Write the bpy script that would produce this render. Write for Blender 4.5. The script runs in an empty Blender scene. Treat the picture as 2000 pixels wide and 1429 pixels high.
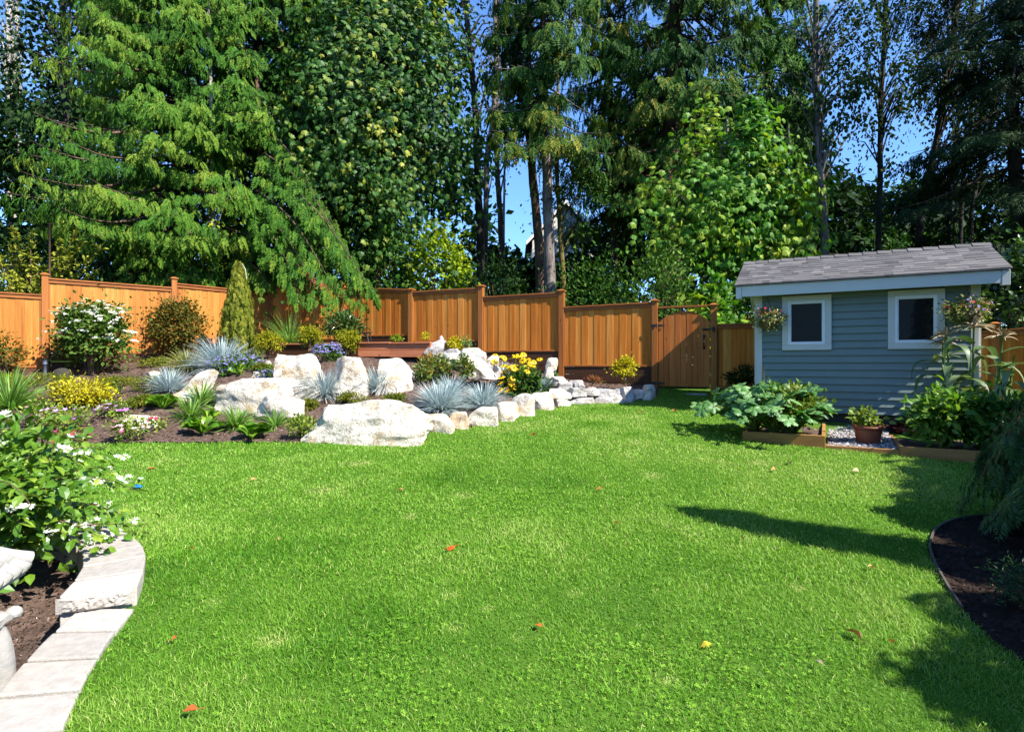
import bpy, math, random
import numpy as np
from mathutils import Vector, Matrix, noise as mnoise

SC = bpy.context.scene
COL = SC.collection
EYE = 1.5                       # camera height; lawn under the camera is about z = 0
FPX, CX, HV = 1100.0, 1000.0, 710.0     # focal length, centre column and horizon row of the photo in its pixels

# ------------------------------------------------------------------ camera, sky, sun, exposure
cam_d = bpy.data.cameras.new('camera')
cam_d.sensor_width = 36.0
cam_d.lens = 36.0 * FPX / 2000.0
cam_d.shift_y = -4.5 / 2000.0
cam_d.clip_start, cam_d.clip_end = 0.05, 2000.0
cam = bpy.data.objects.new('camera', cam_d)
cam.location = (0, 0, EYE)
cam.rotation_euler = (math.radians(90), 0, 0)
COL.objects.link(cam)
SC.camera = cam

SUN_EL = math.radians(45)
SH = np.array([0.815, -0.579])          # horizontal direction towards the sun
SH = SH / np.linalg.norm(SH)
wd = bpy.data.worlds.new('World')
SC.world = wd
wd.use_nodes = True
wn, wl = wd.node_tree.nodes, wd.node_tree.links
wn.clear()
w_out = wn.new('ShaderNodeOutputWorld')
w_bg = wn.new('ShaderNodeBackground')
w_sky = wn.new('ShaderNodeTexSky')
w_sky.sky_type = 'NISHITA'
w_sky.sun_disc = False
w_sky.sun_elevation = SUN_EL
w_sky.sun_rotation = math.atan2(SH[0], SH[1])
w_sky.air_density = 1.0
w_sky.dust_density = 0.1
w_sky.ozone_density = 5.0
# thin clouds high in the sky
w_tc = wn.new('ShaderNodeTexCoord')
w_map = wn.new('ShaderNodeMapping'); w_map.inputs['Scale'].default_value = (1.6, 1.6, 4.0)
w_map.inputs['Location'].default_value = (0.35, 0.1, 0.2)
w_noise = wn.new('ShaderNodeTexNoise'); w_noise.inputs['Scale'].default_value = 2.2
w_noise.inputs['Detail'].default_value = 7.0; w_noise.inputs['Roughness'].default_value = 0.6
w_ramp = wn.new('ShaderNodeValToRGB')
w_ramp.color_ramp.elements[0].position = 0.58; w_ramp.color_ramp.elements[0].color = (0, 0, 0, 1)
w_ramp.color_ramp.elements[1].position = 0.78; w_ramp.color_ramp.elements[1].color = (0.4, 0.4, 0.4, 1)
w_mix = wn.new('ShaderNodeMixRGB'); w_mix.inputs[2].default_value = (7.5, 7.9, 8.5, 1)
wl.new(w_tc.outputs['Generated'], w_map.inputs['Vector'])
wl.new(w_map.outputs['Vector'], w_noise.inputs['Vector'])
wl.new(w_noise.outputs['Fac'], w_ramp.inputs['Fac'])
wl.new(w_ramp.outputs['Color'], w_mix.inputs[0])
w_tone = wn.new('ShaderNodeMixRGB'); w_tone.blend_type = 'MULTIPLY'; w_tone.inputs[0].default_value = 1.0
w_tone.inputs[2].default_value = (0.72, 0.92, 1.16, 1)       # deep blue of a clear, dry day
wl.new(w_sky.outputs['Color'], w_tone.inputs[1])
wl.new(w_tone.outputs['Color'], w_mix.inputs[1])
wl.new(w_mix.outputs['Color'], w_bg.inputs['Color'])
wl.new(w_bg.outputs['Background'], w_out.inputs['Surface'])
w_bg.inputs['Strength'].default_value = 0.11

sun_d = bpy.data.lights.new('sun', 'SUN')
sun_d.energy = 5.0
sun_d.angle = math.radians(0.53)
sun_d.color = (1.0, 0.95, 0.86)
sun = bpy.data.objects.new('sun', sun_d)
sdir = Vector((SH[0] * math.cos(SUN_EL), SH[1] * math.cos(SUN_EL), math.sin(SUN_EL)))
sun.rotation_euler = sdir.to_track_quat('Z', 'Y').to_euler()
sun.location = (20, -14, 25)
COL.objects.link(sun)

SC.view_settings.view_transform = 'Standard'
SC.view_settings.look = 'None'
SC.view_settings.exposure = 1.42
SC.view_settings.gamma = 1.0
SC.cycles.max_bounces = 6
SC.cycles.diffuse_bounces = 2
SC.cycles.glossy_bounces = 3
SC.cycles.transmission_bounces = 3
SC.cycles.transparent_max_bounces = 4
SC.cycles.caustics_reflective = False
SC.cycles.caustics_refractive = False


# ------------------------------------------------------------------ small helpers
def rng(seed):
    return np.random.default_rng(seed)


def lin(r, g, b, k=1.0):
    """0-255 sRGB to linear, times k"""
    def f(c):
        c = c / 255.0
        return (c / 12.92 if c <= 0.04045 else ((c + 0.055) / 1.055) ** 2.4) * k
    return (f(r), f(g), f(b), 1.0)


def W(px, v, d):
    """world point at depth d along the ray through photo pixel (px, v)"""
    return np.array(((px - CX) / FPX * d, d, EYE + (HV - v) / FPX * d))


def nrm(a):
    a = np.asarray(a, float)
    return a / np.maximum(np.linalg.norm(a, axis=-1, keepdims=True), 1e-9)


def tag(o, label=None, cat=None, group=None, kind=None):
    if label: o['label'] = label
    if cat: o['category'] = cat
    if group: o['group'] = group
    if kind: o['kind'] = kind
    return o


ORG = {}


def thing(name, label, cat, loc, group=None):
    o = bpy.data.objects.new(name, None)
    o.empty_display_size = 0.1
    o.location = tuple(float(c) for c in loc)
    COL.objects.link(o)
    ORG[o] = np.array(loc, float)
    tag(o, label, cat, group)
    return o


def link_mesh(name, me, mat, parent=None, loc=None):
    o = bpy.data.objects.new(name, me)
    if mat is not None and not me.materials:
        me.materials.append(mat)
    COL.objects.link(o)
    if parent is not None:
        o.parent = parent
    if loc is not None:
        o.location = tuple(float(c) for c in loc)
    ORG[o] = ORG.get(parent, np.zeros(3)) if parent is not None else np.array(loc if loc is not None else (0, 0, 0), float)
    return o


class MB:
    """collects vertices and faces of mixed size, then links them as ONE mesh object"""

    def __init__(self):
        self.V, self.L, self.S, self.T = [], [], [], []
        self.n = 0

    def add(self, V, faces, tint=0.5):
        V = np.asarray(V, float).reshape(-1, 3)
        for f in faces:
            self.L.append(np.asarray(f, np.int64) + self.n)
            self.S.append(np.array([len(f)]))
        self.V.append(V)
        self.T.append(np.broadcast_to(np.asarray(tint, float), (len(V),)))
        self.n += len(V)
        return self

    def batch(self, V, faces, tint=0.5):
        """V (n,k,3): n copies of a template with the same faces"""
        n, k = V.shape[:2]
        if n == 0:
            return self
        base = (np.arange(n) * k)[:, None] + self.n
        flat = np.concatenate([np.asarray(f, np.int64) for f in faces])
        sizes = np.array([len(f) for f in faces])
        self.L.append((base + flat[None, :]).ravel())
        self.S.append(np.tile(sizes, n))
        self.V.append(V.reshape(-1, 3))
        t = np.asarray(tint, float)
        if t.ndim == 0:
            t = np.full(n, float(t))
        self.T.append(np.repeat(t, k) if t.ndim == 1 else t.ravel())
        self.n += n * k
        return self

    def box(self, c, size, ax=None, tint=0.5):
        """box centred at c; ax = 3x3 rows of local axes"""
        h = np.array(size, float) / 2
        P = np.array([[x, y, z] for x in (-1, 1) for y in (-1, 1) for z in (-1, 1)], float) * h
        if ax is not None:
            P = P @ np.asarray(ax, float)
        F = [(0, 1, 3, 2), (4, 6, 7, 5), (0, 4, 5, 1), (2, 3, 7, 6), (0, 2, 6, 4), (1, 5, 7, 3)]
        return self.add(P + np.asarray(c, float), F, tint)

    def prism(self, poly, vec, tint=0.5):
        """closed polygon (k,3), pushed along vec"""
        P = np.asarray(poly, float); k = len(P)
        V = np.vstack([P, P + np.asarray(vec, float)])
        F = [tuple(range(k - 1, -1, -1)), tuple(range(k, 2 * k))]
        F += [(i, (i + 1) % k, k + (i + 1) % k, k + i) for i in range(k)]
        return self.add(V, F, tint)

    def tube(self, path, rad, k=8, tint=0.5, caps=True):
        P = np.asarray(path, float); n = len(P)
        R = np.broadcast_to(np.asarray(rad, float), (n,))
        T = nrm(np.gradient(P, axis=0))
        ref = np.array([0, 0, 1.0]) if abs(T[0, 2]) < 0.8 else np.array([1.0, 0, 0])
        A = nrm(np.cross(T, ref)); B = np.cross(T, A)
        a = np.arange(k) * 2 * math.pi / k
        V = P[:, None, :] + R[:, None, None] * (np.cos(a)[None, :, None] * A[:, None, :] + np.sin(a)[None, :, None] * B[:, None, :])
        F = []
        for i in range(n - 1):
            for j in range(k):
                F.append((i * k + j, i * k + (j + 1) % k, (i + 1) * k + (j + 1) % k, (i + 1) * k + j))
        if caps:
            F.append(tuple(range(k))); F.append(tuple((n - 1) * k + j for j in range(k - 1, -1, -1)))
        V = V.reshape(-1, 3)
        return self.add(V, F, tint)

    def lathe(self, prof, c, k=24, tint=0.5):
        """prof: list of (radius, z)"""
        a = np.arange(k) * 2 * math.pi / k
        V = np.array([[r * math.cos(t), r * math.sin(t), z] for r, z in prof for t in a]) + np.asarray(c, float)
        n = len(prof)
        F = [(i * k + j, i * k + (j + 1) % k, (i + 1) * k + (j + 1) % k, (i + 1) * k + j) for i in range(n - 1) for j in range(k)]
        F.append(tuple(range(k - 1, -1, -1))); F.append(tuple((n - 1) * k + j for j in range(k)))
        return self.add(V, F, tint)

    def mesh(self, name, smooth=False, origin=None):
        V = np.concatenate(self.V) if self.V else np.zeros((0, 3))
        if origin is not None:
            V = V - np.asarray(origin, float)
        L = np.concatenate(self.L).astype(np.int32); S = np.concatenate(self.S).astype(np.int32)
        me = bpy.data.meshes.new(name)
        me.vertices.add(len(V)); me.vertices.foreach_set('co', V.astype(np.float32).ravel())
        me.loops.add(len(L)); me.loops.foreach_set('vertex_index', L)
        st = np.concatenate([[0], np.cumsum(S)[:-1]]).astype(np.int32)
        me.polygons.add(len(S)); me.polygons.foreach_set('loop_start', st)
        at = me.attributes.new('tint', 'FLOAT', 'POINT')
        at.data.foreach_set('value', np.concatenate(self.T).astype(np.float32))
        me.update(calc_edges=True)
        me.polygons.foreach_set('use_smooth', np.full(len(S), bool(smooth)))
        return me

    def build(self, name, mat, parent=None, loc=None, smooth=False, bevel=0.0, segs=2):
        org = ORG[parent] if parent is not None else (loc if loc is not None else np.zeros(3))
        me = self.mesh(name, smooth, org)
        o = link_mesh(name, me, mat, parent, None if parent is not None else loc)
        if bevel > 0:
            m = o.modifiers.new('bevel', 'BEVEL'); m.width = bevel; m.segments = segs
            m.limit_method = 'ANGLE'; m.angle_limit = math.radians(35)
        return o


def frames(d, up):
    """rotation matrices (n,3,3) whose columns are x (width), y (length d), z (near up)"""
    y = nrm(d); x = np.cross(y, up)
    bad = np.linalg.norm(x, axis=1) < 1e-4
    if bad.any():
        x[bad] = np.cross(y[bad], np.array([1.0, 0.3, 0.2]))
    x = nrm(x); z = np.cross(x, y)
    return np.stack([x, y, z], axis=2)


def inst(tv, pos, R, s):
    """template verts (k,3) placed at pos (n,3) with R (n,3,3), s (n,) or (n,3) -> (n,k,3)"""
    s = np.asarray(s, float)
    if s.ndim == 0: s = np.full(len(pos), float(s))
    if s.ndim == 1: s = s[:, None].repeat(3, 1)
    return np.einsum('nij,nkj->nki', R, tv[None] * s[:, None, :]) + pos[:, None, :]


def spread(r, n):
    v = r.normal(size=(n, 3))
    return nrm(v)


# ------------------------------------------------------------------ materials
def new_mat(name):
    m = bpy.data.materials.new(name); m.use_nodes = True
    nt = m.node_tree; nt.nodes.clear()
    out = nt.nodes.new('ShaderNodeOutputMaterial')
    b = nt.nodes.new('ShaderNodeBsdfPrincipled')
    nt.links.new(b.outputs[0], out.inputs['Surface'])
    return m, nt, b, out


def ramp(nt, stops, fac=None, interp='LINEAR'):
    r = nt.nodes.new('ShaderNodeValToRGB'); cr = r.color_ramp; cr.interpolation = interp
    while len(cr.elements) < len(stops): cr.elements.new(0.5)
    for e, (p, c) in zip(cr.elements, stops):
        e.position = p; e.color = c
    if fac is not None: nt.links.new(fac, r.inputs['Fac'])
    return r


def math_node(nt, op, a, b=None):
    n = nt.nodes.new('ShaderNodeMath'); n.operation = op
    for i, x in enumerate((a, b)):
        if x is None: continue
        if isinstance(x, (int, float)): n.inputs[i].default_value = x
        else: nt.links.new(x, n.inputs[i])
    return n.outputs[0]


def tex_noise(nt, scale, detail=5, rough=0.6, vec=None, mscale=None):
    n = nt.nodes.new('ShaderNodeTexNoise')
    n.inputs['Scale'].default_value = scale; n.inputs['Detail'].default_value = detail; n.inputs['Roughness'].default_value = rough
    if vec is None:
        tc = nt.nodes.new('ShaderNodeTexCoord'); vec = tc.outputs['Object']
    if mscale is not None:
        mp = nt.nodes.new('ShaderNodeMapping'); mp.inputs['Scale'].default_value = mscale
        nt.links.new(vec, mp.inputs['Vector']); vec = mp.outputs['Vector']
    nt.links.new(vec, n.inputs['Vector'])
    return n.outputs['Fac']


def mixrgb(nt, fac, a, b, mode='MIX'):
    n = nt.nodes.new('ShaderNodeMixRGB'); n.blend_type = mode
    for i, x in enumerate((fac, a, b)):
        if isinstance(x, (int, float)): n.inputs[i].default_value = x
        elif isinstance(x, tuple): n.inputs[i].default_value = x
        else: nt.links.new(x, n.inputs[i])
    return n.outputs[0]


def bump(nt, b, h, dist=0.01, strength=0.6):
    n = nt.nodes.new('ShaderNodeBump'); n.inputs['Distance'].default_value = dist; n.inputs['Strength'].default_value = strength
    nt.links.new(h, n.inputs['Height']); nt.links.new(n.outputs[0], b.inputs['Normal'])


def tint_out(nt):
    a = nt.nodes.new('ShaderNodeAttribute'); a.attribute_name = 'tint'
    return a.outputs['Fac']


def leaf_mat(name, c0, c1, c2, trans=0.3, rough=0.5, spec=0.35, jitter=0.3, tk=(1.2, 1.25, 0.6)):
    m, nt, b, out = new_mat(name)
    g = nt.nodes.new('ShaderNodeNewGeometry')
    j = math_node(nt, 'MULTIPLY', math_node(nt, 'SUBTRACT', g.outputs['Random Per Island'], 0.5), jitter)
    f = math_node(nt, 'ADD', tint_out(nt), j)
    rp = ramp(nt, [(0.0, c0), (0.5, c1), (1.0, c2)], f)
    nt.links.new(rp.outputs['Color'], b.inputs['Base Color'])
    b.inputs['Roughness'].default_value = rough
    b.inputs['Specular IOR Level'].default_value = spec
    if trans > 0:
        t = nt.nodes.new('ShaderNodeBsdfTranslucent')
        nt.links.new(mixrgb(nt, 1.0, rp.outputs['Color'], (tk[0], tk[1], tk[2], 1), 'MULTIPLY'), t.inputs['Color'])
        mx = nt.nodes.new('ShaderNodeMixShader'); mx.inputs[0].default_value = trans
        nt.links.new(b.outputs[0], mx.inputs[1]); nt.links.new(t.outputs[0], mx.inputs[2])
        nt.links.new(mx.outputs[0], out.inputs['Surface'])
    return m


def wood_mat(name, c_dark, c_mid, c_light, grain=(26, 26, 1.3), rough=0.55, spec=0.25, wear=None):
    m, nt, b, out = new_mat(name)
    tc = nt.nodes.new('ShaderNodeTexCoord')
    t = tint_out(nt)
    off = nt.nodes.new('ShaderNodeCombineXYZ')
    for i in range(3): nt.links.new(math_node(nt, 'MULTIPLY', t, 37.0 + 11 * i), off.inputs[i])
    va = nt.nodes.new('ShaderNodeVectorMath'); va.operation = 'ADD'
    nt.links.new(tc.outputs['Object'], va.inputs[0]); nt.links.new(off.outputs[0], va.inputs[1])
    n1 = tex_noise(nt, 1.0, 6, 0.65, va.outputs[0], grain)
    n2 = tex_noise(nt, 1.0, 3, 0.5, va.outputs[0], tuple(g * 0.22 for g in grain))
    f = math_node(nt, 'ADD', math_node(nt, 'MULTIPLY', n1, 0.6), math_node(nt, 'MULTIPLY', n2, 0.3))
    f = math_node(nt, 'ADD', f, math_node(nt, 'MULTIPLY', t, 0.22))
    f = math_node(nt, 'SUBTRACT', f, 0.06)
    rp = ramp(nt, [(0.25, c_dark), (0.5, c_mid), (0.75, c_light)], f)
    # knots
    vo = nt.nodes.new('ShaderNodeTexVoronoi'); vo.inputs['Scale'].default_value = 1.0
    mp = nt.nodes.new('ShaderNodeMapping'); mp.inputs['Scale'].default_value = tuple(4.5 if g > 5 else 2.2 for g in grain)
    nt.links.new(va.outputs[0], mp.inputs['Vector']); nt.links.new(mp.outputs['Vector'], vo.inputs['Vector'])
    k = ramp(nt, [(0.03, (0.25, 0.16, 0.09, 1)), (0.09, (1, 1, 1, 1))], vo.outputs['Distance'])
    col = mixrgb(nt, 0.8, rp.outputs['Color'], k.outputs['Color'], 'MULTIPLY')
    if wear is not None:
        w = tex_noise(nt, 2.0, 4, 0.6, tc.outputs['Object'])
        wr = ramp(nt, [(0.5, (0, 0, 0, 1)), (0.7, (0.6, 0.6, 0.6, 1))], w)
        col = mixrgb(nt, wr.outputs['Color'], col, wear)
    nt.links.new(col, b.inputs['Base Color'])
    b.inputs['Roughness'].default_value = rough; b.inputs['Specular IOR Level'].default_value = spec
    bump(nt, b, n1, 0.004, 0.5)
    return m


def plain_mat(name, col, rough=0.6, spec=0.3, metal=0.0, var=0.12, scale=8.0, bmp=0.0, tinted=False):
    m, nt, b, out = new_mat(name)
    n = tex_noise(nt, scale, 5, 0.6)
    lo = tuple(c * (1 - var) for c in col[:3]) + (1,); hi = tuple(min(1, c * (1 + var)) for c in col[:3]) + (1,)
    if tinted: n = math_node(nt, 'ADD', math_node(nt, 'MULTIPLY', n, .6), math_node(nt, 'MULTIPLY', tint_out(nt), .4))
    rp = ramp(nt, [(0.3, lo), (0.7, hi)], n)
    nt.links.new(rp.outputs['Color'], b.inputs['Base Color'])
    b.inputs['Roughness'].default_value = rough; b.inputs['Specular IOR Level'].default_value = spec
    b.inputs['Metallic'].default_value = metal
    if bmp: bump(nt, b, tex_noise(nt, scale * 5, 4, 0.7), bmp, 0.7)
    return m


def rock_mat(name, base, dark, warm):
    m, nt, b, out = new_mat(name)
    g = nt.nodes.new('ShaderNodeNewGeometry'); pos = g.outputs['Position']
    n1 = tex_noise(nt, 2.3, 8, 0.7, pos)
    n2 = tex_noise(nt, 9.0, 6, 0.7, pos)
    n3 = tex_noise(nt, 55.0, 3, 0.6, pos)
    r1 = ramp(nt, [(0.36, warm), (0.5, base), (0.68, base)], n1)
    r2 = ramp(nt, [(0.50, (0, 0, 0, 1)), (0.68, (0.75, 0.75, 0.75, 1))], n2)
    c = mixrgb(nt, r2.outputs['Color'], r1.outputs['Color'], dark)
    r3 = ramp(nt, [(0.34, (0.55, 0.53, 0.5, 1)), (0.5, (1, 1, 1, 1))], n3)
    c = mixrgb(nt, 0.75, c, r3.outputs['Color'], 'MULTIPLY')
    # seams
    mp = nt.nodes.new('ShaderNodeMapping'); mp.inputs['Scale'].default_value = (1.6, 1.6, 3.2)
    mp.inputs['Rotation'].default_value = (0.3, 0.4, 0.2)
    nt.links.new(pos, mp.inputs['Vector'])
    vo = nt.nodes.new('ShaderNodeTexVoronoi'); vo.feature = 'DISTANCE_TO_EDGE'; vo.inputs['Scale'].default_value = 1.7
    dn = nt.nodes.new('ShaderNodeTexNoise'); dn.inputs['Scale'].default_value = 3.0; dn.inputs['Detail'].default_value = 5
    nt.links.new(pos, dn.inputs['Vector'])
    va = nt.nodes.new('ShaderNodeVectorMath'); va.operation = 'MULTIPLY_ADD'
    va.inputs[1].default_value = (0.9, 0.9, 0.9)
    nt.links.new(dn.outputs['Color'], va.inputs[0]); nt.links.new(mp.outputs[0], va.inputs[2])
    nt.links.new(va.outputs[0], vo.inputs['Vector'])
    r4 = ramp(nt, [(0.0, (0.42, 0.38, 0.34, 1)), (0.02, (1, 1, 1, 1))], vo.outputs['Distance'])
    c = mixrgb(nt, 0.8, c, r4.outputs['Color'], 'MULTIPLY')
    nt.links.new(c, b.inputs['Base Color'])
    b.inputs['Roughness'].default_value = 0.85; b.inputs['Specular IOR Level'].default_value = 0.2
    h = math_node(nt, 'ADD', math_node(nt, 'MULTIPLY', n2, 1.0), math_node(nt, 'MULTIPLY', n3, 0.35))
    bump(nt, b, h, 0.05, 0.8)
    return m


def bark_mat(name, c0, c1, c2, sc=(9, 9, 1.6), dist=0.03):
    m, nt, b, out = new_mat(name)
    n1 = tex_noise(nt, 1.0, 7, 0.7, None, sc)
    n2 = tex_noise(nt, 1.3, 4, 0.6)
    f = math_node(nt, 'ADD', math_node(nt, 'MULTIPLY', n1, 0.65), math_node(nt, 'MULTIPLY', n2, 0.35))
    rp = ramp(nt, [(0.36, c0), (0.5, c1), (0.66, c2)], f)
    nt.links.new(rp.outputs['Color'], b.inputs['Base Color'])
    b.inputs['Roughness'].default_value = 0.9; b.inputs['Specular IOR Level'].default_value = 0.15
    bump(nt, b, n1, dist, 0.9)
    return m


M = {}
M['fence'] = wood_mat('cedar_fence', lin(156, 88, 32, .56), lin(206, 132, 50, .58), lin(230, 168, 84, .60))
M['fence_back'] = wood_mat('cedar_fence_brown', lin(164, 90, 32, .68), lin(208, 126, 48, .70), lin(232, 166, 84, .72), spec=.1)
M['gate'] = wood_mat('gate_cedar', lin(152, 80, 30, .66), lin(194, 112, 44, .66), lin(216, 142, 70, .68))
M['fence_h'] = wood_mat('cedar_rail', lin(128, 70, 30, .6), lin(172, 102, 46, .6), lin(200, 130, 66, .6), (3, 3, 26))
M['post'] = wood_mat('cedar_post', lin(132, 72, 30, .6), lin(180, 108, 46, .6), lin(208, 138, 68, .6))
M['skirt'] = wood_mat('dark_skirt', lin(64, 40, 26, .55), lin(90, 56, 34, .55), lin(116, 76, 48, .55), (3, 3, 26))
M['planter'] = wood_mat('planter_timber', lin(140, 92, 48, .6), lin(186, 132, 74, .6), lin(212, 164, 104, .6), (3, 3, 24))
M['bench'] = wood_mat('bed_timber', lin(170, 96, 60, .7), lin(204, 124, 82, .7), lin(222, 150, 108, .7), (3, 3, 24))
M['rock'] = rock_mat('pale_granite', lin(234, 225, 208, .77), lin(140, 133, 127, .6), lin(206, 176, 136, .7))
M['rock_grey'] = rock_mat('grey_granite', lin(196, 192, 188, .8), lin(118, 114, 112, .7), lin(176, 160, 144, .7))
M['rock_dark'] = rock_mat('mossy_stone', lin(70, 68, 60, .8), lin(40, 40, 36, .7), lin(96, 88, 50, .7))
M['concrete'] = plain_mat('cast_concrete', lin(210, 202, 192, .54), 0.9, 0.15, 0, 0.24, 22, 0.008, True)
M['lantern'] = plain_mat('weathered_concrete', lin(208, 204, 198, .48), 0.9, 0.15, 0, 0.2, 12, 0.006)
M['siding'] = plain_mat('blue_grey_siding', lin(122, 138, 132, .80), 0.55, 0.3, 0, 0.04, 5)
M['trim'] = plain_mat('pale_trim', lin(216, 214, 206, .78), 0.5, 0.3, 0, 0.03, 4)
M['vinyl'] = plain_mat('white_vinyl', lin(240, 240, 240, .85), 0.35, 0.4, 0, 0.02, 4)
M['foundation'] = plain_mat('dark_foundation', lin(72, 66, 62, .7), 0.8, 0.2, 0, 0.15, 6)
M['black'] = plain_mat('black_metal', lin(26, 26, 28), 0.45, 0.4, 0, 0.1)
M['hose'] = plain_mat('black_rubber', lin(30, 29, 30), 0.5, 0.4, 0, 0.1)
M['terracotta'] = plain_mat('terracotta', lin(150, 84, 62, .7), 0.45, 0.4, 0, 0.25, 5)
M['cane'] = plain_mat('bamboo_cane', lin(196, 152, 102, .7), 0.5, 0.3, 0, 0.15, 9)
M['bark_red'] = bark_mat('cedar_bark', lin(52, 38, 32, .8), lin(98, 78, 66, .8), lin(142, 118, 102, .8))
M['bark_grey'] = bark_mat('grey_bark', lin(56, 50, 48, .8), lin(108, 98, 92, .8), lin(158, 148, 140, .8))
M['bark_dark'] = bark_mat('dark_bark', lin(30, 26, 24, .8), lin(58, 52, 46, .8), lin(90, 82, 72, .8))
M['bark_pale'] = bark_mat('pale_bark', lin(92, 86, 80, .8), lin(168, 160, 150, .8), lin(206, 200, 190, .8), (5, 5, 9))
M['bark_moss'] = bark_mat('mossy_bark', lin(46, 42, 26, .8), lin(92, 82, 44, .8), lin(134, 118, 62, .8))
M['twig'] = bark_mat('twig', lin(60, 44, 32, .8), lin(104, 82, 62, .8), lin(140, 116, 92, .8))
M['stem_green'] = plain_mat('green_stem', lin(120, 150, 60, .5), 0.5, 0.3, 0, 0.2)


def glass_mat():
    m, nt, b, out = new_mat('dark_glass')
    b.inputs['Base Color'].default_value = (0.012, 0.012, 0.013, 1)
    b.inputs['Roughness'].default_value = 0.02
    b.inputs['Specular IOR Level'].default_value = 0.7
    return m


def shingle_mat():
    m, nt, b, out = new_mat('asphalt_shingle')
    t = tint_out(nt)
    n = tex_noise(nt, 160, 3, 0.7)
    n2 = tex_noise(nt, 2.2, 3, 0.6)
    f = math_node(nt, 'ADD', math_node(nt, 'MULTIPLY', t, 0.75), math_node(nt, 'MULTIPLY', n2, 0.25))
    rp = ramp(nt, [(0.1, lin(92, 90, 91, .56)), (0.5, lin(118, 115, 115, .56)), (0.95, lin(146, 142, 140, .56))], f)
    gr = ramp(nt, [(0.3, (0.6, 0.6, 0.6, 1)), (0.7, (1.25, 1.25, 1.25, 1))], n)
    nt.links.new(mixrgb(nt, 1.0, rp.outputs['Color'], gr.outputs['Color'], 'MULTIPLY'), b.inputs['Base Color'])
    b.inputs['Roughness'].default_value = 0.92; b.inputs['Specular IOR Level'].default_value = 0.15
    bump(nt, b, n, 0.004, 0.7)
    return m


def ground_mat(name, stops, s1, s2, bd, spots=None):
    m, nt, b, out = new_mat(name)
    g = nt.nodes.new('ShaderNodeNewGeometry'); pos = g.outputs['Position']
    n1 = tex_noise(nt, s1, 8, 0.72, pos); n2 = tex_noise(nt, s2, 4, 0.7, pos)
    f = math_node(nt, 'ADD', math_node(nt, 'MULTIPLY', n1, 0.5), math_node(nt, 'MULTIPLY', n2, 0.5))
    rp = ramp(nt, stops, f)
    c = rp.outputs['Color']
    if spots:
        vo = nt.nodes.new('ShaderNodeTexVoronoi'); vo.inputs['Scale'].default_value = 26
        nt.links.new(pos, vo.inputs['Vector'])
        r = ramp(nt, [(0.10, (1, 1, 1, 1)), (0.16, (0, 0, 0, 1))], vo.outputs['Distance'])
        c = mixrgb(nt, r.outputs['Color'], c, spots)
    nt.links.new(c, b.inputs['Base Color'])
    b.inputs['Roughness'].default_value = 0.95; b.inputs['Specular IOR Level'].default_value = 0.1
    bump(nt, b, f, bd, 0.9)
    return m


M['glass'] = glass_mat()
M['shingle'] = shingle_mat()
M['mulch'] = ground_mat('bark_mulch', [(0.3, lin(52, 42, 36, .7)), (0.5, lin(98, 80, 70, .7)), (0.7, lin(146, 124, 112, .7))], 9, 70, 0.02)
M['mulch_dark'] = ground_mat('shade_toned_mulch', [(0.3, lin(26, 20, 17, .6)), (0.5, lin(54, 42, 36, .6)), (0.7, lin(92, 74, 64, .6))], 9, 70, 0.02)  # darker copy of the mulch, the bed's deep shade put into its colour
M['turf'] = ground_mat('turf_soil', [(0.3, lin(60, 92, 26, .6)), (0.5, lin(84, 122, 38, .6)), (0.7, lin(120, 148, 60, .6))], 5, 60, 0.01)
M['forest'] = ground_mat('forest_floor', [(0.3, lin(24, 28, 14, .6)), (0.5, lin(44, 46, 24, .6)), (0.7, lin(70, 62, 36, .6))], 1.2, 9, 0.05)
# ------------------------------------------------------------------ terrain
GY = np.array([-8, -3, 0, 2.3, 5, 8, 11.3, 13, 16, 22.0])
GZ = np.array([-1.9, -1.78, -1.62, -1.5, -1.33, -1.07, -0.72, -0.58, -0.5, -0.5]) + EYE


def lawn_z(y):
    return np.interp(y, GY, GZ)


_c = []
for yy in (-3, 0, 1.5, 2.3, 3.5, 5, 6.5, 7.4):
    for xx in (-14, -10, -7, -4.5, -2.5, 0, 2.5, 5, 8, 12):
        _c.append((xx, yy, float(lawn_z(yy))))
for yy in (8.2, 9.2, 10.3, 11.3):
    for xx in (0.6, 2.4, 4.5, 7, 10, 14):
        _c.append((xx, yy, float(lawn_z(yy))))
for xx in (3.2, 5, 8, 12, 15):
    for yy in (13, 15, 18, 22):
        _c.append((xx, yy, float(lawn_z(yy))))
for px, v, d in [(100, 858, 8.0), (400, 862, 7.9), (640, 860, 7.95), (838, 845, 8.5), (960, 828, 9.15), (1060, 797, 10.45),
                 (300, 800, 9.0), (100, 784, 9.3), (250, 742, 11.0), (90, 727, 11.9), (335, 700, 13.4), (450, 690, 13.6),
                 (527, 685, 15.2), (600, 780, 9.8), (700, 785, 9.6), (850, 772, 9.9), (450, 790, 9.4), (640, 702, 11.7), (760, 702, 12.0),
                 (880, 700, 12.4), (803, 682, 14.4), (672, 682, 15.2), (940, 692, 13.7), (1000, 722, 12.6), (1097, 738, 12.9),
                 (1100, 758, 11.9), (1250, 755, 11.9), (500, 712, 11.6), (400, 728, 11.6), (180, 760, 10.3), (-80, 735, 10.9),
                 (-200, 750, 10.2), (-150, 800, 9.0), (803, 640, 16.5), (500, 660, 17.5), (300, 690, 16.5), (0, 700, 15.0)]:
    p = W(px, v, d)
    _c.append((p[0], p[1], p[2]))
for xx, yy in [(-0.95, 1.15), (-1.45, 1.77), (-1.82, 2.42), (-2.06, 3.08)]:
    _c.append((xx, yy, EYE - 1.33 - .012)); _c.append((xx + .35, yy - .1, EYE - 1.33 - .05))
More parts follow.
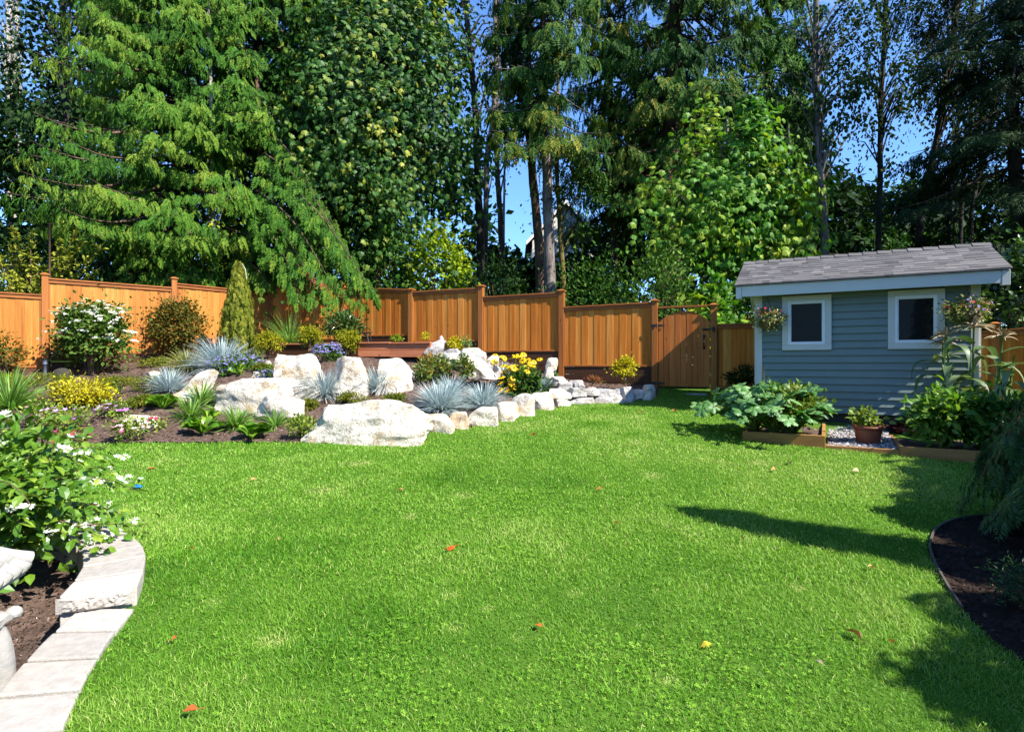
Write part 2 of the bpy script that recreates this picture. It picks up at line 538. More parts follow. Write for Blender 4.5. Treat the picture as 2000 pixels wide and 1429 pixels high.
for xx, yy in [(-2.34, 3.60), (-2.74, 4.06), (-3.36, 4.42), (-4.15, 4.56)]:
    _c.append((xx, yy, EYE - 1.235 - .05)); _c.append((xx + .2, yy + .3, EYE - 1.235 - .085))
for xx, yy, zz in [(-14, 10, 1.3), (-14, 16, 1.7), (-10, 20, 1.9), (-4, 20, 2.0), (1, 20, 1.5), (0, 16.5, 1.7), (-14, 22, 2.0)]:
    _c.append((xx, yy, zz))
_c = np.array(_c)


def _tps(P, Q):
    d2 = ((P[:, None, :] - Q[None, :, :]) ** 2).sum(-1)
    return 0.5 * d2 * np.log(d2 + 1e-9)


_n = len(_c)
_A = np.zeros((_n + 3, _n + 3))
_A[:_n, :_n] = _tps(_c[:, :2], _c[:, :2]) + 0.003 * np.eye(_n)
_A[:_n, _n] = 1; _A[:_n, _n + 1:] = _c[:, :2]
_A[_n, :_n] = 1; _A[_n + 1:, :_n] = _c[:, :2].T
_w = np.linalg.solve(_A, np.concatenate([_c[:, 2], np.zeros(3)]))


def G(x, y):
    """height of the ground"""
    x = np.asarray(x, float); y = np.asarray(y, float); sh = x.shape
    P = np.stack([x.ravel(), y.ravel()], 1); out = np.zeros(len(P))
    for i in range(0, len(P), 20000):
        q = P[i:i + 20000]
        out[i:i + 20000] = _tps(q, _c[:, :2]) @ _w[:_n] + _w[_n] + q @ _w[_n + 1:]
    return out.reshape(sh)


def gz(x, y):
    return float(G(np.array([x]), np.array([y]))[0])


_ys = np.linspace(1.3, 19, 1200)


def on_ground(px, v):
    """where the ray through a photo pixel meets the ground"""
    x = (px - CX) / FPX * _ys; z = EYE + (HV - v) / FPX * _ys
    below = np.nonzero(z < G(x, _ys))[0]
    i = below[0] if len(below) else len(_ys) - 1
    return np.array([x[i], _ys[i], gz(x[i], _ys[i])])


def inside(poly, x, y):
    x = np.asarray(x); y = np.asarray(y); r = np.zeros(x.shape, bool)
    P = np.asarray(poly, float); j = len(P) - 1
    for i in range(len(P)):
        xi, yi, xj, yj = P[i, 0], P[i, 1], P[j, 0], P[j, 1]
        c = ((yi > y) != (yj > y)) & (x < (xj - xi) * (y - yi) / (yj - yi + 1e-12) + xi)
        r ^= c; j = i
    return r


def gp(pts):
    return np.array([on_ground(a, b)[:2] for a, b in pts])


# fence posts (photo column, depth) -> world xy
def FP(px, d):
    return np.array([(px - CX) / FPX * d, d])


F0 = np.array([-11.7, 10.43]); F1 = FP(88, 11.95); F2 = FP(340, 13.47); F3 = FP(527, 15.3); F4 = FP(672, 15.0)
F5 = FP(803, 14.2); F6 = FP(940, 13.5); F7 = FP(1097, 12.8); F8 = FP(1279, 12.05); F9 = FP(1394, 11.58)

bed_edge = gp([(-260, 866), (-100, 868), (60, 868), (200, 867), (320, 865), (450, 864), (560, 864), (640, 866), (760, 862), (838, 845), (900, 838),
               (960, 826), (1010, 814), (1060, 798), (1110, 790), (1200, 784), (1281, 777)])
bed_poly = np.vstack([bed_edge, [F8 + (0.15, 0.15)], [F7 + (0, .2)], [F6 + (0, .2)], [F5 + (0, .2)], [F4 + (0, .2)], [F3 + (-.2, .2)],
                      [F2 + (-.2, .2)], [F1 + (-.2, .2)], [F0 + (-.2, .2)]])
# curved block wall by the viewer: outer (lawn side) and inner edge of its cap, world xy
wall_out_low = np.array([(-0.95, 1.15), (-1.22, 1.45), (-1.45, 1.77), (-1.66, 2.09), (-1.82, 2.42), (-1.95, 2.72), (-2.06, 3.08)])
wall_in_low = np.array([(-1.24, 1.02), (-1.50, 1.32), (-1.74, 1.66), (-1.95, 2.0), (-2.11, 2.35), (-2.24, 2.68), (-2.36, 3.08)])
wall_out_up = np.array([(-2.08, 3.12), (-2.20, 3.36), (-2.34, 3.60), (-2.52, 3.84), (-2.74, 4.06), (-3.02, 4.26), (-3.36, 4.42), (-3.74, 4.52), (-4.15, 4.56), (-4.56, 4.54)])
wall_in_up = np.array([(-2.40, 2.98), (-2.50, 3.22), (-2.62, 3.44), (-2.78, 3.65), (-2.96, 3.82), (-3.20, 3.98), (-3.48, 4.11), (-3.80, 4.19), (-4.16, 4.23), (-4.54, 4.21)])
soil_poly = np.vstack([wall_in_low, wall_in_up, [(-6, 4.2), (-6, 0.6), (-1.1, 0.6)]])
wall_poly = np.vstack([wall_out_low, wall_out_up, wall_in_up[::-1], wall_in_low[::-1]])
bedR = np.vstack([gp([(1880, 1196), (1850, 1150), (1826, 1105), (1815, 1075), (1822, 1045), (1842, 1028), (1875, 1016), (1930, 1010), (2040, 1008)]),
                  [(9, 5.3), (9, 0.6), (2.55, 0.6)], gp([(2010, 1300), (1950, 1262), (1910, 1228)])])

# shed frame
EL = np.array([3.81, 9.6]); ER = np.array([6.955, 7.85])          # front eave ends
SR = (ER - EL) / np.linalg.norm(ER - EL)                           # along the front, towards the viewer's side
SN = np.array([SR[1], -SR[0]])                                     # front normal
if SN[1] > 0: SN = -SN
WL = EL + SR * 0.30 - SN * 0.30; WR = ER - SR * 0.30 - SN * 0.30   # front wall ends
SW = np.linalg.norm(WR - WL); SDEP = 2.0
shed_poly = np.array([WL, WR, WR - SN * SDEP, WL - SN * SDEP])


def S3(s, d, z):
    """shed coordinates: s along the front wall, d out of the wall, z up"""
    p = WL + SR * s + SN * d
    return np.array([p[0], p[1], z])


SHED_AX = np.array([[SR[0], SR[1], 0], [SN[0], SN[1], 0], [0, 0, 1.0]])
pA = on_ground(1450, 860)[:2]
sA = float((pA - WL) @ SR); dA = float((pA - WL) @ SN)
pB = on_ground(1757, 890)[:2]
sB = float((pB - WL) @ SR); dB = float((pB - WL) @ SN)
pM = on_ground(1612, 874)[:2]
sM = float((pM - WL) @ SR)
sC = SW + 0.45
DF = (dA + dB) / 2
hard_poly = np.array([S3(sA, DF, 0)[:2], S3(sC, DF, 0)[:2], S3(sC, -1.5, 0)[:2], S3(-0.1, -1.5, 0)[:2], S3(-0.1, 0, 0)[:2], S3(sA, 0.05, 0)[:2]])


def lawn_mask(x, y):
    return ~(inside(bed_poly, x, y) | inside(soil_poly, x, y) | inside(wall_poly, x, y) | inside(bedR, x, y) | inside(hard_poly, x, y))


# ------------------------------------------------------------------ ground sheets
def sheet(name, label, mat, sel, x0, x1, y0, y1, step, dz=0.0, bumpy=0.0, seed=1):
    nx, ny = int((x1 - x0) / step) + 1, int((y1 - y0) / step) + 1
    X, Y = np.meshgrid(np.linspace(x0, x1, nx), np.linspace(y0, y1, ny))
    Z = G(X, Y) + dz
    if bumpy:
        r = rng(seed)
        Z = Z + bumpy * (r.normal(size=Z.shape))
    V = np.stack([X, Y, Z], -1).reshape(-1, 3)
    idx = np.arange(nx * ny).reshape(ny, nx)
    Q = np.stack([idx[:-1, :-1], idx[:-1, 1:], idx[1:, 1:], idx[1:, :-1]], -1).reshape(-1, 4)
    c = V[Q].mean(1)
    Q = Q[sel(c[:, 0], c[:, 1])]
    used, inv = np.unique(Q, return_inverse=True)
    mb = MB(); mb.V = [V[used]]; mb.L = [inv.ravel()]; mb.S = [np.full(len(Q), 4)]; mb.T = [np.full(len(used), .5)]
    o = mb.build(name, mat, smooth=True)
    tag(o, label, None, None, 'structure')
    return o


sheet('lawn', 'sunlit green lawn of mown grass and clover', M['turf'], lambda x, y: ~(inside(bed_poly, x, y) | inside(soil_poly, x, y) | inside(bedR, x, y)), -14, 15, -3, 20, 0.08)
sheet('flower_bed', 'dark bark mulch of the sloping rock garden bed', M['mulch'], lambda x, y: inside(bed_poly, x, y), -13, 4, 7, 16.2, 0.05, 0.012, 0.008, 3)
sheet('soil', 'dark soil behind the curved block wall', M['mulch'], lambda x, y: inside(soil_poly, x, y), -6.2, -0.9, 0.4, 4.6, 0.03, -0.07, 0.006, 4)
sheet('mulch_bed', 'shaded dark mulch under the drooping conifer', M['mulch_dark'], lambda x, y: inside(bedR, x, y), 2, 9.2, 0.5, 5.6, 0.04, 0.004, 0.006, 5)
# the land beyond, one sheet to the horizon, lower than the garden
far = MB()
far.add([(-600, -300, -1.2), (600, -300, -1.2), (600, 900, -1.2), (-600, 900, -1.2)], [(0, 1, 2, 3)])
tag(far.build('ground', M['forest']), 'forest floor beyond the garden fence', None, None, 'structure')


# ------------------------------------------------------------------ fences
def v3(p, z):
    return np.array([p[0], p[1], z])


def axes(p, q):
    t = nrm(np.array([q[0] - p[0], q[1] - p[1], 0.0])); n = np.array([t[1], -t[0], 0.0])
    return np.array([t, n, [0, 0, 1.0]])


def boards(mb, p, q, zb0, zt0, zb1, zt1, r, front, bw=0.14, th=0.02):
    """upright boards from p to q; edges may slope"""
    L = np.linalg.norm(q - p); A = axes(p, q); n = max(1, round(L / bw)); w = L / n
    for i in range(n):
        f = (i + 0.5) / n; c = p + (q - p) * f
        zb = zb0 + (zb1 - zb0) * f; zt = zt0 + (zt1 - zt0) * f
        off = (0.003 if i % 2 else -0.003) + r.uniform(-.001, .001)
        mb.box(v3(c, (zb + zt) / 2) + A[1] * front * off, (w - (0.0 if i % 2 == 0 else -0.012), th, zt - zb), A, float(np.clip(r.normal(.5, .33), 0, 1)))


def post(parent, p, zb, zt, ax, r, w=0.10):
    mb = MB(); mb.box(v3(p, (zb + zt - .05) / 2), (w, w, zt - .05 - zb), ax, r.uniform(.2, .8))
    o = mb.build('post', M['post'], parent, bevel=0.006)
    c = MB(); c.box(v3(p, zt - .037), (w + .05, w + .05, .026), ax, r.uniform(.3, .9))
    k = w / 2 + .015
    P = [v3(p, zt) + ax[0] * a * k * .4 + ax[1] * b * k * .4 for a, b in ((-1, -1), (1, -1), (1, 1), (-1, 1))]
    Q = [v3(p, zt - .024) + ax[0] * a * k + ax[1] * b * k for a, b in ((-1, -1), (1, -1), (1, 1), (-1, 1))]
    c.add(Q + P, [(4, 5, 6, 7), (0, 1, 5, 4), (1, 2, 6, 5), (2, 3, 7, 6), (3, 0, 4, 7)], .6)
    c.build('post_cap', M['post'], o, bevel=0.003)


def fence_run(parent, p, q, zb, zt, zt1=None, skirt=None, seed=0, front=1, m0=0.05, m1=0.05, wood='fence'):
    """one panel between two posts: boards, cap rail, bottom rail, skirt boards"""
    r = rng(seed); A = axes(p, q)
    if zt1 is None: zt1 = zt
    t2 = A[0][:2]; a = p + t2 * m0; b = q - t2 * m1; L = np.linalg.norm(b - a)
    mb = MB(); boards(mb, a, b, zb + .03, zt - .03, zb + .03, zt1 - .03, r, front)
    mb.build('fence_panel', M[wood], parent, bevel=0.003, segs=1)
    rail = MB(); nA = A.copy()
    sl = nrm(np.array([b[0] - a[0], b[1] - a[1], zt1 - zt])); up = np.cross(np.cross(sl, [0, 0, 1.0]), sl); up = nrm(up)
    if up[2] < 0: up = -up
    AX = np.array([sl, A[1], up]); c = (a + b) / 2; zc = (zt + zt1) / 2
    rail.box(v3(c, zc - .012), (L, .125, .032), AX, r.uniform(.2, .7))
    rail.box(v3(c, zc - .065) + A[1] * .026, (L, .026, .07), AX, r.uniform(.2, .7))
    rail.box(v3(c, zc - .065) - A[1] * .026, (L, .026, .07), AX, r.uniform(.2, .7))
    rail.build('top_rail', M['fence_h'], parent, bevel=0.003, segs=1)
    lo = MB(); c = (a + b) / 2
    lo.box(v3(c, zb + .02), (L, .075, .038), A, r.uniform(.3, .8))
    lo.build('bottom_rail', M['fence_h'], parent, bevel=0.003, segs=1)
    for e, s in ((a, 1), (b, -1)):
        side = MB()
        side.box(v3(e + t2 * s * .018, (zb + min(zt, zt1)) / 2 - .05), (.034, .07, min(zt, zt1) - zb - .14), A, r.uniform(.2, .8))
        side.build('side_trim', M['post'], parent, bevel=0.003, segs=1)
    if skirt is not None and zb - skirt > .06:
        n = max(1, round((zb - skirt) / .15)); h = (zb - skirt) / n
        for i in range(n):
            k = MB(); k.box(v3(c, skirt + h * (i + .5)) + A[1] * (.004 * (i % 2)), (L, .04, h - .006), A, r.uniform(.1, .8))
            k.build('skirt_board', M['skirt'], parent, bevel=0.004, segs=1)


def zv(v, d):
    return EYE + (HV - v) / FPX * d


fl = thing('wooden_fence', 'sunlit cedar board fence behind the white flowering shrub', 'fence', v3(F1, gz(*F1)))
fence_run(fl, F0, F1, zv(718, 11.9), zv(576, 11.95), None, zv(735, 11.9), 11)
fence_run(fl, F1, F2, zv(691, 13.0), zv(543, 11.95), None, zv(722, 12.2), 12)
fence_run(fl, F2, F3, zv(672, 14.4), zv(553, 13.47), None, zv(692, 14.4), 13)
for i, (p, zt) in enumerate(((F0, 1.5 + 1.75), (F1, zv(533, 11.95)), (F2, zv(541, 13.47)), (F3, zv(548, 15.3)))):
    post(fl, p, gz(*p) - .25, zt, axes(F1, F2), rng(40 + i), .115)
fb = thing('wooden_fence', 'stepped brown cedar board fence between the overhanging cedar and the gate', 'fence', v3(F6, gz(*F6)))
fence_run(fb, F3, F4, zv(664, 15.2), zv(557, 15.3), zv(557, 15.0), zv(685, 15.2), 21, wood='fence_back')
fence_run(fb, F4, F5, zv(657, 14.6), zv(562, 15.0), zv(565, 14.2), zv(682, 14.4), 22, wood='fence_back')
fence_run(fb, F5, F6, zv(668, 13.9), zv(570, 14.2), zv(562, 13.5), zv(690, 13.5), 23, wood='fence_back')
fence_run(fb, F6, F7, zv(687, 13.1), zv(580, 13.5), zv(571, 12.8), zv(726, 12.8), 24, wood='fence_back')
fence_run(fb, F7, F8, zv(716, 12.4), zv(600, 12.8), zv(590, 12.05), zv(762, 12.2), 25, wood='fence_back')
for i, (p, zt) in enumerate(((F4, zv(553, 15.0)), (F5, zv(563, 14.2)), (F6, zv(556, 13.5)), (F7, zv(565, 12.8)), (F8, zv(584, 12.05)), (F9, zv(592, 11.58)))):
    post(fb, p, gz(*p) - .2, zt, axes(F6, F7), rng(50 + i), .125)
fg = thing('wooden_fence', 'short brown cedar fence joining the gate to the shed', 'fence', v3(F9, gz(*F9)))
F10 = np.array([5.02, 11.22])
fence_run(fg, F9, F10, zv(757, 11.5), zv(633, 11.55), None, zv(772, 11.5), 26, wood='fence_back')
bar = MB()
bar.box(v3((F8 + F9) / 2, zv(599, 11.8)), (np.linalg.norm(F9 - F8) - .06, .09, .04), axes(F8, F9), .6)
bar.build('top_rail', M['fence_h'], fb, bevel=.004)
R0 = np.array([7.70, 8.98]); R1 = np.array([6.95 + .35, 7.35]); R1 = np.array([8.05, 8.05]); R2 = np.array([8.4, 7.1])
R1 = np.array([8.28, 8.60]); R2 = np.array([9.9, 7.45])
fr = thing('wooden_fence', 'orange cedar board fence on the far side of the corn plants', 'fence', v3(R0, gz(*R0)))
fence_run(fr, R0, R2, zv(812, 9), zv(646, 9.0), zv(612, 9.0), zv(835, 9), 31, wood='fence_back')
RX = np.array([6.95, 9.55])
fence_run(fr, RX, R0, zv(812, 9), zv(646, 9.0), None, zv(835, 9), 32, wood='fence_back')
for i, (p, zt) in enumerate(((R0, zv(629, 9.0)), (R2, zv(600, 9)))):
    post(fr, p, gz(*p) - .2, zt, axes(R0, R2), rng(60 + i), .11)

# the gate: arched boards, ledges, hinges, latch, handle
r = rng(70)
AG = axes(F8, F9); tg = AG[0][:2]; LG = np.linalg.norm(F9 - F8)
if AG[1][1] > 0: AG[1] = -AG[1]
ng = AG[1]
gate = thing('garden_gate', 'arched cedar board gate with black iron hinges and handle', 'gate', v3((F8 + F9) / 2, zv(760, 11.8)))
zb, zs, zp = zv(755, 11.8), zv(629, 11.8), zv(607, 11.8)
a, b = F8 + tg * .072, F9 - tg * .072; Lg = np.linalg.norm(b - a); nb = 9; w = Lg / nb
mb = MB()
for i in range(nb):
    u0, u1 = i / nb, (i + 1) / nb
    zt = lambda u: zs + (zp - zs) * (1 - (2 * u - 1) ** 2)
    q0 = a + tg * (u0 * Lg + .002); q1 = a + tg * (u1 * Lg - .002); qm = (q0 + q1) / 2
    off = ng * (0.004 * (i % 2) - .012)
    mb.prism([v3(q0, zb) + off, v3(q1, zb) + off, v3(q1, zt(u1)) + off, v3(qm, zt((u0 + u1) / 2)) + off, v3(q0, zt(u0)) + off], ng * .024, float(np.clip(r.normal(.45, .22), 0, 1)))
mb.build('gate_boards', M['gate'], gate, bevel=.003, segs=1)
for zz in (zb + .18, zs - .15):
    k = MB(); k.box(v3((a + b) / 2, zz) - ng * .035, (Lg - .04, .035, .09), AG, .4); k.build('gate_ledge', M['fence_h'], gate)
for v_ in (636, 748):
    h = MB(); zz = zv(v_, 12.0); c = v3(F8, zz)
    h.box(c + AG[0] * -.02 + ng * .075, (.10, .012, .06), AG)
    h.prism([c + AG[0] * .05 + ng * .028 + np.array([0, 0, .035]), c + AG[0] * .21 + ng * .028 + np.array([0, 0, .008]), c + AG[0] * .21 + ng * .028 - np.array([0, 0, .008]), c + AG[0] * .05 + ng * .028 - np.array([0, 0, .035])], ng * .012)
    h.tube([c + AG[0] * .045 + ng * .05 - np.array([0, 0, .05]), c + AG[0] * .045 + ng * .05 + np.array([0, 0, .05])], .014, 8)
    h.build('hinge', M['black'], gate)
h = MB(); c = v3(b, zv(643, 11.6))
h.box(c - AG[0] * .05 + ng * .03, (.20, .02, .035), AG); h.box(c + AG[0] * .07 + ng * .075, (.05, .025, .09), AG)
h.tube([c - AG[0] * .12 + ng * .05, c + AG[0] * .09 + ng * .06], .012, 8)
h.build('latch', M['black'], gate)
h = MB(); c = v3(b - tg * .12, zv(667, 11.6))
pth = [c + np.array([0, 0, z]) + ng * o for z, o in ((.11, .02), (.08, .055), (.03, .075), (-.03, .075), (-.08, .055), (-.11, .02))]
h.tube(pth, [.012, .012, .016, .016, .012, .012], 8)
h.box(c + np.array([0, 0, .12]) + ng * .018, (.05, .012, .05), AG); h.box(c - np.array([0, 0, .12]) + ng * .018, (.05, .012, .06), AG)
h.build('handle', M['black'], gate, smooth=True)

# ------------------------------------------------------------------ the shed
zW0 = EYE - 0.80; zF0 = EYE - 1.12; zEb = EYE + 1.135; zEt = EYE + 1.335; zRi = EYE + 1.90
shed = thing('garden_shed', 'small blue grey shed with two windows and a grey shingle roof', 'shed', S3(SW / 2, -SDEP / 2, zW0))
mb = MB()
core = [S3(0, -.02, 0), S3(SW, -.02, 0), S3(SW, -SDEP, 0), S3(0, -SDEP, 0)]
mb.prism([c + np.array([0, 0, zW0]) for c in core], (0, 0, zEb + .1 - zW0))
RV = 0.117; n = int((zEb + .1 - zW0) / RV)
WIN = []
for pl, pr in ((1528, 1624), (1734, 1845)):
    # ray of the window's edge columns with the wall line
    ss = []
    for px in (pl, pr):
        k = (px - CX) / FPX
        ss.append((k * WL[1] - WL[0]) / (SR[0] - k * SR[1]))
    WIN.append(ss)
zw0, zw1 = EYE + .225, EYE + 1.128
for i in range(n):
    z0 = zW0 + i * RV; z1 = min(z0 + RV + .006, zEb + .09)
    segs = [(0.085, SW - .085)]
    for a_, b_ in WIN:
        if z0 > zw0 - .03 and z0 < zw1 - .02:
            ns = []
            for s0, s1 in segs:
                if s0 < a_ < s1: ns += [(s0, a_ + .02), (b_ - .02, s1)]
                else: ns.append((s0, s1))
            segs = ns
    for s0, s1 in segs:
        mb.prism([S3(s0, -.018, z0), S3(s0, .030, z0), S3(s0, .003, z1), S3(s0, -.018, z1)], np.array([SR[0], SR[1], 0]) * (s1 - s0), rng(i).uniform(.3, .7))
    # the two ends too
    for s_, sg in ((0, -1), (SW, 1)):
        mb.prism([S3(s_ - sg * .018, -.08, z0), S3(s_ + sg * .022, -.08, z0), S3(s_ + sg * .004, -.08, z1), S3(s_ - sg * .018, -.08, z1)], -np.array([SN[0], SN[1], 0]) * (SDEP - .1), .5)
mb.build('wall', M['siding'], shed)
# gable triangles
for s_ in (0.0, SW - .02):
    mb = MB(); mb.prism([S3(s_, -.02, zEb + .09), S3(s_, -SDEP + .02, zEb + .09), S3(s_, -SDEP / 2, zRi - .06)], np.array([SR[0], SR[1], 0]) * .02)
    mb.build('gable', M['siding'], shed)
for s_, px in ((0.045, 0), (SW - .045, 1)):
    k = MB(); k.box(S3(s_, .014, (zW0 + zEb) / 2 + .02), (.095, .03, zEb - zW0 + .08), SHED_AX); k.build('corner_board', M['trim'], shed, bevel=.003)
    k = MB(); sg = -1 if px == 0 else 1
    k.box(S3(0 if px == 0 else SW, -.045, (zW0 + zEb) / 2 + .02) + np.array([SR[0], SR[1], 0]) * sg * .016, (.03, .085, zEb - zW0 + .08), SHED_AX); k.build('corner_board', M['trim'], shed, bevel=.003)
k = MB(); k.box(S3(SW / 2, -SDEP / 2, (zF0 + zW0) / 2 - .1), (SW - .03, SDEP - .03, zW0 - zF0 + .2), SHED_AX); k.build('foundation', M['foundation'], shed)
# roof deck, soffit, fascia, barge ends
OV = 0.30; E0, E1 = -0.30, SW + 0.30
run = SDEP / 2 + OV; rise = zRi - zEt; SLP = np.array([0, -run, rise])
mb = MB()
for sd in (1, -1):
    def D(s, d, z, sd=sd): return S3(s, (d if sd > 0 else -SDEP - d), z)
    mb.prism([D(E0 + .03, OV - .02, zEt - .035), D(E0 + .03, -SDEP / 2, zRi - .035), D(E0 + .03, -SDEP / 2, zRi - .06), D(E0 + .03, OV - .02, zEt - .06)], np.array([SR[0], SR[1], 0]) * (E1 - E0 - .06))
mb.build('roof_deck', M['trim'], shed)
k = MB(); k.box(S3(SW / 2, OV / 2 - .02, zEb + .045), (E1 - E0 - .12, OV - .06, .015), SHED_AX); k.build('soffit', M['trim'], shed)
k = MB(); k.box(S3(SW / 2, OV - .012, (zEb + zEt) / 2 - .014), (E1 - E0 - .20, .026, zEt - zEb - .02), SHED_AX); k.build('fascia', M['trim'], shed, bevel=.003)
k = MB(); k.box(S3(SW / 2, -SDEP - OV + .012, (zEb + zEt) / 2 - .014), (E1 - E0 - .20, .026, zEt - zEb - .02), SHED_AX); k.build('fascia', M['trim'], shed)
for s_ in (E0 + .05, E1 - .05):
    for sd in (1, -1):
        def D(s, d, z, sd=sd): return S3(s, (d if sd > 0 else -SDEP - d), z)
        k = MB()
        k.prism([D(s_ - .045, OV + .004, zEt - .03), D(s_ - .045, OV + .004, zEb - .035), D(s_ - .045, OV - .06, zEb - .035), D(s_ - .045, -SDEP / 2 + .002, zRi - .21), D(s_ - .045, -SDEP / 2 + .002, zRi - .03)], np.array([SR[0], SR[1], 0]) * .09)
        k.build('barge_board', M['trim'], shed, bevel=.003)
# shingles: courses of tabs on both slopes, then ridge caps
r = rng(81); roof = MB()
ns = 11
for sd in (1, -1):
    for i in range(ns):
        f0, f1 = i / ns - .012, (i + 1) / ns + .03
        s = E0 - .01 - r.uniform(0, .12); tl = 0
        while s < E1 + .01:
            wv = r.choice([.11, .15, .19, .25]); s0, s1 = max(s, E0 - .012), min(s + wv, E1 + .012); s += wv
            if s1 - s0 < .01: continue
            lift = .010 + (.005 if r.random() < .5 else 0)
            def Pt(s_, f, h):
                d = OV + .02 - f * run; z = zEt + f * rise
                if f > 1: d = OV + .02 - run; z = zEt + rise
                return S3(s_, d if sd > 0 else -SDEP - d, z + h)
            V = [Pt(s0, f0, lift), Pt(s1, f0, lift), Pt(s1, min(f1, 1), .004), Pt(s0, min(f1, 1), .004), Pt(s0, f0, -.012), Pt(s1, f0, -.012), Pt(s1, min(f1, 1), -.014), Pt(s0, min(f1, 1), -.014)]
            F = [(0, 1, 2, 3), (4, 7, 6, 5), (0, 4, 5, 1), (1, 5, 6, 2), (2, 6, 7, 3), (3, 7, 4, 0)]
            if sd < 0: F = [f[::-1] for f in F]
            roof.add(V, F, float(np.clip(r.normal(.5, .25), 0, 1)))
ro = roof.build('roof', M['shingle'], shed)
nr = 17; wr = (E1 - E0 + .02) / nr
cap = MB()
for i in range(nr):
    s0 = E0 - .01 + i * wr; s1 = s0 + wr * 1.12
    h0, h1 = .018, .034
    P = []
    for s_, h in ((s0, h1), (s1, h0)):
        P += [S3(s_, -SDEP / 2 + .13, zRi - .13 * rise / run + h), S3(s_, -SDEP / 2, zRi + h + .01), S3(s_, -SDEP / 2 - .13, zRi - .13 * rise / run + h)]
    P += [p - np.array([0, 0, .012]) for p in P]
    F = [(0, 3, 4, 1), (1, 4, 5, 2), (6, 7, 10, 9), (7, 8, 11, 10), (0, 1, 7, 6), (1, 2, 8, 7), (3, 9, 10, 4), (4, 10, 11, 5), (0, 6, 9, 3), (2, 5, 11, 8)]
    cap.add(P, F, r.uniform(.35, .9))
cap.build('ridge_cap', M['shingle'], ro)
# windows
for a_, b_ in WIN:
    fw = .092; tr = MB()
    zc = (zw0 + zw1) / 2
    tr.box(S3((a_ + b_) / 2, .03, zw1 - fw / 2), (b_ - a_, .044, fw), SHED_AX); tr.box(S3((a_ + b_) / 2, .03, zw0 + fw / 2), (b_ - a_, .044, fw), SHED_AX)
    tr.box(S3(a_ + fw / 2, .0305, zc), (fw, .043, zw1 - zw0 - 2 * fw), SHED_AX); tr.box(S3(b_ - fw / 2, .0305, zc), (fw, .043, zw1 - zw0 - 2 * fw), SHED_AX)
    wo = tr.build('window', M['trim'], shed, bevel=.003)
    sa, sb, za, zb_ = a_ + fw, b_ - fw, zw0 + fw, zw1 - fw; fv = .030; sh = MB()
    sh.box(S3((sa + sb) / 2, .034, zb_ - fv / 2), (sb - sa, .05, fv), SHED_AX); sh.box(S3((sa + sb) / 2, .034, za + fv / 2), (sb - sa, .05, fv), SHED_AX)
    sh.box(S3(sa + fv / 2, .0345, zc), (fv, .049, zb_ - za - 2 * fv), SHED_AX); sh.box(S3(sb - fv / 2, .0345, zc), (fv, .049, zb_ - za - 2 * fv), SHED_AX)
    g2 = .016
    for (ca, cb, wa, wb) in (((sa + sb) / 2, zb_ - fv - g2 / 2, sb - sa - 2 * fv, g2), ((sa + sb) / 2, za + fv + g2 / 2, sb - sa - 2 * fv, g2), (sa + fv + g2 / 2, zc, g2, zb_ - za - 2 * fv - 2 * g2), (sb - fv - g2 / 2, zc, g2, zb_ - za - 2 * fv - 2 * g2)):
        sh.box(S3(ca, .027, cb), (wa, .03, wb), SHED_AX)
    sh.build('sash', M['vinyl'], wo, bevel=.002)
    pn = MB(); pn.box(S3((sa + sb) / 2, .016, zc), (sb - sa - 2 * fv, .01, zb_ - za - 2 * fv), SHED_AX); pn.build('pane', M['glass'], wo)

# ------------------------------------------------------------------ raised beds by the shed, gravel, edging
def gS(s, d):
    p = S3(s, d, 0); return gz(p[0], p[1])


def timber_bed(name, label, s0, s1, d0, d1, h, back=False):
    z0 = min(gS(s0, d1), gS(s1, d1)); zt = z0 + h
    t = thing(name, label, 'planter', S3((s0 + s1) / 2, (d0 + d1) / 2, z0))
    th = .045; r = rng(int(s0 * 100) + 7)
    k = MB(); k.box(S3((s0 + s1) / 2, d1 - th / 2, zt - h / 2 - .08), (s1 - s0, th, h + .16), SHED_AX, .6); k.build('front_board', M['planter'], t, bevel=.006)
    for s_ in (s0 + th / 2, s1 - th / 2):
        k = MB(); k.box(S3(s_, (d0 + d1) / 2 - th / 2 - .001, zt - h / 2 - .078), (th, d1 - d0 - th, h + .155), SHED_AX, r.uniform(.3, .8)); k.build('side_board', M['planter'], t, bevel=.006)
    k = MB()
    n = 14; X = np.linspace(s0 + th, s1 - th, n); Y = np.linspace(d0, d1 - th, n)
    V = [S3(x, y, zt - .05 + r.normal(0, .008) + .02 * math.sin(7 * x) * math.cos(6 * y)) for y in Y for x in X]
    F = [(j * n + i, j * n + i + 1, (j + 1) * n + i + 1, (j + 1) * n + i) for j in range(n - 1) for i in range(n - 1)]
    k.add(V, F); k.build('bed_soil', M['mulch'], t, smooth=True)
    return zt


zPL = timber_bed('raised_bed', 'low timber raised bed full of squash and tomato plants', sA, sM, .06, DF, .17)
zPR = timber_bed('raised_bed', 'low timber raised bed under the corn and bushy pepper plants', sB, sC, .06, DF, .19)
k = MB(); z0 = (gS(sM, DF) + gS(sB, DF)) / 2
k.box(S3((sM + sB) / 2, DF - .03, z0 + .0), (sB - sM - .004, .045, .12), SHED_AX, .6)
eb = k.build('timber_edging', M['planter'], loc=S3((sM + sB) / 2, DF - .03, z0), bevel=.006)
tag(eb, 'thin timber board holding back the gravel patch', 'edging')
# ------------------------------------------------------------------ rocks
def ico(n):
    import bmesh
    bm = bmesh.new(); bmesh.ops.create_icosphere(bm, subdivisions=n, radius=1)
    V = np.array([v.co for v in bm.verts]); F = [tuple(v.index for v in f.verts) for f in bm.faces]; bm.free()
    return V, F


ICO = {n: ico(n) for n in (1, 2, 4, 5)}


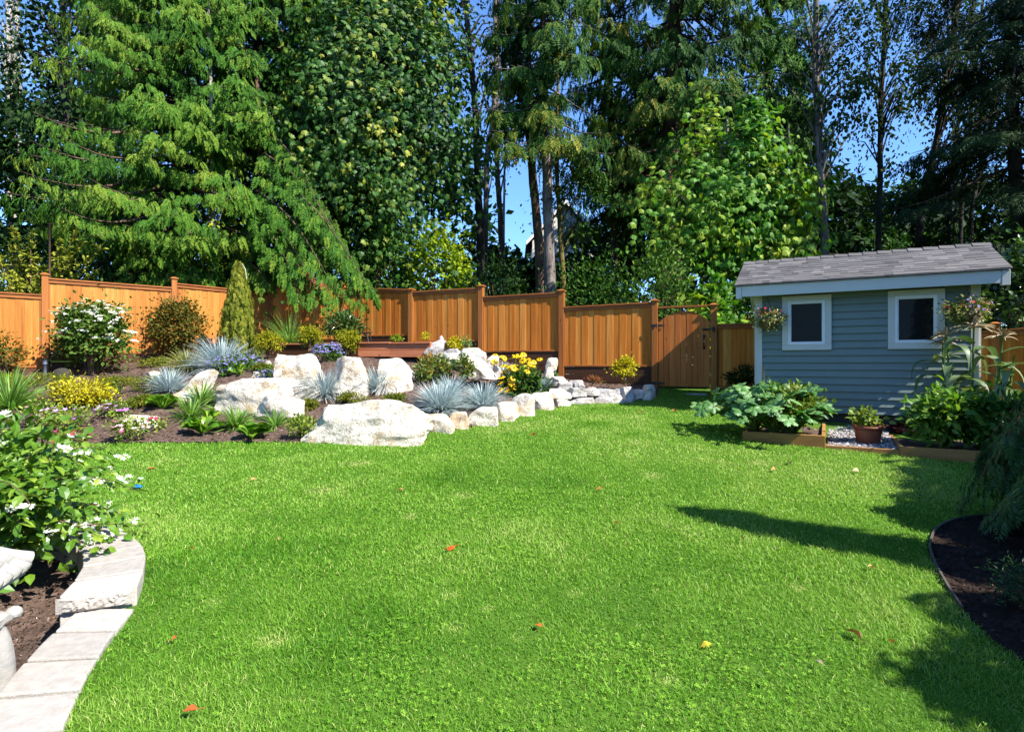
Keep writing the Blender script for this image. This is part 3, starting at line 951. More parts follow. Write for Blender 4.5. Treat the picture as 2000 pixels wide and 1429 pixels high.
def rock_verts(seed, size, rough=.10, cuts=9, n=4, square=0.35, ax=None):
    r = rng(seed); V = ICO[n][0].copy()
    # squarish pebble, cut by random planes, then roughened
    m = np.max(np.abs(V), axis=1, keepdims=True)
    V = V * (1 - square) + V / m * square * .85
    for _ in range(cuts):
        d = r.normal(size=3); d[2] = abs(d[2]) * .8 if _ % 4 else -.1; d = nrm(d); h = r.uniform(.60, .88)
        e = V @ d - h
        V = V - np.where(e > 0, e * .93, 0)[:, None] * d
    o = r.uniform(0, 50, 3)
    N = np.array([mnoise.fractal(Vector(v * 1.5 + o), 1.0, 2.1, 5) + .35 * abs(mnoise.noise(Vector(v * 5 + o))) for v in V])
    V = V * (1 + rough * N)[:, None]
    V = V / np.abs(V).max(0)
    lo_ = np.clip(-V[:, 2], 0, 1); V[:, :2] *= (1 + .22 * lo_)[:, None]; V[:, :2] /= np.abs(V[:, :2]).max(0)
    a = r.uniform(-.35, .35); c, s = math.cos(a), math.sin(a)
    V = V * np.array(size)
    return V


def rock(name, label, L, R, top, base, seed, depth=None, thick=.75, mat='rock', rough=.10, cuts=9, n=4, square=.35, group=None, cat='boulder', sink=.18, lean=0.0):
    """a stone spanning photo columns L..R and rows top..base, standing on the ground"""
    g = on_ground((L + R) / 2, base)
    if depth is not None:
        w0 = W((L + R) / 2, base, depth); g = np.array([w0[0], depth, w0[2]])
    wid = (R - L) / FPX * g[1]; hei = (base - top) / FPX * g[1]
    rx, rz = wid / 2, hei * (1 + sink) / 2; ry = max(rx * thick, .08)
    V = rock_verts(seed, (rx, ry, rz), rough, cuts, n, square)
    V[:, 0] += V[:, 2] * lean
    c = np.array([g[0], g[1] + ry * .75, g[2] + hei - rz])
    mb = MB(); mb.add(V + c, ICO[n][1])
    o = mb.build(name, M[mat], loc=c, smooth=True)
    try:
        me = o.data; me.set_sharp_from_angle(angle=math.radians(32))
    except Exception:
        pass
    tag(o, label, cat, group)
    return o


gB, gE = 'pale boulders of the rock garden', 'pale edging stones along the lawn'
rock('boulder', 'broad low cream boulder bulging onto the lawn, the largest rock', 580, 842, 778, 868, 101, thick=.42, n=5, cuts=12, rough=.13, group=gB)
rock('boulder', 'rounded cream boulder behind the two strappy green plants', 404, 582, 733, 812, 102, thick=.5, n=5, cuts=11, rough=.12, group=gB)
rock('boulder', 'low cream ledge rock in front of the rounded boulder', 488, 590, 768, 814, 103, depth=8.75, thick=.5, cuts=8, group=gB)
rock('boulder', 'tall broad white boulder below the purple bellflowers', 524, 638, 680, 784, 104, thick=.6, n=5, cuts=7, square=.8, lean=-.1, group=gB)
rock('boulder', 'small white knob of rock against the tall white boulder', 524, 566, 704, 740, 126, depth=10.6, thick=.8, group=gB)
rock('boulder', 'upright white boulder with blue fescue at its foot', 634, 722, 695, 780, 105, thick=.65, cuts=6, square=.85, lean=.06, group=gB)
rock('boulder', 'squarish white boulder above the dark shaded hollow', 728, 814, 698, 770, 106, thick=.65, cuts=6, square=.85, lean=-.05, group=gB)
rock('boulder', 'leaning cream rock beside the small fescue tuft', 352, 414, 720, 772, 107, thick=.6, lean=.45, group=gB)
rock('boulder', 'small cream rock half hidden behind the small fescue', 278, 315, 724, 744, 108, thick=.7, group=gB)
rock('boulder', 'little cream stones at the foot of the leaning rock', 328, 384, 764, 788, 109, thick=.6, group=gB)
rock('boulder', 'flat cream stone behind the pink roses', 214, 300, 812, 840, 110, thick=.6, cuts=7, group=gB)
rock('boulder', 'small pale rock under the strappy plant beside the largest boulder', 560, 592, 796, 822, 111, thick=.7, group=gB)
rock('boulder', 'pale rock behind the rightmost strappy plant of the row', 494, 562, 788, 822, 112, thick=.5, group=gB)
rock('boulder', 'dark mossy stone under the white flowering shrub', 96, 133, 718, 742, 113, thick=.8, mat='rock_dark', square=.1, cuts=4, rough=.05)
rock('boulder', 'white stone on the mulch between bellflowers and tall boulder', 511, 529, 704, 718, 114, thick=.7)
rock('boulder', 'white pebble above the small bellflower clump', 488, 504, 725, 738, 115, thick=.8)
# the cascade of rocks by the timber bed
gC = 'grey and white rocks stacked under the stepped fence'
for i, (L, R, t, b, d, mt, ln, lab) in enumerate([
        (832, 868, 660, 690, 11.6, 'rock_grey', .5, 'jagged whitish rock leaning on the timber bed end'),
        (858, 905, 678, 698, 11.5, 'rock_grey', 0, 'flat pale rock under the yellow cushion plant'),
        (898, 950, 678, 702, 11.4, 'rock', 0, 'long white rock on top of the cascade below the stepped fence'),
        (918, 952, 692, 716, 11.1, 'rock_grey', 0, 'grey block under the long white rock'),
        (946, 978, 694, 712, 11.2, 'rock', .1, 'tan flat block beside the yellow daisies'),
        (934, 980, 704, 734, 10.9, 'rock_grey', 0, 'grey cracked block above the sloping slab'),
        (886, 962, 694, 736, 10.5, 'rock', -.9, 'long sloping slab beside the rhododendron'),
        (895, 930, 712, 738, 10.4, 'rock_grey', 0, 'pale rock hidden behind the rhododendron'),
        (868, 900, 690, 712, 11.0, 'rock', 0, 'white rock behind the top of the rhododendron'),
        (1066, 1090, 697, 722, 11.9, 'rock', .2, 'whitish rock at the fescue tuft near the fence'),
        (1060, 1082, 716, 738, 11.6, 'rock', 0, 'white lump between daisies and fescue tuft'),
        (793, 810, 722, 742, 10.4, 'rock_grey', 0, 'small grey stone beside the squarish white boulder')]):
    rock('boulder', lab, L, R, t, b, 200 + i, depth=d, thick=.6, mat=mt, lean=ln, cuts=9, square=.5, group=gC)
# edging along the lawn
for i, (L, R, t, b, mt, lab) in enumerate([
        (832, 884, 806, 845, 'rock', 'squared cream edging stone next to the largest boulder'),
        (877, 916, 802, 837, 'rock', 'small cream edging stone in front of the big fescue'),
        (912, 972, 792, 832, 'rock', 'wide cream edging stone below the second big fescue'),
        (960, 1016, 782, 822, 'rock', 'cracked cream edging stone below the yellow daisies'),
        (1000, 1046, 766, 812, 'rock', 'peaked white edging stone below the yellow daisies'),
        (1036, 1088, 763, 800, 'rock', 'squared white edging stone left of the stone steps'),
        (1082, 1114, 765, 793, 'rock', 'rounded cream stone at the lower step'),
        (1110, 1162, 768, 788, 'rock_grey', 'long flat stone of the lower step'),
        (1157, 1206, 770, 787, 'rock_grey', 'brown flat stone ending the lower step'),
        (1200, 1219, 768, 787, 'rock', 'little white stone beside the upright grey stone'),
        (1214, 1242, 752, 786, 'rock_grey', 'upright grey stone at the lawn corner'),
        (1237, 1266, 757, 780, 'rock', 'rounded white stone beside the pointed stone'),
        (1258, 1284, 748, 780, 'rock', 'pointed white stone at the gate post')]):
    rock('edging_stone', lab, L - 3, R + 3, t + 3, b, 300 + i, thick=1.0, mat=mt, cuts=7, square=.72, rough=.08, group=gE, cat='stone', sink=.25, lean=(.1 if i == 4 else 0))
for i, (L, R, t, b, d, mt, lab) in enumerate([
        (1072, 1116, 754, 776, 10.9, 'rock', 'pale stone of the upper step behind the rounded stone'),
        (1112, 1145, 752, 772, 11.0, 'rock_grey', 'squared tan stone of the upper step'),
        (1142, 1172, 751, 770, 11.1, 'rock_grey', 'sloping tan stone of the upper step'),
        (1170, 1204, 752, 774, 11.2, 'rock_grey', 'shaded grey stone in front of the yellow topiary'),
        (1198, 1224, 754, 776, 11.2, 'rock_grey', 'small grey stone behind the upright grey stone'),
        (1078, 1108, 730, 747, 11.4, 'rock', 'white flat stone below the fescue tuft near the fence'),
        (1086, 1118, 741, 760, 11.2, 'rock_grey', 'tan step stone beside the dark skirting boards'),
        (1114, 1142, 737, 756, 11.5, 'rock_grey', 'blue grey pointed stone in front of the dark skirting boards')]):
    rock('edging_stone', lab, L - 3, R + 3, t + 5, b, 330 + i, depth=d, thick=.9, mat=mt, cuts=7, square=.75, rough=.07, group=gE, cat='stone', sink=.25)
rock('paving_slab', 'flat stone slab shaded below the gate', 1290, 1392, 768, 778, 350, depth=11.55, thick=.35, mat='rock_grey', square=.8, cuts=2, rough=.03, cat='slab', sink=.6)

# ------------------------------------------------------------------ timber bed at the top of the rock garden
tb = thing('raised_bed', 'reddish timber raised bed at the top of the mulch slope', 'planter', W(770, 690, 12.2))
pts = [(530, 672, 12.9), (700, 690, 12.1), (762, 690, 11.9), (842, 694, 11.6)]
for i in range(3):
    a_, b_ = W(*pts[i]), W(*pts[i + 1]); zt = EYE + .50 - .02 * i; zt = W(pts[i + 1][0], 668, pts[i + 1][2])[2] if i else W(700, 669, 12.1)[2]
    A = axes(a_[:2], b_[:2]); L = np.linalg.norm((b_ - a_)[:2])
    for j in range(2):
        k = MB(); h = .14; k.box(v3((a_[:2] + b_[:2]) / 2, zt - .03 - h * (j + .5)), (L - .002, .045, h - .005), A, .3 + .4 * j); k.build('side_board', M['bench'] if i else M['skirt'], tb, bevel=.005)
    k = MB(); k.box(v3((a_[:2] + b_[:2]) / 2, zt - .012), (L + .004, .11, .03), A, .7); k.build('cap_board', M['bench'], tb, bevel=.004)
k = MB()
ring = [W(530, 672, 12.9), W(700, 690, 12.1), W(762, 690, 11.9), W(842, 694, 11.6), W(846, 660, 13.2), W(803, 660, 13.9), W(672, 660, 14.6), W(540, 660, 14.8)]
zs_ = W(762, 671, 11.9)[2] - .03
k.add([v3(p, zs_) for p in ring], [tuple(range(8))]); k.build('bed_soil', M['mulch'], tb)

# ------------------------------------------------------------------ curved block wall
def block_wall(name, label, wo, wi, ztop, zbot, step, seed, end_rough=False):
    t = thing(name, label, 'wall', v3((wo.mean(0) + wi.mean(0)) / 2, zbot))
    r = rng(seed)
    def resample(P, n):
        d = np.concatenate([[0], np.cumsum(np.linalg.norm(np.diff(P, axis=0), axis=1))]); u = np.linspace(0, d[-1], n)
        return np.stack([np.interp(u, d, P[:, 0]), np.interp(u, d, P[:, 1])], 1), d[-1]
    L = resample(wo, 5)[1]; n = max(2, round(L / step)); O, _ = resample(wo, n * 4 + 1); I, _ = resample(wi, n * 4 + 1)
    for i in range(n):
        o = O[i * 4:i * 4 + 5].copy(); q = I[i * 4:i * 4 + 5].copy(); g = .014
        for X in (o, q):
            X[0] += nrm(X[1] - X[0]) * g; X[-1] -= nrm(X[-1] - X[-2]) * g
        zt = ztop + r.normal(0, .002)
        top = [v3(p, zt) for p in o] + [v3(p, zt) for p in q[::-1]]
        bot = [v3(p, zbot) for p in o] + [v3(p, zbot) for p in q[::-1]]
        k = len(top); F = [tuple(range(k)), tuple(range(2 * k - 1, k - 1, -1))] + [(j, k + j, k + (j + 1) % k, (j + 1) % k) for j in range(k)]
        mb = MB(); mb.add(top + bot, F, r.uniform(.2, .8))
        ob = mb.build('wall_block', M['concrete'], t, bevel=.008)
    return t


zlow = EYE - 1.33; zup = zlow + .095
block_wall('retaining_wall', 'low curving white concrete block wall beside the lawn', wall_out_low, wall_in_low, zlow, zlow - .35, .27, 11)
wu = block_wall('retaining_wall', 'raised step of white concrete blocks curving behind the flowering bush', wall_out_up, wall_in_up, zup, zlow - .35, .27, 12)
# split (rough) end face of the raised step
mb = MB(); r = rng(13); a_, b_ = wall_in_up[0] + np.array([-.008, -.012]), wall_out_up[0] + np.array([-.006, -.012])
nx, nz = 28, 8; dv = nrm(v3(b_ - a_, 0)); nv = np.array([dv[1], -dv[0], 0])
V = []
for j in range(nz):
    for i in range(nx):
        fx, fz = i / (nx - 1), j / (nz - 1)
        e = min(1, 5 * min(fx, 1 - fx, fz + .02, 1.02 - fz))
        V.append(v3(a_ + (b_ - a_) * fx, zlow + .006 + (zup - zlow - .012) * fz) + nv * (e * (.012 + .016 * r.random()) - .004))
mb.add(V, [(j * nx + i, j * nx + i + 1, (j + 1) * nx + i + 1, (j + 1) * nx + i) for j in range(nz - 1) for i in range(nx - 1)])
mb.build('split_face', M['concrete'], wu)

# ------------------------------------------------------------------ stone lantern
lc = np.array([-2.41, 2.28]); lz = EYE - 1.45
lan = thing('stone_lantern', 'pale concrete garden lantern with a tiled pagoda roof', 'lantern', v3(lc, lz))
ang = math.radians(17); LX = np.array([math.cos(ang), math.sin(ang), 0]); LY = np.array([-math.sin(ang), math.cos(ang), 0]); LZ = np.array([0, 0, 1.0])
def LP(x, y, z): return v3(lc, lz) + LX * x + LY * y + LZ * z * .95
z_eave, z_top = .535, .72; hw, ht = .255, .07
mb = MB()
def sq(h, z): return [LP(-h, -h, z), LP(h, -h, z), LP(h, h, z), LP(-h, h, z)]
F4_ = [(0, 1, 5, 4), (1, 2, 6, 5), (2, 3, 7, 6), (3, 0, 4, 7)]
mb.add(sq(hw, z_eave) + sq(ht, z_top), F4_ + [(4, 5, 6, 7)])
mb.add(sq(hw, z_eave - .028) + sq(hw, z_eave), F4_ + [(3, 2, 1, 0)])
rf = mb.build('roof', M['lantern'], lan, bevel=.006)
mb = MB()
for sd in range(4):
    ca, sa_ = math.cos(sd * math.pi / 2), math.sin(sd * math.pi / 2)
    for i in range(4):
        f0, f1 = i / 4, (i + 1) / 4 + .06
        h0 = hw + (ht - hw) * f0; h1 = hw + (ht - hw) * min(f1, 1)
        z0 = z_eave + (z_top - z_eave) * f0; z1 = z_eave + (z_top - z_eave) * min(f1, 1)
        nt_ = max(2, round(2 * h0 / .072)); kk = 9
        for c in range(nt_):
            V = []
            for (h, z, s_) in ((h0 + .012, z0 - .004, 1.0), (h0 - .01, z0 + .018, 1.0), (h1, z1 + .004, .9)):
                for q in range(kk):
                    u = (c + q / (kk - 1)) / nt_ * 2 - 1; u *= .985
                    bz = .034 * math.sin(q / (kk - 1) * math.pi) * s_
                    x, y = u * h, -(h + bz * .6)
                    V.append(LP(x * ca - y * sa_, x * sa_ + y * ca, z + bz))
            fr_ = [(j * kk + q, j * kk + q + 1, (j + 1) * kk + q + 1, (j + 1) * kk + q) for j in range(2) for q in range(kk - 1)]
            fr_.append(tuple(range(kk - 1, -1, -1)))
            mb.add(V, fr_, .5)
    # hip roll
    P = [LP(*(np.array([hw + (ht - hw) * f, hw + (ht - hw) * f]) @ np.array([[ca, sa_], [-sa_, ca]])), z_eave + (z_top - z_eave) * f + .03 + .02 * (1 - f) ** 4) for f in np.linspace(-.06, 1, 8)]
    mb.tube(P, [.03, .031, .029, .028, .027, .026, .025, .024], 10)
mb.lathe([(.001, 0), (.085, .0), (.09, .03), (.05, .05), (.06, .09), (.03, .14), (.002, .16)], LP(0, 0, z_top - .01), 16)
mb.build('roof_tiles', M['lantern'], rf, smooth=True)
mb = MB()
for sx, sy in ((1, 1), (1, -1), (-1, 1), (-1, -1)):
    mb.box(LP(sx * .115, sy * .115, .435), (.06, .06, .16), np.array([LX, LY, LZ]))
mb.add(sq(.145, .50) + sq(.145, .512), F4_ + [(3, 2, 1, 0), (4, 5, 6, 7)]); mb.box(LP(0, 0, .435), (.17, .17, .13), np.array([LX, LY, LZ]))
mb.build('light_box', M['lantern'], lan, bevel=.006)
mb = MB()
mb.add(sq(.20, .30) + sq(.225, .345), F4_ + [(3, 2, 1, 0)]); mb.add(sq(.225, .345) + sq(.16, .366), F4_ + [(4, 5, 6, 7)])
for sd in range(4):
    ca, sa_ = math.cos(sd * math.pi / 2), math.sin(sd * math.pi / 2)
    V = []
    for i in range(17):
        u = i / 16 * 2 - 1; zz = .012 * abs(math.sin(u * 7))
        for h, z in ((.228, .34 + zz), (.228, .312 + zz)):
            V.append(LP(u * h * ca + h * sa_, u * h * sa_ - h * ca, z))
    mb.add(V, [(2 * i, 2 * i + 1, 2 * i + 3, 2 * i + 2) for i in range(16)])
    mb.add(ICO[2][0] * np.array([.034, .034, .03]) + LP(.222 * ca + .222 * sa_, .222 * sa_ - .222 * ca, .338), ICO[2][1])
mb.build('platform', M['lantern'], lan, smooth=False, bevel=.004)
for sx, sy in ((1, 1), (1, -1), (-1, 1), (-1, -1)):
    mb = MB(); P = []
    for f in np.linspace(0, 1, 8):
        rr = .13 + .055 * math.sin(f * math.pi * .62)
        P.append(LP(sx * rr, sy * rr, .30 - .32 * f))
    mb.tube(P, [.085, .086, .082, .074, .066, .060, .057, .056], 12)
    mb.build('leg', M['lantern'], lan, smooth=True)

# ------------------------------------------------------------------ small hardware in the bed
def hose(pts, rad, label):
    P = []
    for i, (px, v) in enumerate(pts):
        g = on_ground(px, v); P.append(g + np.array([0, 0, rad + .004]))
    P = np.array(P); u = np.linspace(0, len(P) - 1, 40)
    Q = np.stack([np.interp(u, range(len(P)), P[:, k]) for k in range(3)], 1); Q[:, 2] = G(Q[:, 0], Q[:, 1]) + rad + .006
    mb = MB(); mb.tube(Q, rad, 8)
    o = mb.build('garden_hose', M['hose'], loc=Q[20], smooth=True); tag(o, label, 'hose')


hose([(698, 694), (730, 700), (770, 704), (815, 707), (850, 712)], .022, 'black irrigation hose lying across the upper mulch slope')
hose([(132, 822), (165, 812), (205, 800), (232, 786), (238, 770)], .014, 'thin black drip hose behind the lilac petunias')
p = on_ground(88, 741); mb = MB(); mb.tube([p, p + np.array([0, 0, .34])], .028, 10); mb.tube([p + np.array([0, 0, .30]), p + np.array([0, 0, .40])], .036, 10)
tag(mb.build('irrigation_riser', plain_mat('grey_pipe', lin(80, 88, 104, .8), .5), loc=p, smooth=True), 'short grey irrigation pipe upright at the fence post', 'pipe')
# low black metal garden stool behind the golden shrubs
st = W(708, 668, 12.4); ch = thing('garden_stool', 'small black metal stool behind the golden round shrub', 'stool', st)
mb = MB(); mb.box(st + np.array([0, 0, .20]), (.32, .30, .02)); mb.build('seat', M['black'], ch, bevel=.004)
for sx in (-1, 1):
    for sy in (-1, 1):
        mb = MB(); mb.tube([st + np.array([sx * .13, sy * .12, .19]), st + np.array([sx * .17, sy * .14, -.03])], .012, 6); mb.build('leg', M['black'], ch)
# small stone lantern ornament on the cascade
so = W(862, 682, 12.0); mb = MB(); mb.lathe([(.001, 0), (.10, 0), (.10, .03), (.05, .04), (.05, .12), (.15, .13), (.14, .16), (.05, .20), (.045, .24), (.002, .30)], so, 14)
tag(mb.build('garden_ornament', M['rock_grey'], loc=so), 'small grey stone pagoda ornament among the cascade rocks', 'ornament')
# edging strip of the shaded bed
E = gp([(1880, 1196), (1850, 1150), (1826, 1105), (1815, 1075), (1822, 1045), (1842, 1028), (1875, 1016), (1930, 1010), (2040, 1008)])
u = np.linspace(0, len(E) - 1, 50); E = np.stack([np.interp(u, range(len(E)), E[:, k]) for k in range(2)], 1)
for _ in range(3): E[1:-1] = (E[:-2] + E[2:] + 2 * E[1:-1]) / 4
Z = G(E[:, 0], E[:, 1]); V = []
tn = nrm(np.gradient(E, axis=0)); nn = np.stack([tn[:, 1], -tn[:, 0]], 1) * .006
for e, n_, z in zip(E, nn, Z): V += [v3(e + n_, z - .05), v3(e + n_, z + .032), v3(e - n_, z + .032), v3(e - n_, z - .05)]
mb = MB(); mb.add(V, [(4 * i + a, 4 * i + (a + 1) % 4, 4 * i + 4 + (a + 1) % 4, 4 * i + 4 + a) for i in range(len(E) - 1) for a in range(4)])
tag(mb.build('lawn_edging', plain_mat('grey_edging', lin(84, 76, 70, .8), .8), loc=v3(E[20], Z[20])), 'thin grey edging strip round the shaded mulch bed', 'edging')


# ------------------------------------------------------------------ gravel and bark chips
def scatter(n, sel, x0, x1, y0, y1, seed):
    r = rng(seed); x = r.uniform(x0, x1, n); y = r.uniform(y0, y1, n); k = sel(x, y)
    return x[k], y[k], r


grav = np.array([S3(sM + .03, DF - .05, 0)[:2], S3(sB - .02, DF - .05, 0)[:2], S3(sB - .02, .03, 0)[:2], S3(sM + .03, .03, 0)[:2]])
x, y, r = scatter(16000, lambda x, y: inside(grav, x, y), 3.8, 6, 6.8, 9.4, 401)
zg = (gS(sM, DF) + gS(sB, DF)) / 2 + .02 + ((np.stack([x, y], 1) - WL) @ SN - DF) * -.06
V = inst(ICO[1][0] * np.array([1, .8, .5]), np.stack([x, y, zg + r.uniform(0, .025, len(x))], 1), frames(spread(r, len(x)) * [1, 1, .35], spread(r, len(x)) * .3 + [0, 0, 1]), r.uniform(.012, .03, len(x)))
mb = MB(); mb.batch(V, ICO[1][1], r.random(len(x)))
gm = leaf_mat('gravel_stone', lin(104, 98, 98, .6), lin(160, 154, 152, .62), lin(214, 208, 204, .7), 0, .8, .2, .1)
tag(mb.build('gravel', gm), 'pale grey gravel around the clay pot', None, None, 'stuff')
mb = MB(); q = [S3(sM + .01, DF - .06, 0), S3(sB - .01, DF - .06, 0), S3(sB - .01, .0, 0), S3(sM + .01, .0, 0)]
zz = (gS(sM, DF) + gS(sB, DF)) / 2
mb.add([v3(p, zz + .015 + (.06 * DF if i > 1 else 0)) for i, p in enumerate(q)], [(0, 1, 2, 3)])
tag(mb.build('gravel_bed', M['foundation']), 'ground under the gravel patch', None, None, 'structure')

chip = np.array([(-.5, 0, 0), (.5, 0, .05), (.35, 1, .1), (-.3, 1.1, 0)])
chipF = [(0, 1, 2, 3)]
cm = leaf_mat('bark_chip', lin(48, 38, 32, .7), lin(102, 82, 70, .7), lin(196, 172, 154, .8), 0, .9, .1, .2)
cd = leaf_mat('shade_toned_bark_chip', lin(24, 18, 15, .6), lin(56, 42, 35, .6), lin(120, 100, 86, .65), 0, .9, .1, .2)  # chips darkened to match, shade carried in their colour
def chips(n, sel, x0, x1, y0, y1, seed, label, smin=.012, smax=.035, dz=0.0, mat=None):
    x, y, r = scatter(n, sel, x0, x1, y0, y1, seed); m_ = len(x)
    z = G(x, y) + dz + r.uniform(.004, .018, m_)
    R = frames(spread(r, m_) * [1, 1, .3], spread(r, m_) * .45 + [0, 0, 1])
    s = np.stack([r.uniform(smin, smax, m_) * .6, r.uniform(smin, smax, m_) * 1.2, np.full(m_, .02)], 1)
    t = np.clip(r.beta(1.6, 3.0, m_), 0, 1); t[r.random(m_) < .012] = 1.2
    mb = MB(); mb.batch(inst(chip, np.stack([x, y, z], 1), R, s), chipF, t)
    tag(mb.build('bark_chips', mat or cm), label, None, None, 'stuff')


chips(60000, lambda x, y: inside(bed_poly, x, y), -10, 3.2, 7.4, 14, 402, 'loose bark chips over the rock garden mulch')
chips(14000, lambda x, y: inside(soil_poly, x, y), -4, -1, .8, 4.2, 403, 'loose bark chips behind the block wall', .006, .02, -.07)
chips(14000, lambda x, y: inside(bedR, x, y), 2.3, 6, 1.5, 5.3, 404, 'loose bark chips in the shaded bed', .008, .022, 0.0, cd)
# ------------------------------------------------------------------ leaf shapes (length 1 along +y, normal +z)
def T_oval(w=.28, droop=.12, fold=.06):
    return (np.array([(0, 0, 0), (w * .8, .3, fold), (w * .75, .65, fold - droop * .4), (0, 1, -droop), (-w * .75, .65, fold - droop * .4), (-w * .8, .3, fold), (0, .5, -.01)]),
            [(0, 1, 6), (1, 2, 6), (2, 3, 6), (3, 4, 6), (4, 5, 6), (5, 0, 6)])


def T_diamond(w=.3, droop=.1):
    return (np.array([(0, 0, 0), (w, .45, .05), (0, 1, -droop), (-w, .45, .05)]), [(0, 1, 2), (0, 2, 3)])


def T_maple(droop=.22):
    out = [(0, 0), (.18, .06), (.40, .02), (.40, .20), (.62, .46), (.38, .47), (.34, .70), (.13, .68), (0, 1.02)]
    pts = out + [(-x, y) for x, y in out[-2:0:-1]]
    V = [(0, .34, .03)] + [(x, y, -droop * (abs(x) * 1.0 + max(0, y - .3) ** 1.3)) for x, y in pts]
    n = len(pts)
    return np.array(V, float), [(0, 1 + i, 1 + (i + 1) % n) for i in range(n)]


def T_spray(r, pairs=6, w=.062, droop=.35, ang=.75, flat=.10, tip=True):
    """flattened conifer spray: a midrib with blades either side"""
    V, F = [], []
    def blade(p, d, L, ww):
        d = nrm(np.array(d, float)); s = nrm(np.cross(d, (0, 0, 1.0))); b = len(V)
        V.extend([p - s * ww * .5, p + d * L * .45 + s * ww, p + d * L + np.array([0, 0, -L * .25]), p + d * L * .45 - s * ww])
        F.append((b, b + 1, b + 2, b + 3))
    for i in range(pairs):
        y = .06 + .86 * i / pairs; z = -droop * y * y
        for s in (-1, 1):
            L = (.42 * (1 - .55 * y)) * r.uniform(.75, 1.2)
            a = ang * r.uniform(.75, 1.2)
            blade(np.array([0, y, z]), (s * math.sin(a), math.cos(a), -droop * y + r.uniform(-flat, flat)), L, w * r.uniform(.8, 1.3))
    blade(np.array([0, .8, -droop * .64]), (0, 1, -droop * 1.4), .32, w * 1.1)
    V = np.array(V); return V, F


def T_strip(n=4, w=.03, bend=.5):
    """grass blade"""
    V, F = [], []
    for i in range(n + 1):
        t = i / n; ww = w * (1 - t ** 1.6) + .002
        V += [(-ww, t * (1 - .25 * bend * t), -bend * t * t * .6), (ww, t * (1 - .25 * bend * t), -bend * t * t * .6)]
    F = [(2 * i, 2 * i + 1, 2 * i + 3, 2 * i + 2) for i in range(n)]
    return np.array(V), F


def greens(name, a, b, c, k=.62, **kw):
    return leaf_mat(name, lin(*a, k), lin(*b, k), lin(*c, k), **kw)


L = {}
L['cedar'] = greens('cedar_spray', (40, 82, 24), (84, 136, 42), (146, 172, 60), .6, trans=.22, jitter=.35, spec=.12, rough=.65)
L['cedar_gold'] = greens('cedar_spray_golden', (40, 76, 28), (82, 126, 50), (170, 160, 54), .6, trans=.25, jitter=.45, spec=.12, rough=.65)
L['cedar_dark'] = greens('cedar_spray_dark', (34, 60, 26), (66, 100, 42), (108, 138, 62), .5, trans=.2, spec=.12, rough=.65)
L['maple'] = greens('maple_leaf', (40, 80, 26), (82, 132, 48), (200, 200, 70), .56, trans=.3, jitter=.35, spec=.25)
L['maple_lime'] = greens('bright_maple_leaf', (64, 122, 32), (108, 166, 52), (186, 202, 64), .58, trans=.38, jitter=.35, spec=.22)
L['under'] = greens('understory_leaf', (46, 84, 30), (82, 126, 46), (130, 164, 74), .6, trans=.28, spec=.12, rough=.65)
L['lime'] = greens('lime_leaf', (88, 126, 20), (142, 172, 30), (196, 206, 60), .62, trans=.35, spec=.12, rough=.65)
L['alder'] = greens('alder_leaf', (36, 62, 28), (62, 92, 40), (104, 128, 58), .5, trans=.25, spec=.12, rough=.65)
L['fir'] = greens('fir_needles', (22, 46, 22), (40, 70, 32), (70, 100, 48), .42, trans=.12, spec=.12, rough=.65)
L['dark'] = greens('dark_leaf', (24, 48, 18), (44, 78, 30), (80, 118, 50), .48, trans=.22, spec=.12, rough=.65)
L['cherry'] = greens('cherry_leaf', (104, 124, 30), (160, 168, 54), (206, 200, 88), .62, trans=.35, spec=.12, rough=.65)
L['viburnum'] = greens('viburnum_leaf', (56, 96, 24), (100, 148, 36), (168, 196, 66), .62, trans=.32, spec=.55, rough=.38)
L['shrub'] = greens('shrub_leaf', (56, 88, 30), (96, 128, 50), (150, 168, 74), .6, trans=.28, spec=.12, rough=.65)
L['rusty'] = greens('rusty_leaf', (74, 84, 34), (112, 116, 44), (168, 118, 50), .6, trans=.28, jitter=.4, spec=.12, rough=.65)
L['gold'] = greens('golden_leaf', (150, 140, 16), (206, 194, 30), (236, 226, 80), .66, trans=.3, spec=.12, rough=.65)
L['goldball'] = greens('golden_conifer', (98, 112, 20), (160, 162, 30), (212, 200, 52), .62, trans=.25, spec=.12, rough=.65)
L['nootka'] = greens('yellow_green_conifer', (84, 108, 30), (142, 152, 48), (190, 186, 76), .6, trans=.2, spec=.12, rough=.65)
L['fescue'] = greens('blue_fescue', (132, 152, 148), (184, 202, 202), (224, 234, 234), .85, trans=.3, tk=(1.0, 1.05, 1.05), jitter=.5, rough=.6)
L['sedge'] = greens('variegated_sedge', (130, 136, 60), (184, 188, 104), (222, 222, 150), .6, trans=.25, jitter=.5)
L['daylily'] = greens('strappy_leaf', (86, 134, 50), (134, 178, 80), (180, 208, 124), .7, trans=.35, jitter=.4, spec=.3)
L['hosta'] = greens('broad_leaf', (62, 112, 20), (112, 168, 34), (176, 206, 66), .6, trans=.35, jitter=.4, spec=.5, rough=.35)
L['rhodo'] = greens('glossy_leaf', (40, 72, 26), (70, 108, 38), (120, 150, 66), .58, trans=.2, spec=.6, rough=.32)
L['pieris'] = greens('pieris_leaf', (70, 100, 30), (120, 150, 48), (190, 150, 60), .6, trans=.25, jitter=.4, spec=.5)
L['moss'] = greens('low_cushion', (70, 88, 22), (116, 128, 34), (168, 166, 62), .6, trans=.2, jitter=.4, spec=.12, rough=.65)
L['petunia'] = greens('bedding_leaf', (84, 120, 30), (138, 164, 48), (190, 202, 84), .6, trans=.3)
L['squash'] = greens('squash_leaf', (50, 104, 36), (88, 144, 58), (134, 180, 98), .62, trans=.25, jitter=.35, spec=.5)
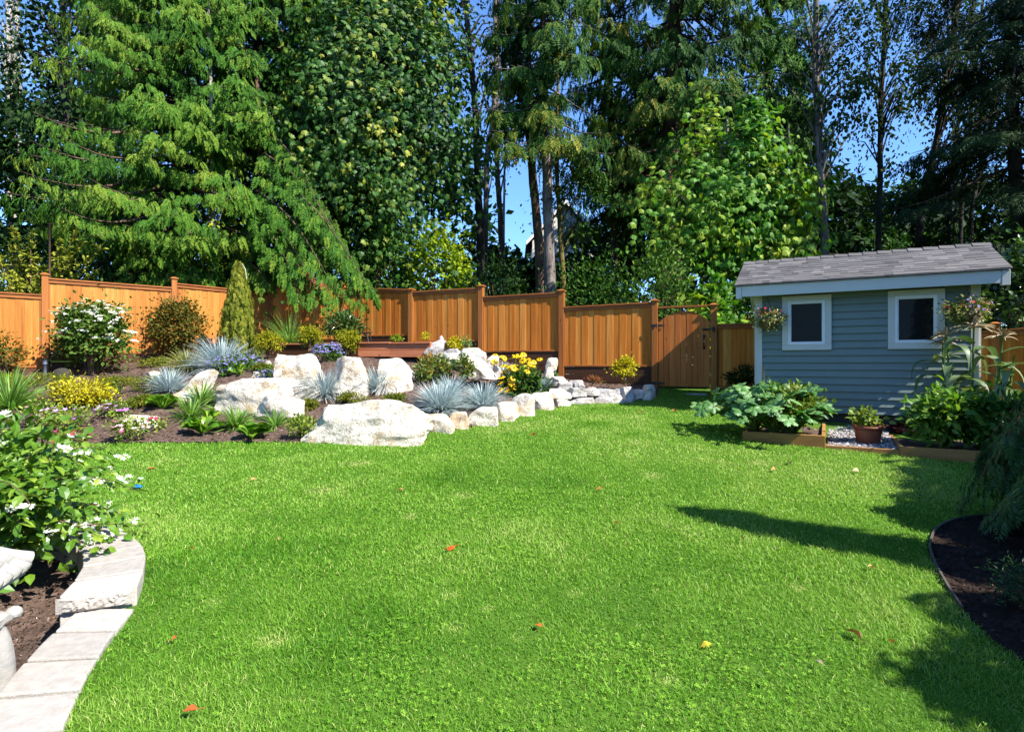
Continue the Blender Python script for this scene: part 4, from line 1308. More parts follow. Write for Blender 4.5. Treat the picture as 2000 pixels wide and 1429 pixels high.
L['tomato'] = greens('tomato_leaf', (78, 112, 30), (128, 158, 52), (190, 192, 70), .6, trans=.3)
L['pepper'] = greens('pepper_leaf', (60, 108, 24), (104, 156, 40), (160, 192, 70), .6, trans=.35, spec=.5)
L['corn'] = greens('corn_leaf', (66, 96, 50), (110, 138, 84), (166, 182, 134), .6, trans=.25, spec=.5, jitter=.3)
L['straw'] = greens('dry_tassel', (168, 138, 92), (206, 178, 128), (232, 212, 170), .62, trans=.2)
L['lettuce'] = greens('purple_leaf', (36, 14, 26), (62, 26, 40), (96, 50, 60), .6, trans=.2)
L['basket'] = greens('basket_leaf', (84, 108, 36), (132, 146, 56), (186, 178, 96), .6, trans=.3, jitter=.4)
L['weeping'] = greens('weeping_spray', (34, 78, 36), (62, 114, 56), (104, 150, 84), .46, trans=.2)
L['dead'] = greens('dead_frond', (128, 70, 34), (170, 100, 50), (196, 134, 76), .6, trans=.2)
L['f_white'] = greens('white_petal', (214, 214, 196), (240, 240, 230), (252, 252, 246), .86, trans=.3, jitter=.3)
L['f_purple'] = greens('violet_petal', (112, 96, 190), (146, 132, 218), (190, 180, 238), .72, trans=.3, jitter=.5)
L['f_lilac'] = greens('lilac_petal', (176, 92, 200), (210, 140, 226), (240, 206, 246), .72, trans=.3, jitter=.5)
L['f_pink'] = greens('pink_petal', (214, 96, 120), (238, 170, 180), (250, 226, 226), .75, trans=.3, jitter=.5)
L['f_red'] = greens('crimson_petal', (130, 8, 46), (188, 20, 70), (220, 60, 110), .72, trans=.25, jitter=.5)
L['f_yellow'] = greens('yellow_petal', (232, 172, 0), (248, 206, 6), (252, 226, 40), .75, trans=.3, jitter=.3)
L['f_scarlet'] = greens('scarlet_petal', (180, 16, 16), (214, 30, 34), (226, 70, 80), .72, trans=.25, jitter=.5)
L['f_orange'] = greens('orange_petal', (214, 120, 10), (240, 158, 20), (250, 190, 60), .72, trans=.3)
M['eye'] = plain_mat('dark_flower_eye', lin(70, 46, 16), .8)

OVAL, OVALW, DIAM, NARROW, MAPLE = T_oval(), T_oval(.36), T_diamond(), T_diamond(.16, .15), T_maple()
STRIP = T_strip(); FINE = T_strip(4, .014, .6)
_r0 = rng(5)
SPRAY = [T_spray(_r0) for _ in range(4)]
FIRS = [T_spray(_r0, 8, .034, .25, 1.0, .05) for _ in range(4)]
FLOWER5 = (np.array([(0, 0, 0)] + [(math.cos(a) * (1 if i % 2 else .45), math.sin(a) * (1 if i % 2 else .45), .12 if i % 2 else .02) for i, a in enumerate(np.arange(10) * math.pi / 5)]),
           [(0, 1 + i, 1 + (i + 1) % 10) for i in range(10)])


def leaves(mb, T, pos, d, up, s, tint):
    if len(pos): mb.batch(inst(T[0], pos, frames(d, up), s), T[1], tint)


def finish(mb, name, mat, parent):
    return mb.build(name, mat, parent) if mb.n else None


def clump_points(r, n, dims, k, shell=.72, spreadf=.34, low=-.9):
    """points in lumpy ellipsoid; returns points and their clump directions"""
    c = spread(r, k); c[:, 2] = np.where(c[:, 2] < low, -c[:, 2], c[:, 2])
    rad = r.uniform(shell - .25, shell + .2, k)
    c = c * rad[:, None]
    i = r.integers(0, k, n)
    p = c[i] + r.normal(size=(n, 3)) * spreadf * r.uniform(.5, 1.1, k)[i][:, None]
    return p * np.asarray(dims), c * np.asarray(dims), i


def shrub(name, label, cat, base, w, h, T, ls, n, mat, k=26, group=None, dep=None, flowers=None, upw=.5, stems=True, seed=1, zc=.55, spreadf=.34, tb=.5, stem_mat='twig', lean=(0, 0)):
    """leafy shrub: lumpy crown of single leaves on stems; flowers = (mat, count, size, per-head, top_only)"""
    r = rng(seed); base = np.asarray(base, float)
    t = thing(name, label, cat, base, group)
    dims = np.array([w / 2, (dep or w) / 2, h * .5]) * .86
    ctr = base + np.array([lean[0], lean[1], h * zc])
    P, C, idx = clump_points(r, n, dims, k, spreadf=spreadf)
    ct = r.normal(tb, .17, k)
    out = nrm(P / dims)
    d = out * .8 + spread(r, n) * .75 + np.array([0, 0, .15])
    up = np.array([0, 0, 1.0]) * upw + out * .6 + spread(r, n) * .5
    pos = P + ctr
    keep = pos[:, 2] > G(pos[:, 0], pos[:, 1]) - .02
    mb = MB(); sz = r.uniform(.65, 1.2, n) * ls
    leaves(mb, T, pos[keep], d[keep], up[keep], sz[keep], np.clip(ct[idx] + r.normal(0, .12, n), 0, 1)[keep])
    mb.build('foliage', mat, t)
    if stems:
        sb = MB()
        for c in C[:: max(1, k // 14)]:
            e = c * .8 + ctr; m_ = (base * .45 + e * .55) + r.normal(0, .03, 3) * w
            sb.tube([base + r.normal(0, .02, 3), m_, e], [.016 * w + .006, .010 * w + .004, .004], 5)
        sb.build('stem', M[stem_mat], t)
    if flowers:
        fm, cnt, fs, per, top = flowers
        fb = MB(); o = spread(r, cnt)
        o[:, 2] = r.uniform(-.15 if top else -.6, 1.1, cnt); o[:, 1] -= .25; o = nrm(o)
        c = o * dims * r.uniform(.95, 1.25, cnt)[:, None] + ctr
        i = np.repeat(np.arange(cnt), per); m_ = len(i)
        pp = c[i] + r.normal(size=(m_, 3)) * np.array([1, 1, .35]) * fs * (1.1 if per > 1 else 0)
        nn = o[i] * .5 + np.array([0, -.2, .8]) + spread(r, m_) * .35
        leaves(fb, FLOWER5, pp, np.cross(nn, spread(r, m_)), nn, fs * r.uniform(.6, 1.1, m_), r.uniform(.2, 1, m_))
        fb.build('blossoms', L[fm], t)
    return t


def tuft(name, label, cat, base, rad, h, n, mat, w=.007, group=None, seed=1, bend=1.0, upr=.55, jit=.12):
    """clump of grassy blades"""
    r = rng(seed); base = np.asarray(base, float); t = thing(name, label, cat, base, group)
    a = r.uniform(0, 2 * math.pi, n); el = np.clip(r.beta(2.0, 1.35, n), .04, 1) * math.pi / 2 * (.70 + .3 * upr)
    d = np.stack([np.cos(a) * np.cos(el), np.sin(a) * np.cos(el), np.sin(el)], 1)
    ln = (np.cos(el) * rad + np.sin(el) * h) * r.uniform(.7, 1.12, n)
    up = np.array([0, 0, 1.0]) + np.stack([-d[:, 0], -d[:, 1], 0 * a], 1) * .8 + spread(r, n) * .3
    off = np.stack([np.cos(a), np.sin(a), 0 * a], 1) * (r.uniform(0, jit, n) * rad)[:, None]
    k = 5; u = np.linspace(0, 1, k)
    side = nrm(np.cross(d, np.array([0, 0, 1.0]) + 0 * d) + 1e-6)
    tw = spread(r, n) * .5; side = nrm(side + tw)
    P = base + off[:, None, :] + d[:, None, :] * (ln[:, None] * u[None, :])[:, :, None]
    sag = bend * .42 * ln[:, None] * (u ** 2.2)[None, :] * (.35 + .65 * np.cos(el))[:, None]
    P[:, :, 2] -= sag
    P[:, :, 2] = np.maximum(P[:, :, 2], G(P[:, :, 0].ravel(), P[:, :, 1].ravel()).reshape(n, k) + .01)
    ww = (w * (1 - u ** 2) * .5 + .0009)[None, :, None] * r.uniform(.7, 1.3, n)[:, None, None]
    V = np.stack([P - side[:, None, :] * ww, P + side[:, None, :] * ww], 2).reshape(n, 2 * k, 3)
    mb = MB(); mb.batch(V, [(2 * i, 2 * i + 1, 2 * i + 3, 2 * i + 2) for i in range(k - 1)], np.clip(r.normal(.5, .22, n), 0, 1))
    mb.build('foliage', mat, t)
    return t


def strap_leaf(P, wid, up, fold=.25):
    """leaf of varying width along a path P (k,3); returns V, F with a folded midrib"""
    k = len(P); T = nrm(np.gradient(P, axis=0)); S = nrm(np.cross(T, up)); N = np.cross(S, T)
    V = np.stack([P - S * wid[:, None] + N * (wid * fold)[:, None], P, P + S * wid[:, None] + N * (wid * fold)[:, None]], 1).reshape(-1, 3)
    F = []
    for i in range(k - 1):
        F += [(3 * i, 3 * i + 1, 3 * i + 4, 3 * i + 3), (3 * i + 1, 3 * i + 2, 3 * i + 5, 3 * i + 4)]
    return V, F


def rosette(name, label, base, rad, h, n, mat, wid=.32, seed=1, group=None, cat='plant'):
    """clump of broad arching leaves (bergenia, hosta)"""
    r = rng(seed); base = np.asarray(base, float); t = thing(name, label, cat, base, group); mb = MB()
    for i in range(n):
        a = r.uniform(0, 2 * math.pi); f = r.uniform(.25, 1); o = np.array([math.cos(a), math.sin(a), 0])
        ln = rad * r.uniform(.8, 1.15); u = np.linspace(0, 1, 8)
        P = base + o * (u * ln * (f ** .7))[:, None] + np.array([0, 0, 1.0]) * (h * (1.25 - .8 * f) * np.sin(u * math.pi * (.45 + .25 * f)))[:, None]
        P[:, 2] = np.maximum(P[:, 2], G(P[:, 0], P[:, 1]) + .012)
        w = wid * ln * np.interp(u, [0, .3, .5, .75, .92, 1], [.08, .12, .55, .62, .34, .03]) * r.uniform(.8, 1.1)
        V, F = strap_leaf(P, w, np.array([0, 0, 1.0]) + r.normal(0, .35, 3), .18)
        mb.add(V, F, float(np.clip(r.normal(.5, .22), 0, 1)))
    mb.build('foliage', mat, t, smooth=True)
    return t


# ------------------------------------------------------------------ plants of the rock garden
gF = 'blue fescue tufts'
for i, (px, v, rad, hh, lab, n) in enumerate([
        (432, 724, .62, .72, 'largest blue fescue tuft on the crest beside the violet bellflowers', 900),
        (331, 766, .34, .48, 'small upright blue fescue tuft beside the leaning cream rock', 480),
        (634, 776, .50, .50, 'blue fescue tuft between the tall broad boulder and upright boulder', 700),
        (742, 764, .36, .46, 'blue fescue tuft in front of the squarish white boulder', 560),
        (860, 806, .52, .52, 'big blue fescue tuft behind the smallest edging stones', 900),
        (944, 800, .42, .50, 'blue fescue tuft behind the wide edging stone', 760),
        (880, 778, .34, .46, 'blue fescue tuft half hidden behind the two big tufts', 420),
        (1066, 764, .30, .40, 'small blue fescue tuft right under the yellow daisies', 420),
        (1093, 729, .30, .38, 'blue fescue tuft against the dark skirting of the fence', 420),
        (985, 742, .34, .42, 'blue fescue tuft mostly hidden behind the yellow daisies', 380)]):
    tuft('blue_fescue', lab, 'ornamental grass', on_ground(px, v), rad, hh, n, L['fescue'], .011, gF, 500 + i, .8)
tuft('sedge', 'yellow striped sedge arching beside the largest fescue', 'ornamental grass', on_ground(368, 726), .55, .55, 520, L['sedge'], .012, None, 520, 1.2)
tuft('sedge', 'pale yellow sedge behind the largest fescue below the weeping cypress', 'ornamental grass', on_ground(490, 694), .45, .5, 420, L['sedge'], .012, None, 521, 1.1)
tuft('maiden_grass', 'thin wispy green grass against the shaded fence', 'ornamental grass', W(566, 672, 13.6), .5, .95, 260, L['daylily'], .014, None, 522, .9)
gD = 'strappy green clumps along the front of the bed'
for i, (px, v, rad, hh, lab, n) in enumerate([
        (18, 800, .62, .78, 'large strappy green clump behind the flowering bush at the bed end', 300),
        (392, 792, .30, .50, 'strappy green clump leaning on the rounded cream boulder', 150),
        (374, 818, .30, .44, 'strappy green clump in front of the rounded boulder beside the broad leaves', 150),
        (462, 838, .30, .42, 'fullest strappy green clump between two broad leaved plants', 190),
        (538, 834, .22, .38, 'thin strappy green clump beside the largest boulder', 80)]):
    tuft('daylily', lab, 'plant', on_ground(px, v), rad, hh, n, L['daylily'], .022, gD, 530 + i, .9, .5)
for i, (px, v, rad, lab) in enumerate([
        (318, 800, .34, 'broad leaved green plant below the small fescue'),
        (395, 848, .36, 'broad leaved green plant in the middle of the bed front'),
        (492, 860, .33, 'broad leaved green plant at the lawn edge beside the largest boulder'),
        (440, 800, .22, 'broad leaved plant behind the fullest strappy clump'),
        (468, 734, .20, 'small light green leafy plant on top of the rounded boulder'),
        (408, 830, .22, 'broad leaved plant tucked under the strappy clump')]):
    rosette('bergenia', lab, on_ground(px, v), rad, .24, 26 if rad > .3 else 15, L['hosta'], .34, 540 + i, 'broad leaved green plants')


def place(px, v, depth=None):
    return W(px, v, depth) if depth else on_ground(px, v)


gSz = lambda px0, px1, d: (px1 - px0) / FPX * d
b = on_ground(178, 732)
shrub('viburnum_shrub', 'rounded shrub with white flower clusters in front of the sunlit fence', 'shrub', b, 1.8, 1.5, OVALW, .085, 5200, L['shrub'], 44, dep=1.1, flowers=('f_white', 95, .030, 9, True), seed=601, spreadf=.27)
b = on_ground(348, 704)
shrub('rusty_shrub', 'airy olive and rust shrub against the sunlit fence', 'shrub', b, 1.4, 1.35, OVALW, .065, 4600, L['rusty'], 40, dep=.9, seed=602, spreadf=.28)
b = on_ground(5, 736)
shrub('small_shrub', 'orange green shrub at the fence beside the lone mossy stone', 'shrub', b, .75, .8, OVAL, .08, 700, L['rusty'], 16, seed=603)
b = on_ground(158, 794)
shrub('golden_shrub', 'bright yellow spreading shrub in the mulch', 'shrub', b, .98, .50, OVAL, .055, 2400, L['gold'], 34, dep=.8, seed=604, upw=.9, zc=.42)
b = W(505, 690, 12.6)
for i, (px, v, d, w, h, lab) in enumerate([(526, 690, 12.3, .62, .48, 'smallest golden round conifer beside the weeping cypress'),
                                           (606, 682, 12.0, .58, .52, 'golden round conifer in the middle of three'),
                                           (678, 688, 11.9, .54, .52, 'golden round conifer at the end of the timber bed')]):
    shrub('golden_conifer', lab, 'shrub', W(px, v, d), w, h, T_diamond(.22, .05), .05, 2600, L['goldball'], 40, group='golden ball conifers', seed=610 + i, upw=.2, zc=.5, spreadf=.22)
shrub('rhododendron', 'dark glossy shrub in the shade behind the golden conifers', 'shrub', W(668, 668, 13.0), .95, .62, NARROW, .15, 900, L['rhodo'], 26, seed=614, upw=.8)
shrub('rhododendron', 'sunlit pieris shrub with yellowing lower leaves above the big fescue', 'shrub', on_ground(848, 748), .78, .50, NARROW, .11, 1100, L['pieris'], 24, seed=615, upw=.8)
shrub('rhododendron', 'small pieris shrub between the pale slab and the larger pieris', 'shrub', W(906, 742, 10.3), .36, .42, NARROW, .10, 420, L['pieris'], 12, seed=616, upw=.8)
shrub('rhododendron', 'dark small shrub at the short fence by the shed', 'shrub', W(1448, 762, 10.9), .55, .42, NARROW, .13, 380, L['dark'], 14, seed=617, upw=.8)
gP = 'violet bellflower clumps'
for i, (px, v, w, h, lab, n, nf) in enumerate([
        (462, 726, 1.05, .40, 'wide violet bellflower clump beside the largest fescue', 1500, 230),
        (642, 704, .66, .42, 'dense violet bellflower clump above the tall white boulder', 900, 260),
        (528, 748, .52, .30, 'small violet bellflower clump against the tall white boulder', 700, 70),
        (498, 690, .45, .28, 'sparse violet bellflower clump under the smallest golden conifer', 500, 36),
        (440, 736, .25, .2, 'tiny bellflower clump left of the rounded boulder top', 220, 10)]):
    shrub('bellflower', lab, 'flowers', on_ground(px, v), w, h, DIAM, .05, n, L['under'], 26, gP, flowers=('f_purple', nf, .026, 1, True), seed=620 + i, stems=False, zc=.42)
gM = 'low green cushions'
for i, (px, v, w, h, lab) in enumerate([
        (600, 800, .42, .20, 'moss green cushion on top edge of the largest boulder'),
        (690, 784, .52, .20, 'moss green cushion below the upright boulder'),
        (770, 792, .52, .24, 'moss green cushion in front of the dark hollow'),
        (300, 716, .75, .26, 'low green cushion under the rusty shrub'),
        (235, 752, 1.0, .22, 'low green cushion behind the golden shrub'),
        (300, 762, .75, .30, 'low green cushion at the small cream rock'),
        (95, 752, 1.0, .28, 'low green cushion below the mossy stone'),
        (282, 792, .55, .2, 'thin pale green creeper above the pink roses'),
        (10, 756, .8, .3, 'yellow green cushion at the far fence corner'),
        (515, 722, .5, .12, 'flat thyme mat beside the tall white boulder')]):
    shrub('cushion_plant', lab, 'plant', on_ground(px, v), w, h, T_diamond(.14, .1), .055, 1500, L['lime'] if i == 8 else L['moss'], 30, gM, seed=640 + i, stems=False, zc=.3, spreadf=.25)
shrub('cushion_plant', 'yellow green cushion among the cascade rocks', 'plant', W(888, 688, 11.9), .38, .30, OVAL, .05, 600, L['gold'], 20, seed=655, stems=False)
shrub('cushion_plant', 'small yellow cushion on the timber bed end', 'plant', W(832, 668, 12.4), .2, .2, OVAL, .04, 250, L['gold'], 12, seed=656, stems=False)
shrub('cushion_plant', 'small light green plant inside the timber bed', 'plant', W(776, 668, 12.6), .26, .16, OVAL, .04, 250, L['lime'], 12, seed=657, stems=False)
shrub('small_shrub', 'small yellow green shrub at the largest boulder corner on the lawn edge', 'shrub', on_ground(594, 858), .46, .32, OVAL, .05, 800, L['petunia'], 22, seed=658)
shrub('seedling', 'little reddish dead plant before the dark skirting', 'plant', W(1158, 752, 11.4), .36, .18, NARROW, .06, 160, L['dead'], 12, seed=659)
shrub('lavender', 'thin silver green plant on top of the cascade', 'plant', W(912, 682, 11.9), .28, .34, NARROW, .06, 170, L['daylily'], 12, seed=660)
shrub('bedding_plant', 'small dark leafy plant with one white flower beside the golden shrub', 'plant', on_ground(216, 772), .28, .2, OVAL, .06, 160, L['under'], 10, flowers=('f_white', 2, .03, 1, True), seed=661, stems=False)
shrub('petunia', 'lilac petunia clump in the open mulch', 'flowers', on_ground(224, 816), .52, .24, OVAL, .055, 420, L['petunia'], 16, None, flowers=('f_lilac', 16, .055, 1, True), seed=662, stems=False)
shrub('petunia', 'lilac and white petunias behind the flowering bush', 'flowers', on_ground(130, 846), .7, .42, OVAL, .055, 500, L['petunia'], 16, None, flowers=('f_lilac', 20, .05, 1, True), seed=663, stems=False)
shrub('petunia', 'magenta petunias at the lawn corner above the flowering bush', 'flowers', on_ground(140, 872), .5, .24, OVAL, .055, 300, L['petunia'], 14, None, flowers=('f_red', 14, .05, 1, True), seed=664, stems=False)
shrub('rose_bush', 'low pink rose bush at the lawn edge in front of a flat stone', 'flowers', on_ground(256, 862), .52, .34, OVAL, .05, 700, L['petunia'], 20, None, flowers=('f_pink', 34, .04, 1, True), seed=665, stems=False)
shrub('rose_bush', 'small crimson flowers beside the flat cream stone', 'flowers', on_ground(304, 842), .26, .22, OVAL, .05, 150, L['petunia'], 10, None, flowers=('f_red', 8, .045, 1, True), seed=666, stems=False)
shrub('rose_bush', 'green bush with pink buds behind the flowering bush', 'flowers', on_ground(90, 838), .55, .4, OVAL, .06, 420, L['petunia'], 14, None, flowers=('f_pink', 6, .04, 1, True), seed=667, stems=False)
# yellow topiary on a short stem by the gate
p = W(1220, 764, 11.45)
t = shrub('yellow_topiary', 'bright yellow leafy little standard tree before the fence', 'shrub', p + np.array([0, 0, .24]), .56, .44, OVAL, .06, 1100, L['gold'], 26, seed=668, zc=.55, spreadf=.26)
mb = MB(); mb.tube([p, p + np.array([.02, 0, .14]), p + np.array([0, 0, .34])], [.018, .015, .012], 7); mb.build('trunk', M['twig'], t)

# yellow daisies
r = rng(680); b = on_ground(1016, 776)
ds = thing('daisy_clump', 'tall clump of yellow daisies with dark green leaves behind the edging stones', 'flowers', b)
mb = MB(); n = 1500
P, C, idx = clump_points(r, n, np.array([.46, .30, .26]), 24, spreadf=.28)
o = nrm(P); leaves(mb, OVAL, P + b + np.array([0, 0, .25]), o * .7 + spread(r, n) * .6, np.array([0, 0, .8]) + spread(r, n) * .5, r.uniform(.06, .13, n), r.uniform(.1, .7, n))
mb.build('foliage', L['under'], ds)
dm = MB(); pet = T_oval(.22, .1, .03)
a = np.arange(12) * 2 * math.pi / 12
d_ = np.stack([np.cos(a), np.sin(a), 0 * a - .08], 1)
leaves(dm, pet, d_ * .010, d_, np.tile([0, 0, 1.0], (12, 1)), .055, .5)
fl_me = dm.mesh('daisy_petals'); fl_me.materials.append(L['f_yellow'])
em = MB(); em.add(ICO[2][0] * np.array([.014, .014, .011]) + np.array([0, 0, .006]), ICO[2][1]); ey_me = em.mesh('daisy_eye', True); ey_me.materials.append(M['eye'])
sb = MB()
spots = [(r.normal(0, .3), r.normal(-.02, .2), r.uniform(.48, .86)) for _ in range(40)] + [(-.32 + r.uniform(-.1, .25), -.3, r.uniform(.12, .42)) for _ in range(9)]
for i, (dx, dy, hz) in enumerate(spots):
    dx = float(np.clip(dx, -.5, .48)); q = b + np.array([dx, dy, hz])
    f = bpy.data.objects.new('flower_head', fl_me); COL.objects.link(f); f.parent = ds; f.location = tuple(q - b)
    f.rotation_euler = (r.uniform(.2, 1.2), r.uniform(-.4, .4), r.uniform(-.7, .7)); s = r.uniform(1.0, 1.4); f.scale = (s, s, s)
    e = bpy.data.objects.new('flower_eye', ey_me); COL.objects.link(e); e.parent = f
    sb.tube([b + np.array([dx * .4, dy * .5, .05]), (b + q) / 2 + np.array([dx * .2, dy * .2, .05]), q], [.006, .005, .004], 5)
sb.build('stem', M['stem_green'], ds)

# weeping cypress: strands hanging from a nodding leader
r = rng(690); b = on_ground(466, 698)
b = W(466, 688, 13.0); H = (688 - 514) / FPX * 13.0
wc = thing('weeping_cypress', 'narrow yellow green weeping cypress in front of the fence', 'tree', b)
mb = MB(); leader = [b + np.array([.02 * math.sin(3 * u), .0, H * u * (1.0 if u < .93 else .99)]) for u in np.linspace(0, .95, 9)] + [b + np.array([.09, -.02, H * .99]), b + np.array([.17, -.03, H * .93]), b + np.array([.2, -.03, H * .82])]
mb.tube(leader, np.linspace(.05, .006, len(leader)), 7); mb.build('trunk', M['bark_pale'], wc, smooth=True)
mb = MB(); n = 250
for i in range(n):
    f = r.beta(1.0, 1.25); z0 = H * (1 - f * .95); a = r.uniform(0, 6.283); R_ = (.12 + .36 * f ** .8) * r.uniform(.45, 1.05)
    hang = min(z0, r.uniform(.25, .7)); k = 12
    o = np.array([math.cos(a), math.sin(a), 0])
    p0 = b + np.array([0, 0, z0]); u = np.linspace(.1, 1, k)
    P = p0 + o * (R_ * np.minimum(1, u * 2.2))[:, None] + np.array([0, 0, 1.0]) * (.06 * np.sin(np.minimum(1, u * 2) * 3.14) - hang * np.maximum(0, u - .25) ** 1.1 * 1.25)[:, None]
    for sgn in (0, 1, 2, 3):
        dd = np.tile([0, 0, -1.0], (k, 1)) + spread(r, k) * .6
        leaves(mb, SPRAY[sgn], P + r.normal(0, .02, (k, 3)), dd, np.tile(o, (k, 1)) + spread(r, k) * .5, r.uniform(.08, .15, k), np.clip(r.normal(.5, .2) + r.normal(0, .1, k), 0, 1))
mb.build('crown', L['nootka'], wc)

# ------------------------------------------------------------------ plants by the shed
def big_leaf(r, base, a, out, hgt, size, mat_tint):
    """squash: petiole and a lobed, cupped leaf with toothed edge"""
    o = np.array([math.cos(a), math.sin(a), 0]); tip = base + o * out + np.array([0, 0, hgt])
    n = 44; th = np.linspace(-math.pi * .90, math.pi * .90, n)
    rad = size * (.46 + .54 * np.abs(np.cos(th * 2.5)) ** .8) * (1 + .06 * np.where(np.arange(n) % 2, 1, -1)) * (1 - .15 * np.abs(th) / math.pi)
    fwd = nrm(o * .9 + np.array([0, 0, r.uniform(-.8, .4)]) + r.normal(0, .2, 3)); nn = nrm(np.array([0, 0, 1.0]) + o * .35 + np.array([.15, -.35, 0]) + r.normal(0, .38, 3))
    s = nrm(np.cross(fwd, nn)); nn = np.cross(s, fwd)
    ring = tip + fwd * (rad * np.cos(th))[:, None] + s * (rad * np.sin(th))[:, None] + nn * (-.22 * rad + .05 * size * np.cos(th * 5))[:, None]
    mid = tip + fwd * (rad * .5 * np.cos(th))[:, None] + s * (rad * .5 * np.sin(th))[:, None] + nn * (-.02 * size + .03 * size * np.cos(th * 5))[:, None]
    V = np.vstack([[tip - nn * .01], mid, ring]); F = [(0, 1 + i, 2 + i) for i in range(n - 1)] + [(1 + i, 1 + n + i, 2 + n + i, 2 + i) for i in range(n - 1)]
    return V, F, [base, base + o * out * .45 + np.array([0, 0, hgt * .75]), tip]


r = rng(701)
sq0 = S3(sA + .18, DF - .45, zPL - .05)
sqp = thing('squash_plant', 'squash plant with big silvery lobed leaves spilling onto the lawn', 'plant', sq0)
mb, st = MB(), MB()
cent = [sq0 + np.array([SR[0], SR[1], 0]) * k + np.array([0, .0, 0]) for k in (-.05, .2, .45)]
for i in range(120):
    c = cent[i % 3]; a = r.uniform(0, 6.283); f = r.uniform(.15, 1)
    if i % 3 == 0 and i % 2: a = r.uniform(2.2, 4.6)
    out = (.16 + .60 * f) * (1.25 if math.cos(a) < -.3 else .75); h = .68 * (1 - .72 * f) + r.uniform(.02, .1)
    tipz = gz(*(c[:2] + np.array([math.cos(a), math.sin(a)]) * out)) + .10
    h = max(h, tipz - c[2]); 
    if c[2] + h < tipz: h = tipz - c[2]
    V, F, pth = big_leaf(r, c, a, out, h, r.uniform(.10, .165), .5)
    mb.add(V, F, float(np.clip(r.normal(.5, .2), 0, 1))); st.tube(pth, [.014, .012, .009], 6)
def mottled(name):
    m = L['squash'].copy(); m.name = name; nt = m.node_tree
    rp = [n for n in nt.nodes if n.type == 'VALTORGB'][0]; col = tex_noise(nt, 26, 4, .6)
    r_ = ramp(nt, [(.56, (0, 0, 0, 1)), (.66, (.45, .45, .45, 1))], col); c = mixrgb(nt, r_.outputs[0], rp.outputs['Color'], lin(196, 212, 192, .62))
    b_ = [n for n in nt.nodes if n.type == 'BSDF_PRINCIPLED'][0]; nt.links.new(c, b_.inputs['Base Color']); return m
mb.build('foliage', mottled('squash_leaf_mottled'), sqp, smooth=True); st.build('stem', M['stem_green'], sqp, smooth=True)
fb = MB(); q = sq0 + np.array([.02, -.15, .30]); fb.lathe([(.012, 0), (.02, .03), (.03, .06), (.026, .09), (.006, .12)], q, 8); fb.build('flower', L['f_orange'], sqp, smooth=True)
pb = S3(sM - .42, DF - .40, zPL - .05)
shrub('tomato_plant', 'sprawling yellow green tomato plant drooping over the bed corner', 'plant', pb, .95, .66, OVAL, .075, 1700, L['tomato'], 34, dep=.7, seed=702, upw=.4, spreadf=.25, stem_mat='stem_green')
pb = S3(sM - .62, .42, zPL - .05)
shrub('bean_plant', 'leafy light green bean plants against the shed siding', 'plant', pb, 1.0, .72, OVALW, .10, 900, L['pepper'], 26, dep=.5, seed=703, upw=.6, spreadf=.27, stem_mat='stem_green')
pb = S3(sB + .50, DF - .48, zPR - .05)
shrub('pepper_plant', 'bushy bright green pepper plant beside the clay pot', 'plant', pb, 1.0, .78, OVAL, .12, 1500, L['pepper'], 30, dep=.8, seed=704, upw=.6, spreadf=.26, stem_mat='stem_green')
pb = S3(sB + 1.05, DF - .35, zPR - .05)
shrub('pepper_plant', 'shaded green pepper plant under the corn', 'plant', pb, .8, .66, OVAL, .12, 800, L['under'], 22, dep=.7, seed=705, upw=.6, stem_mat='stem_green')
rosette('lettuce', 'dark purple lettuce at the bed corner beside the clay pot', S3(sB + .12, .52, zPR - .05), .22, .24, 22, L['lettuce'], .42, 706)
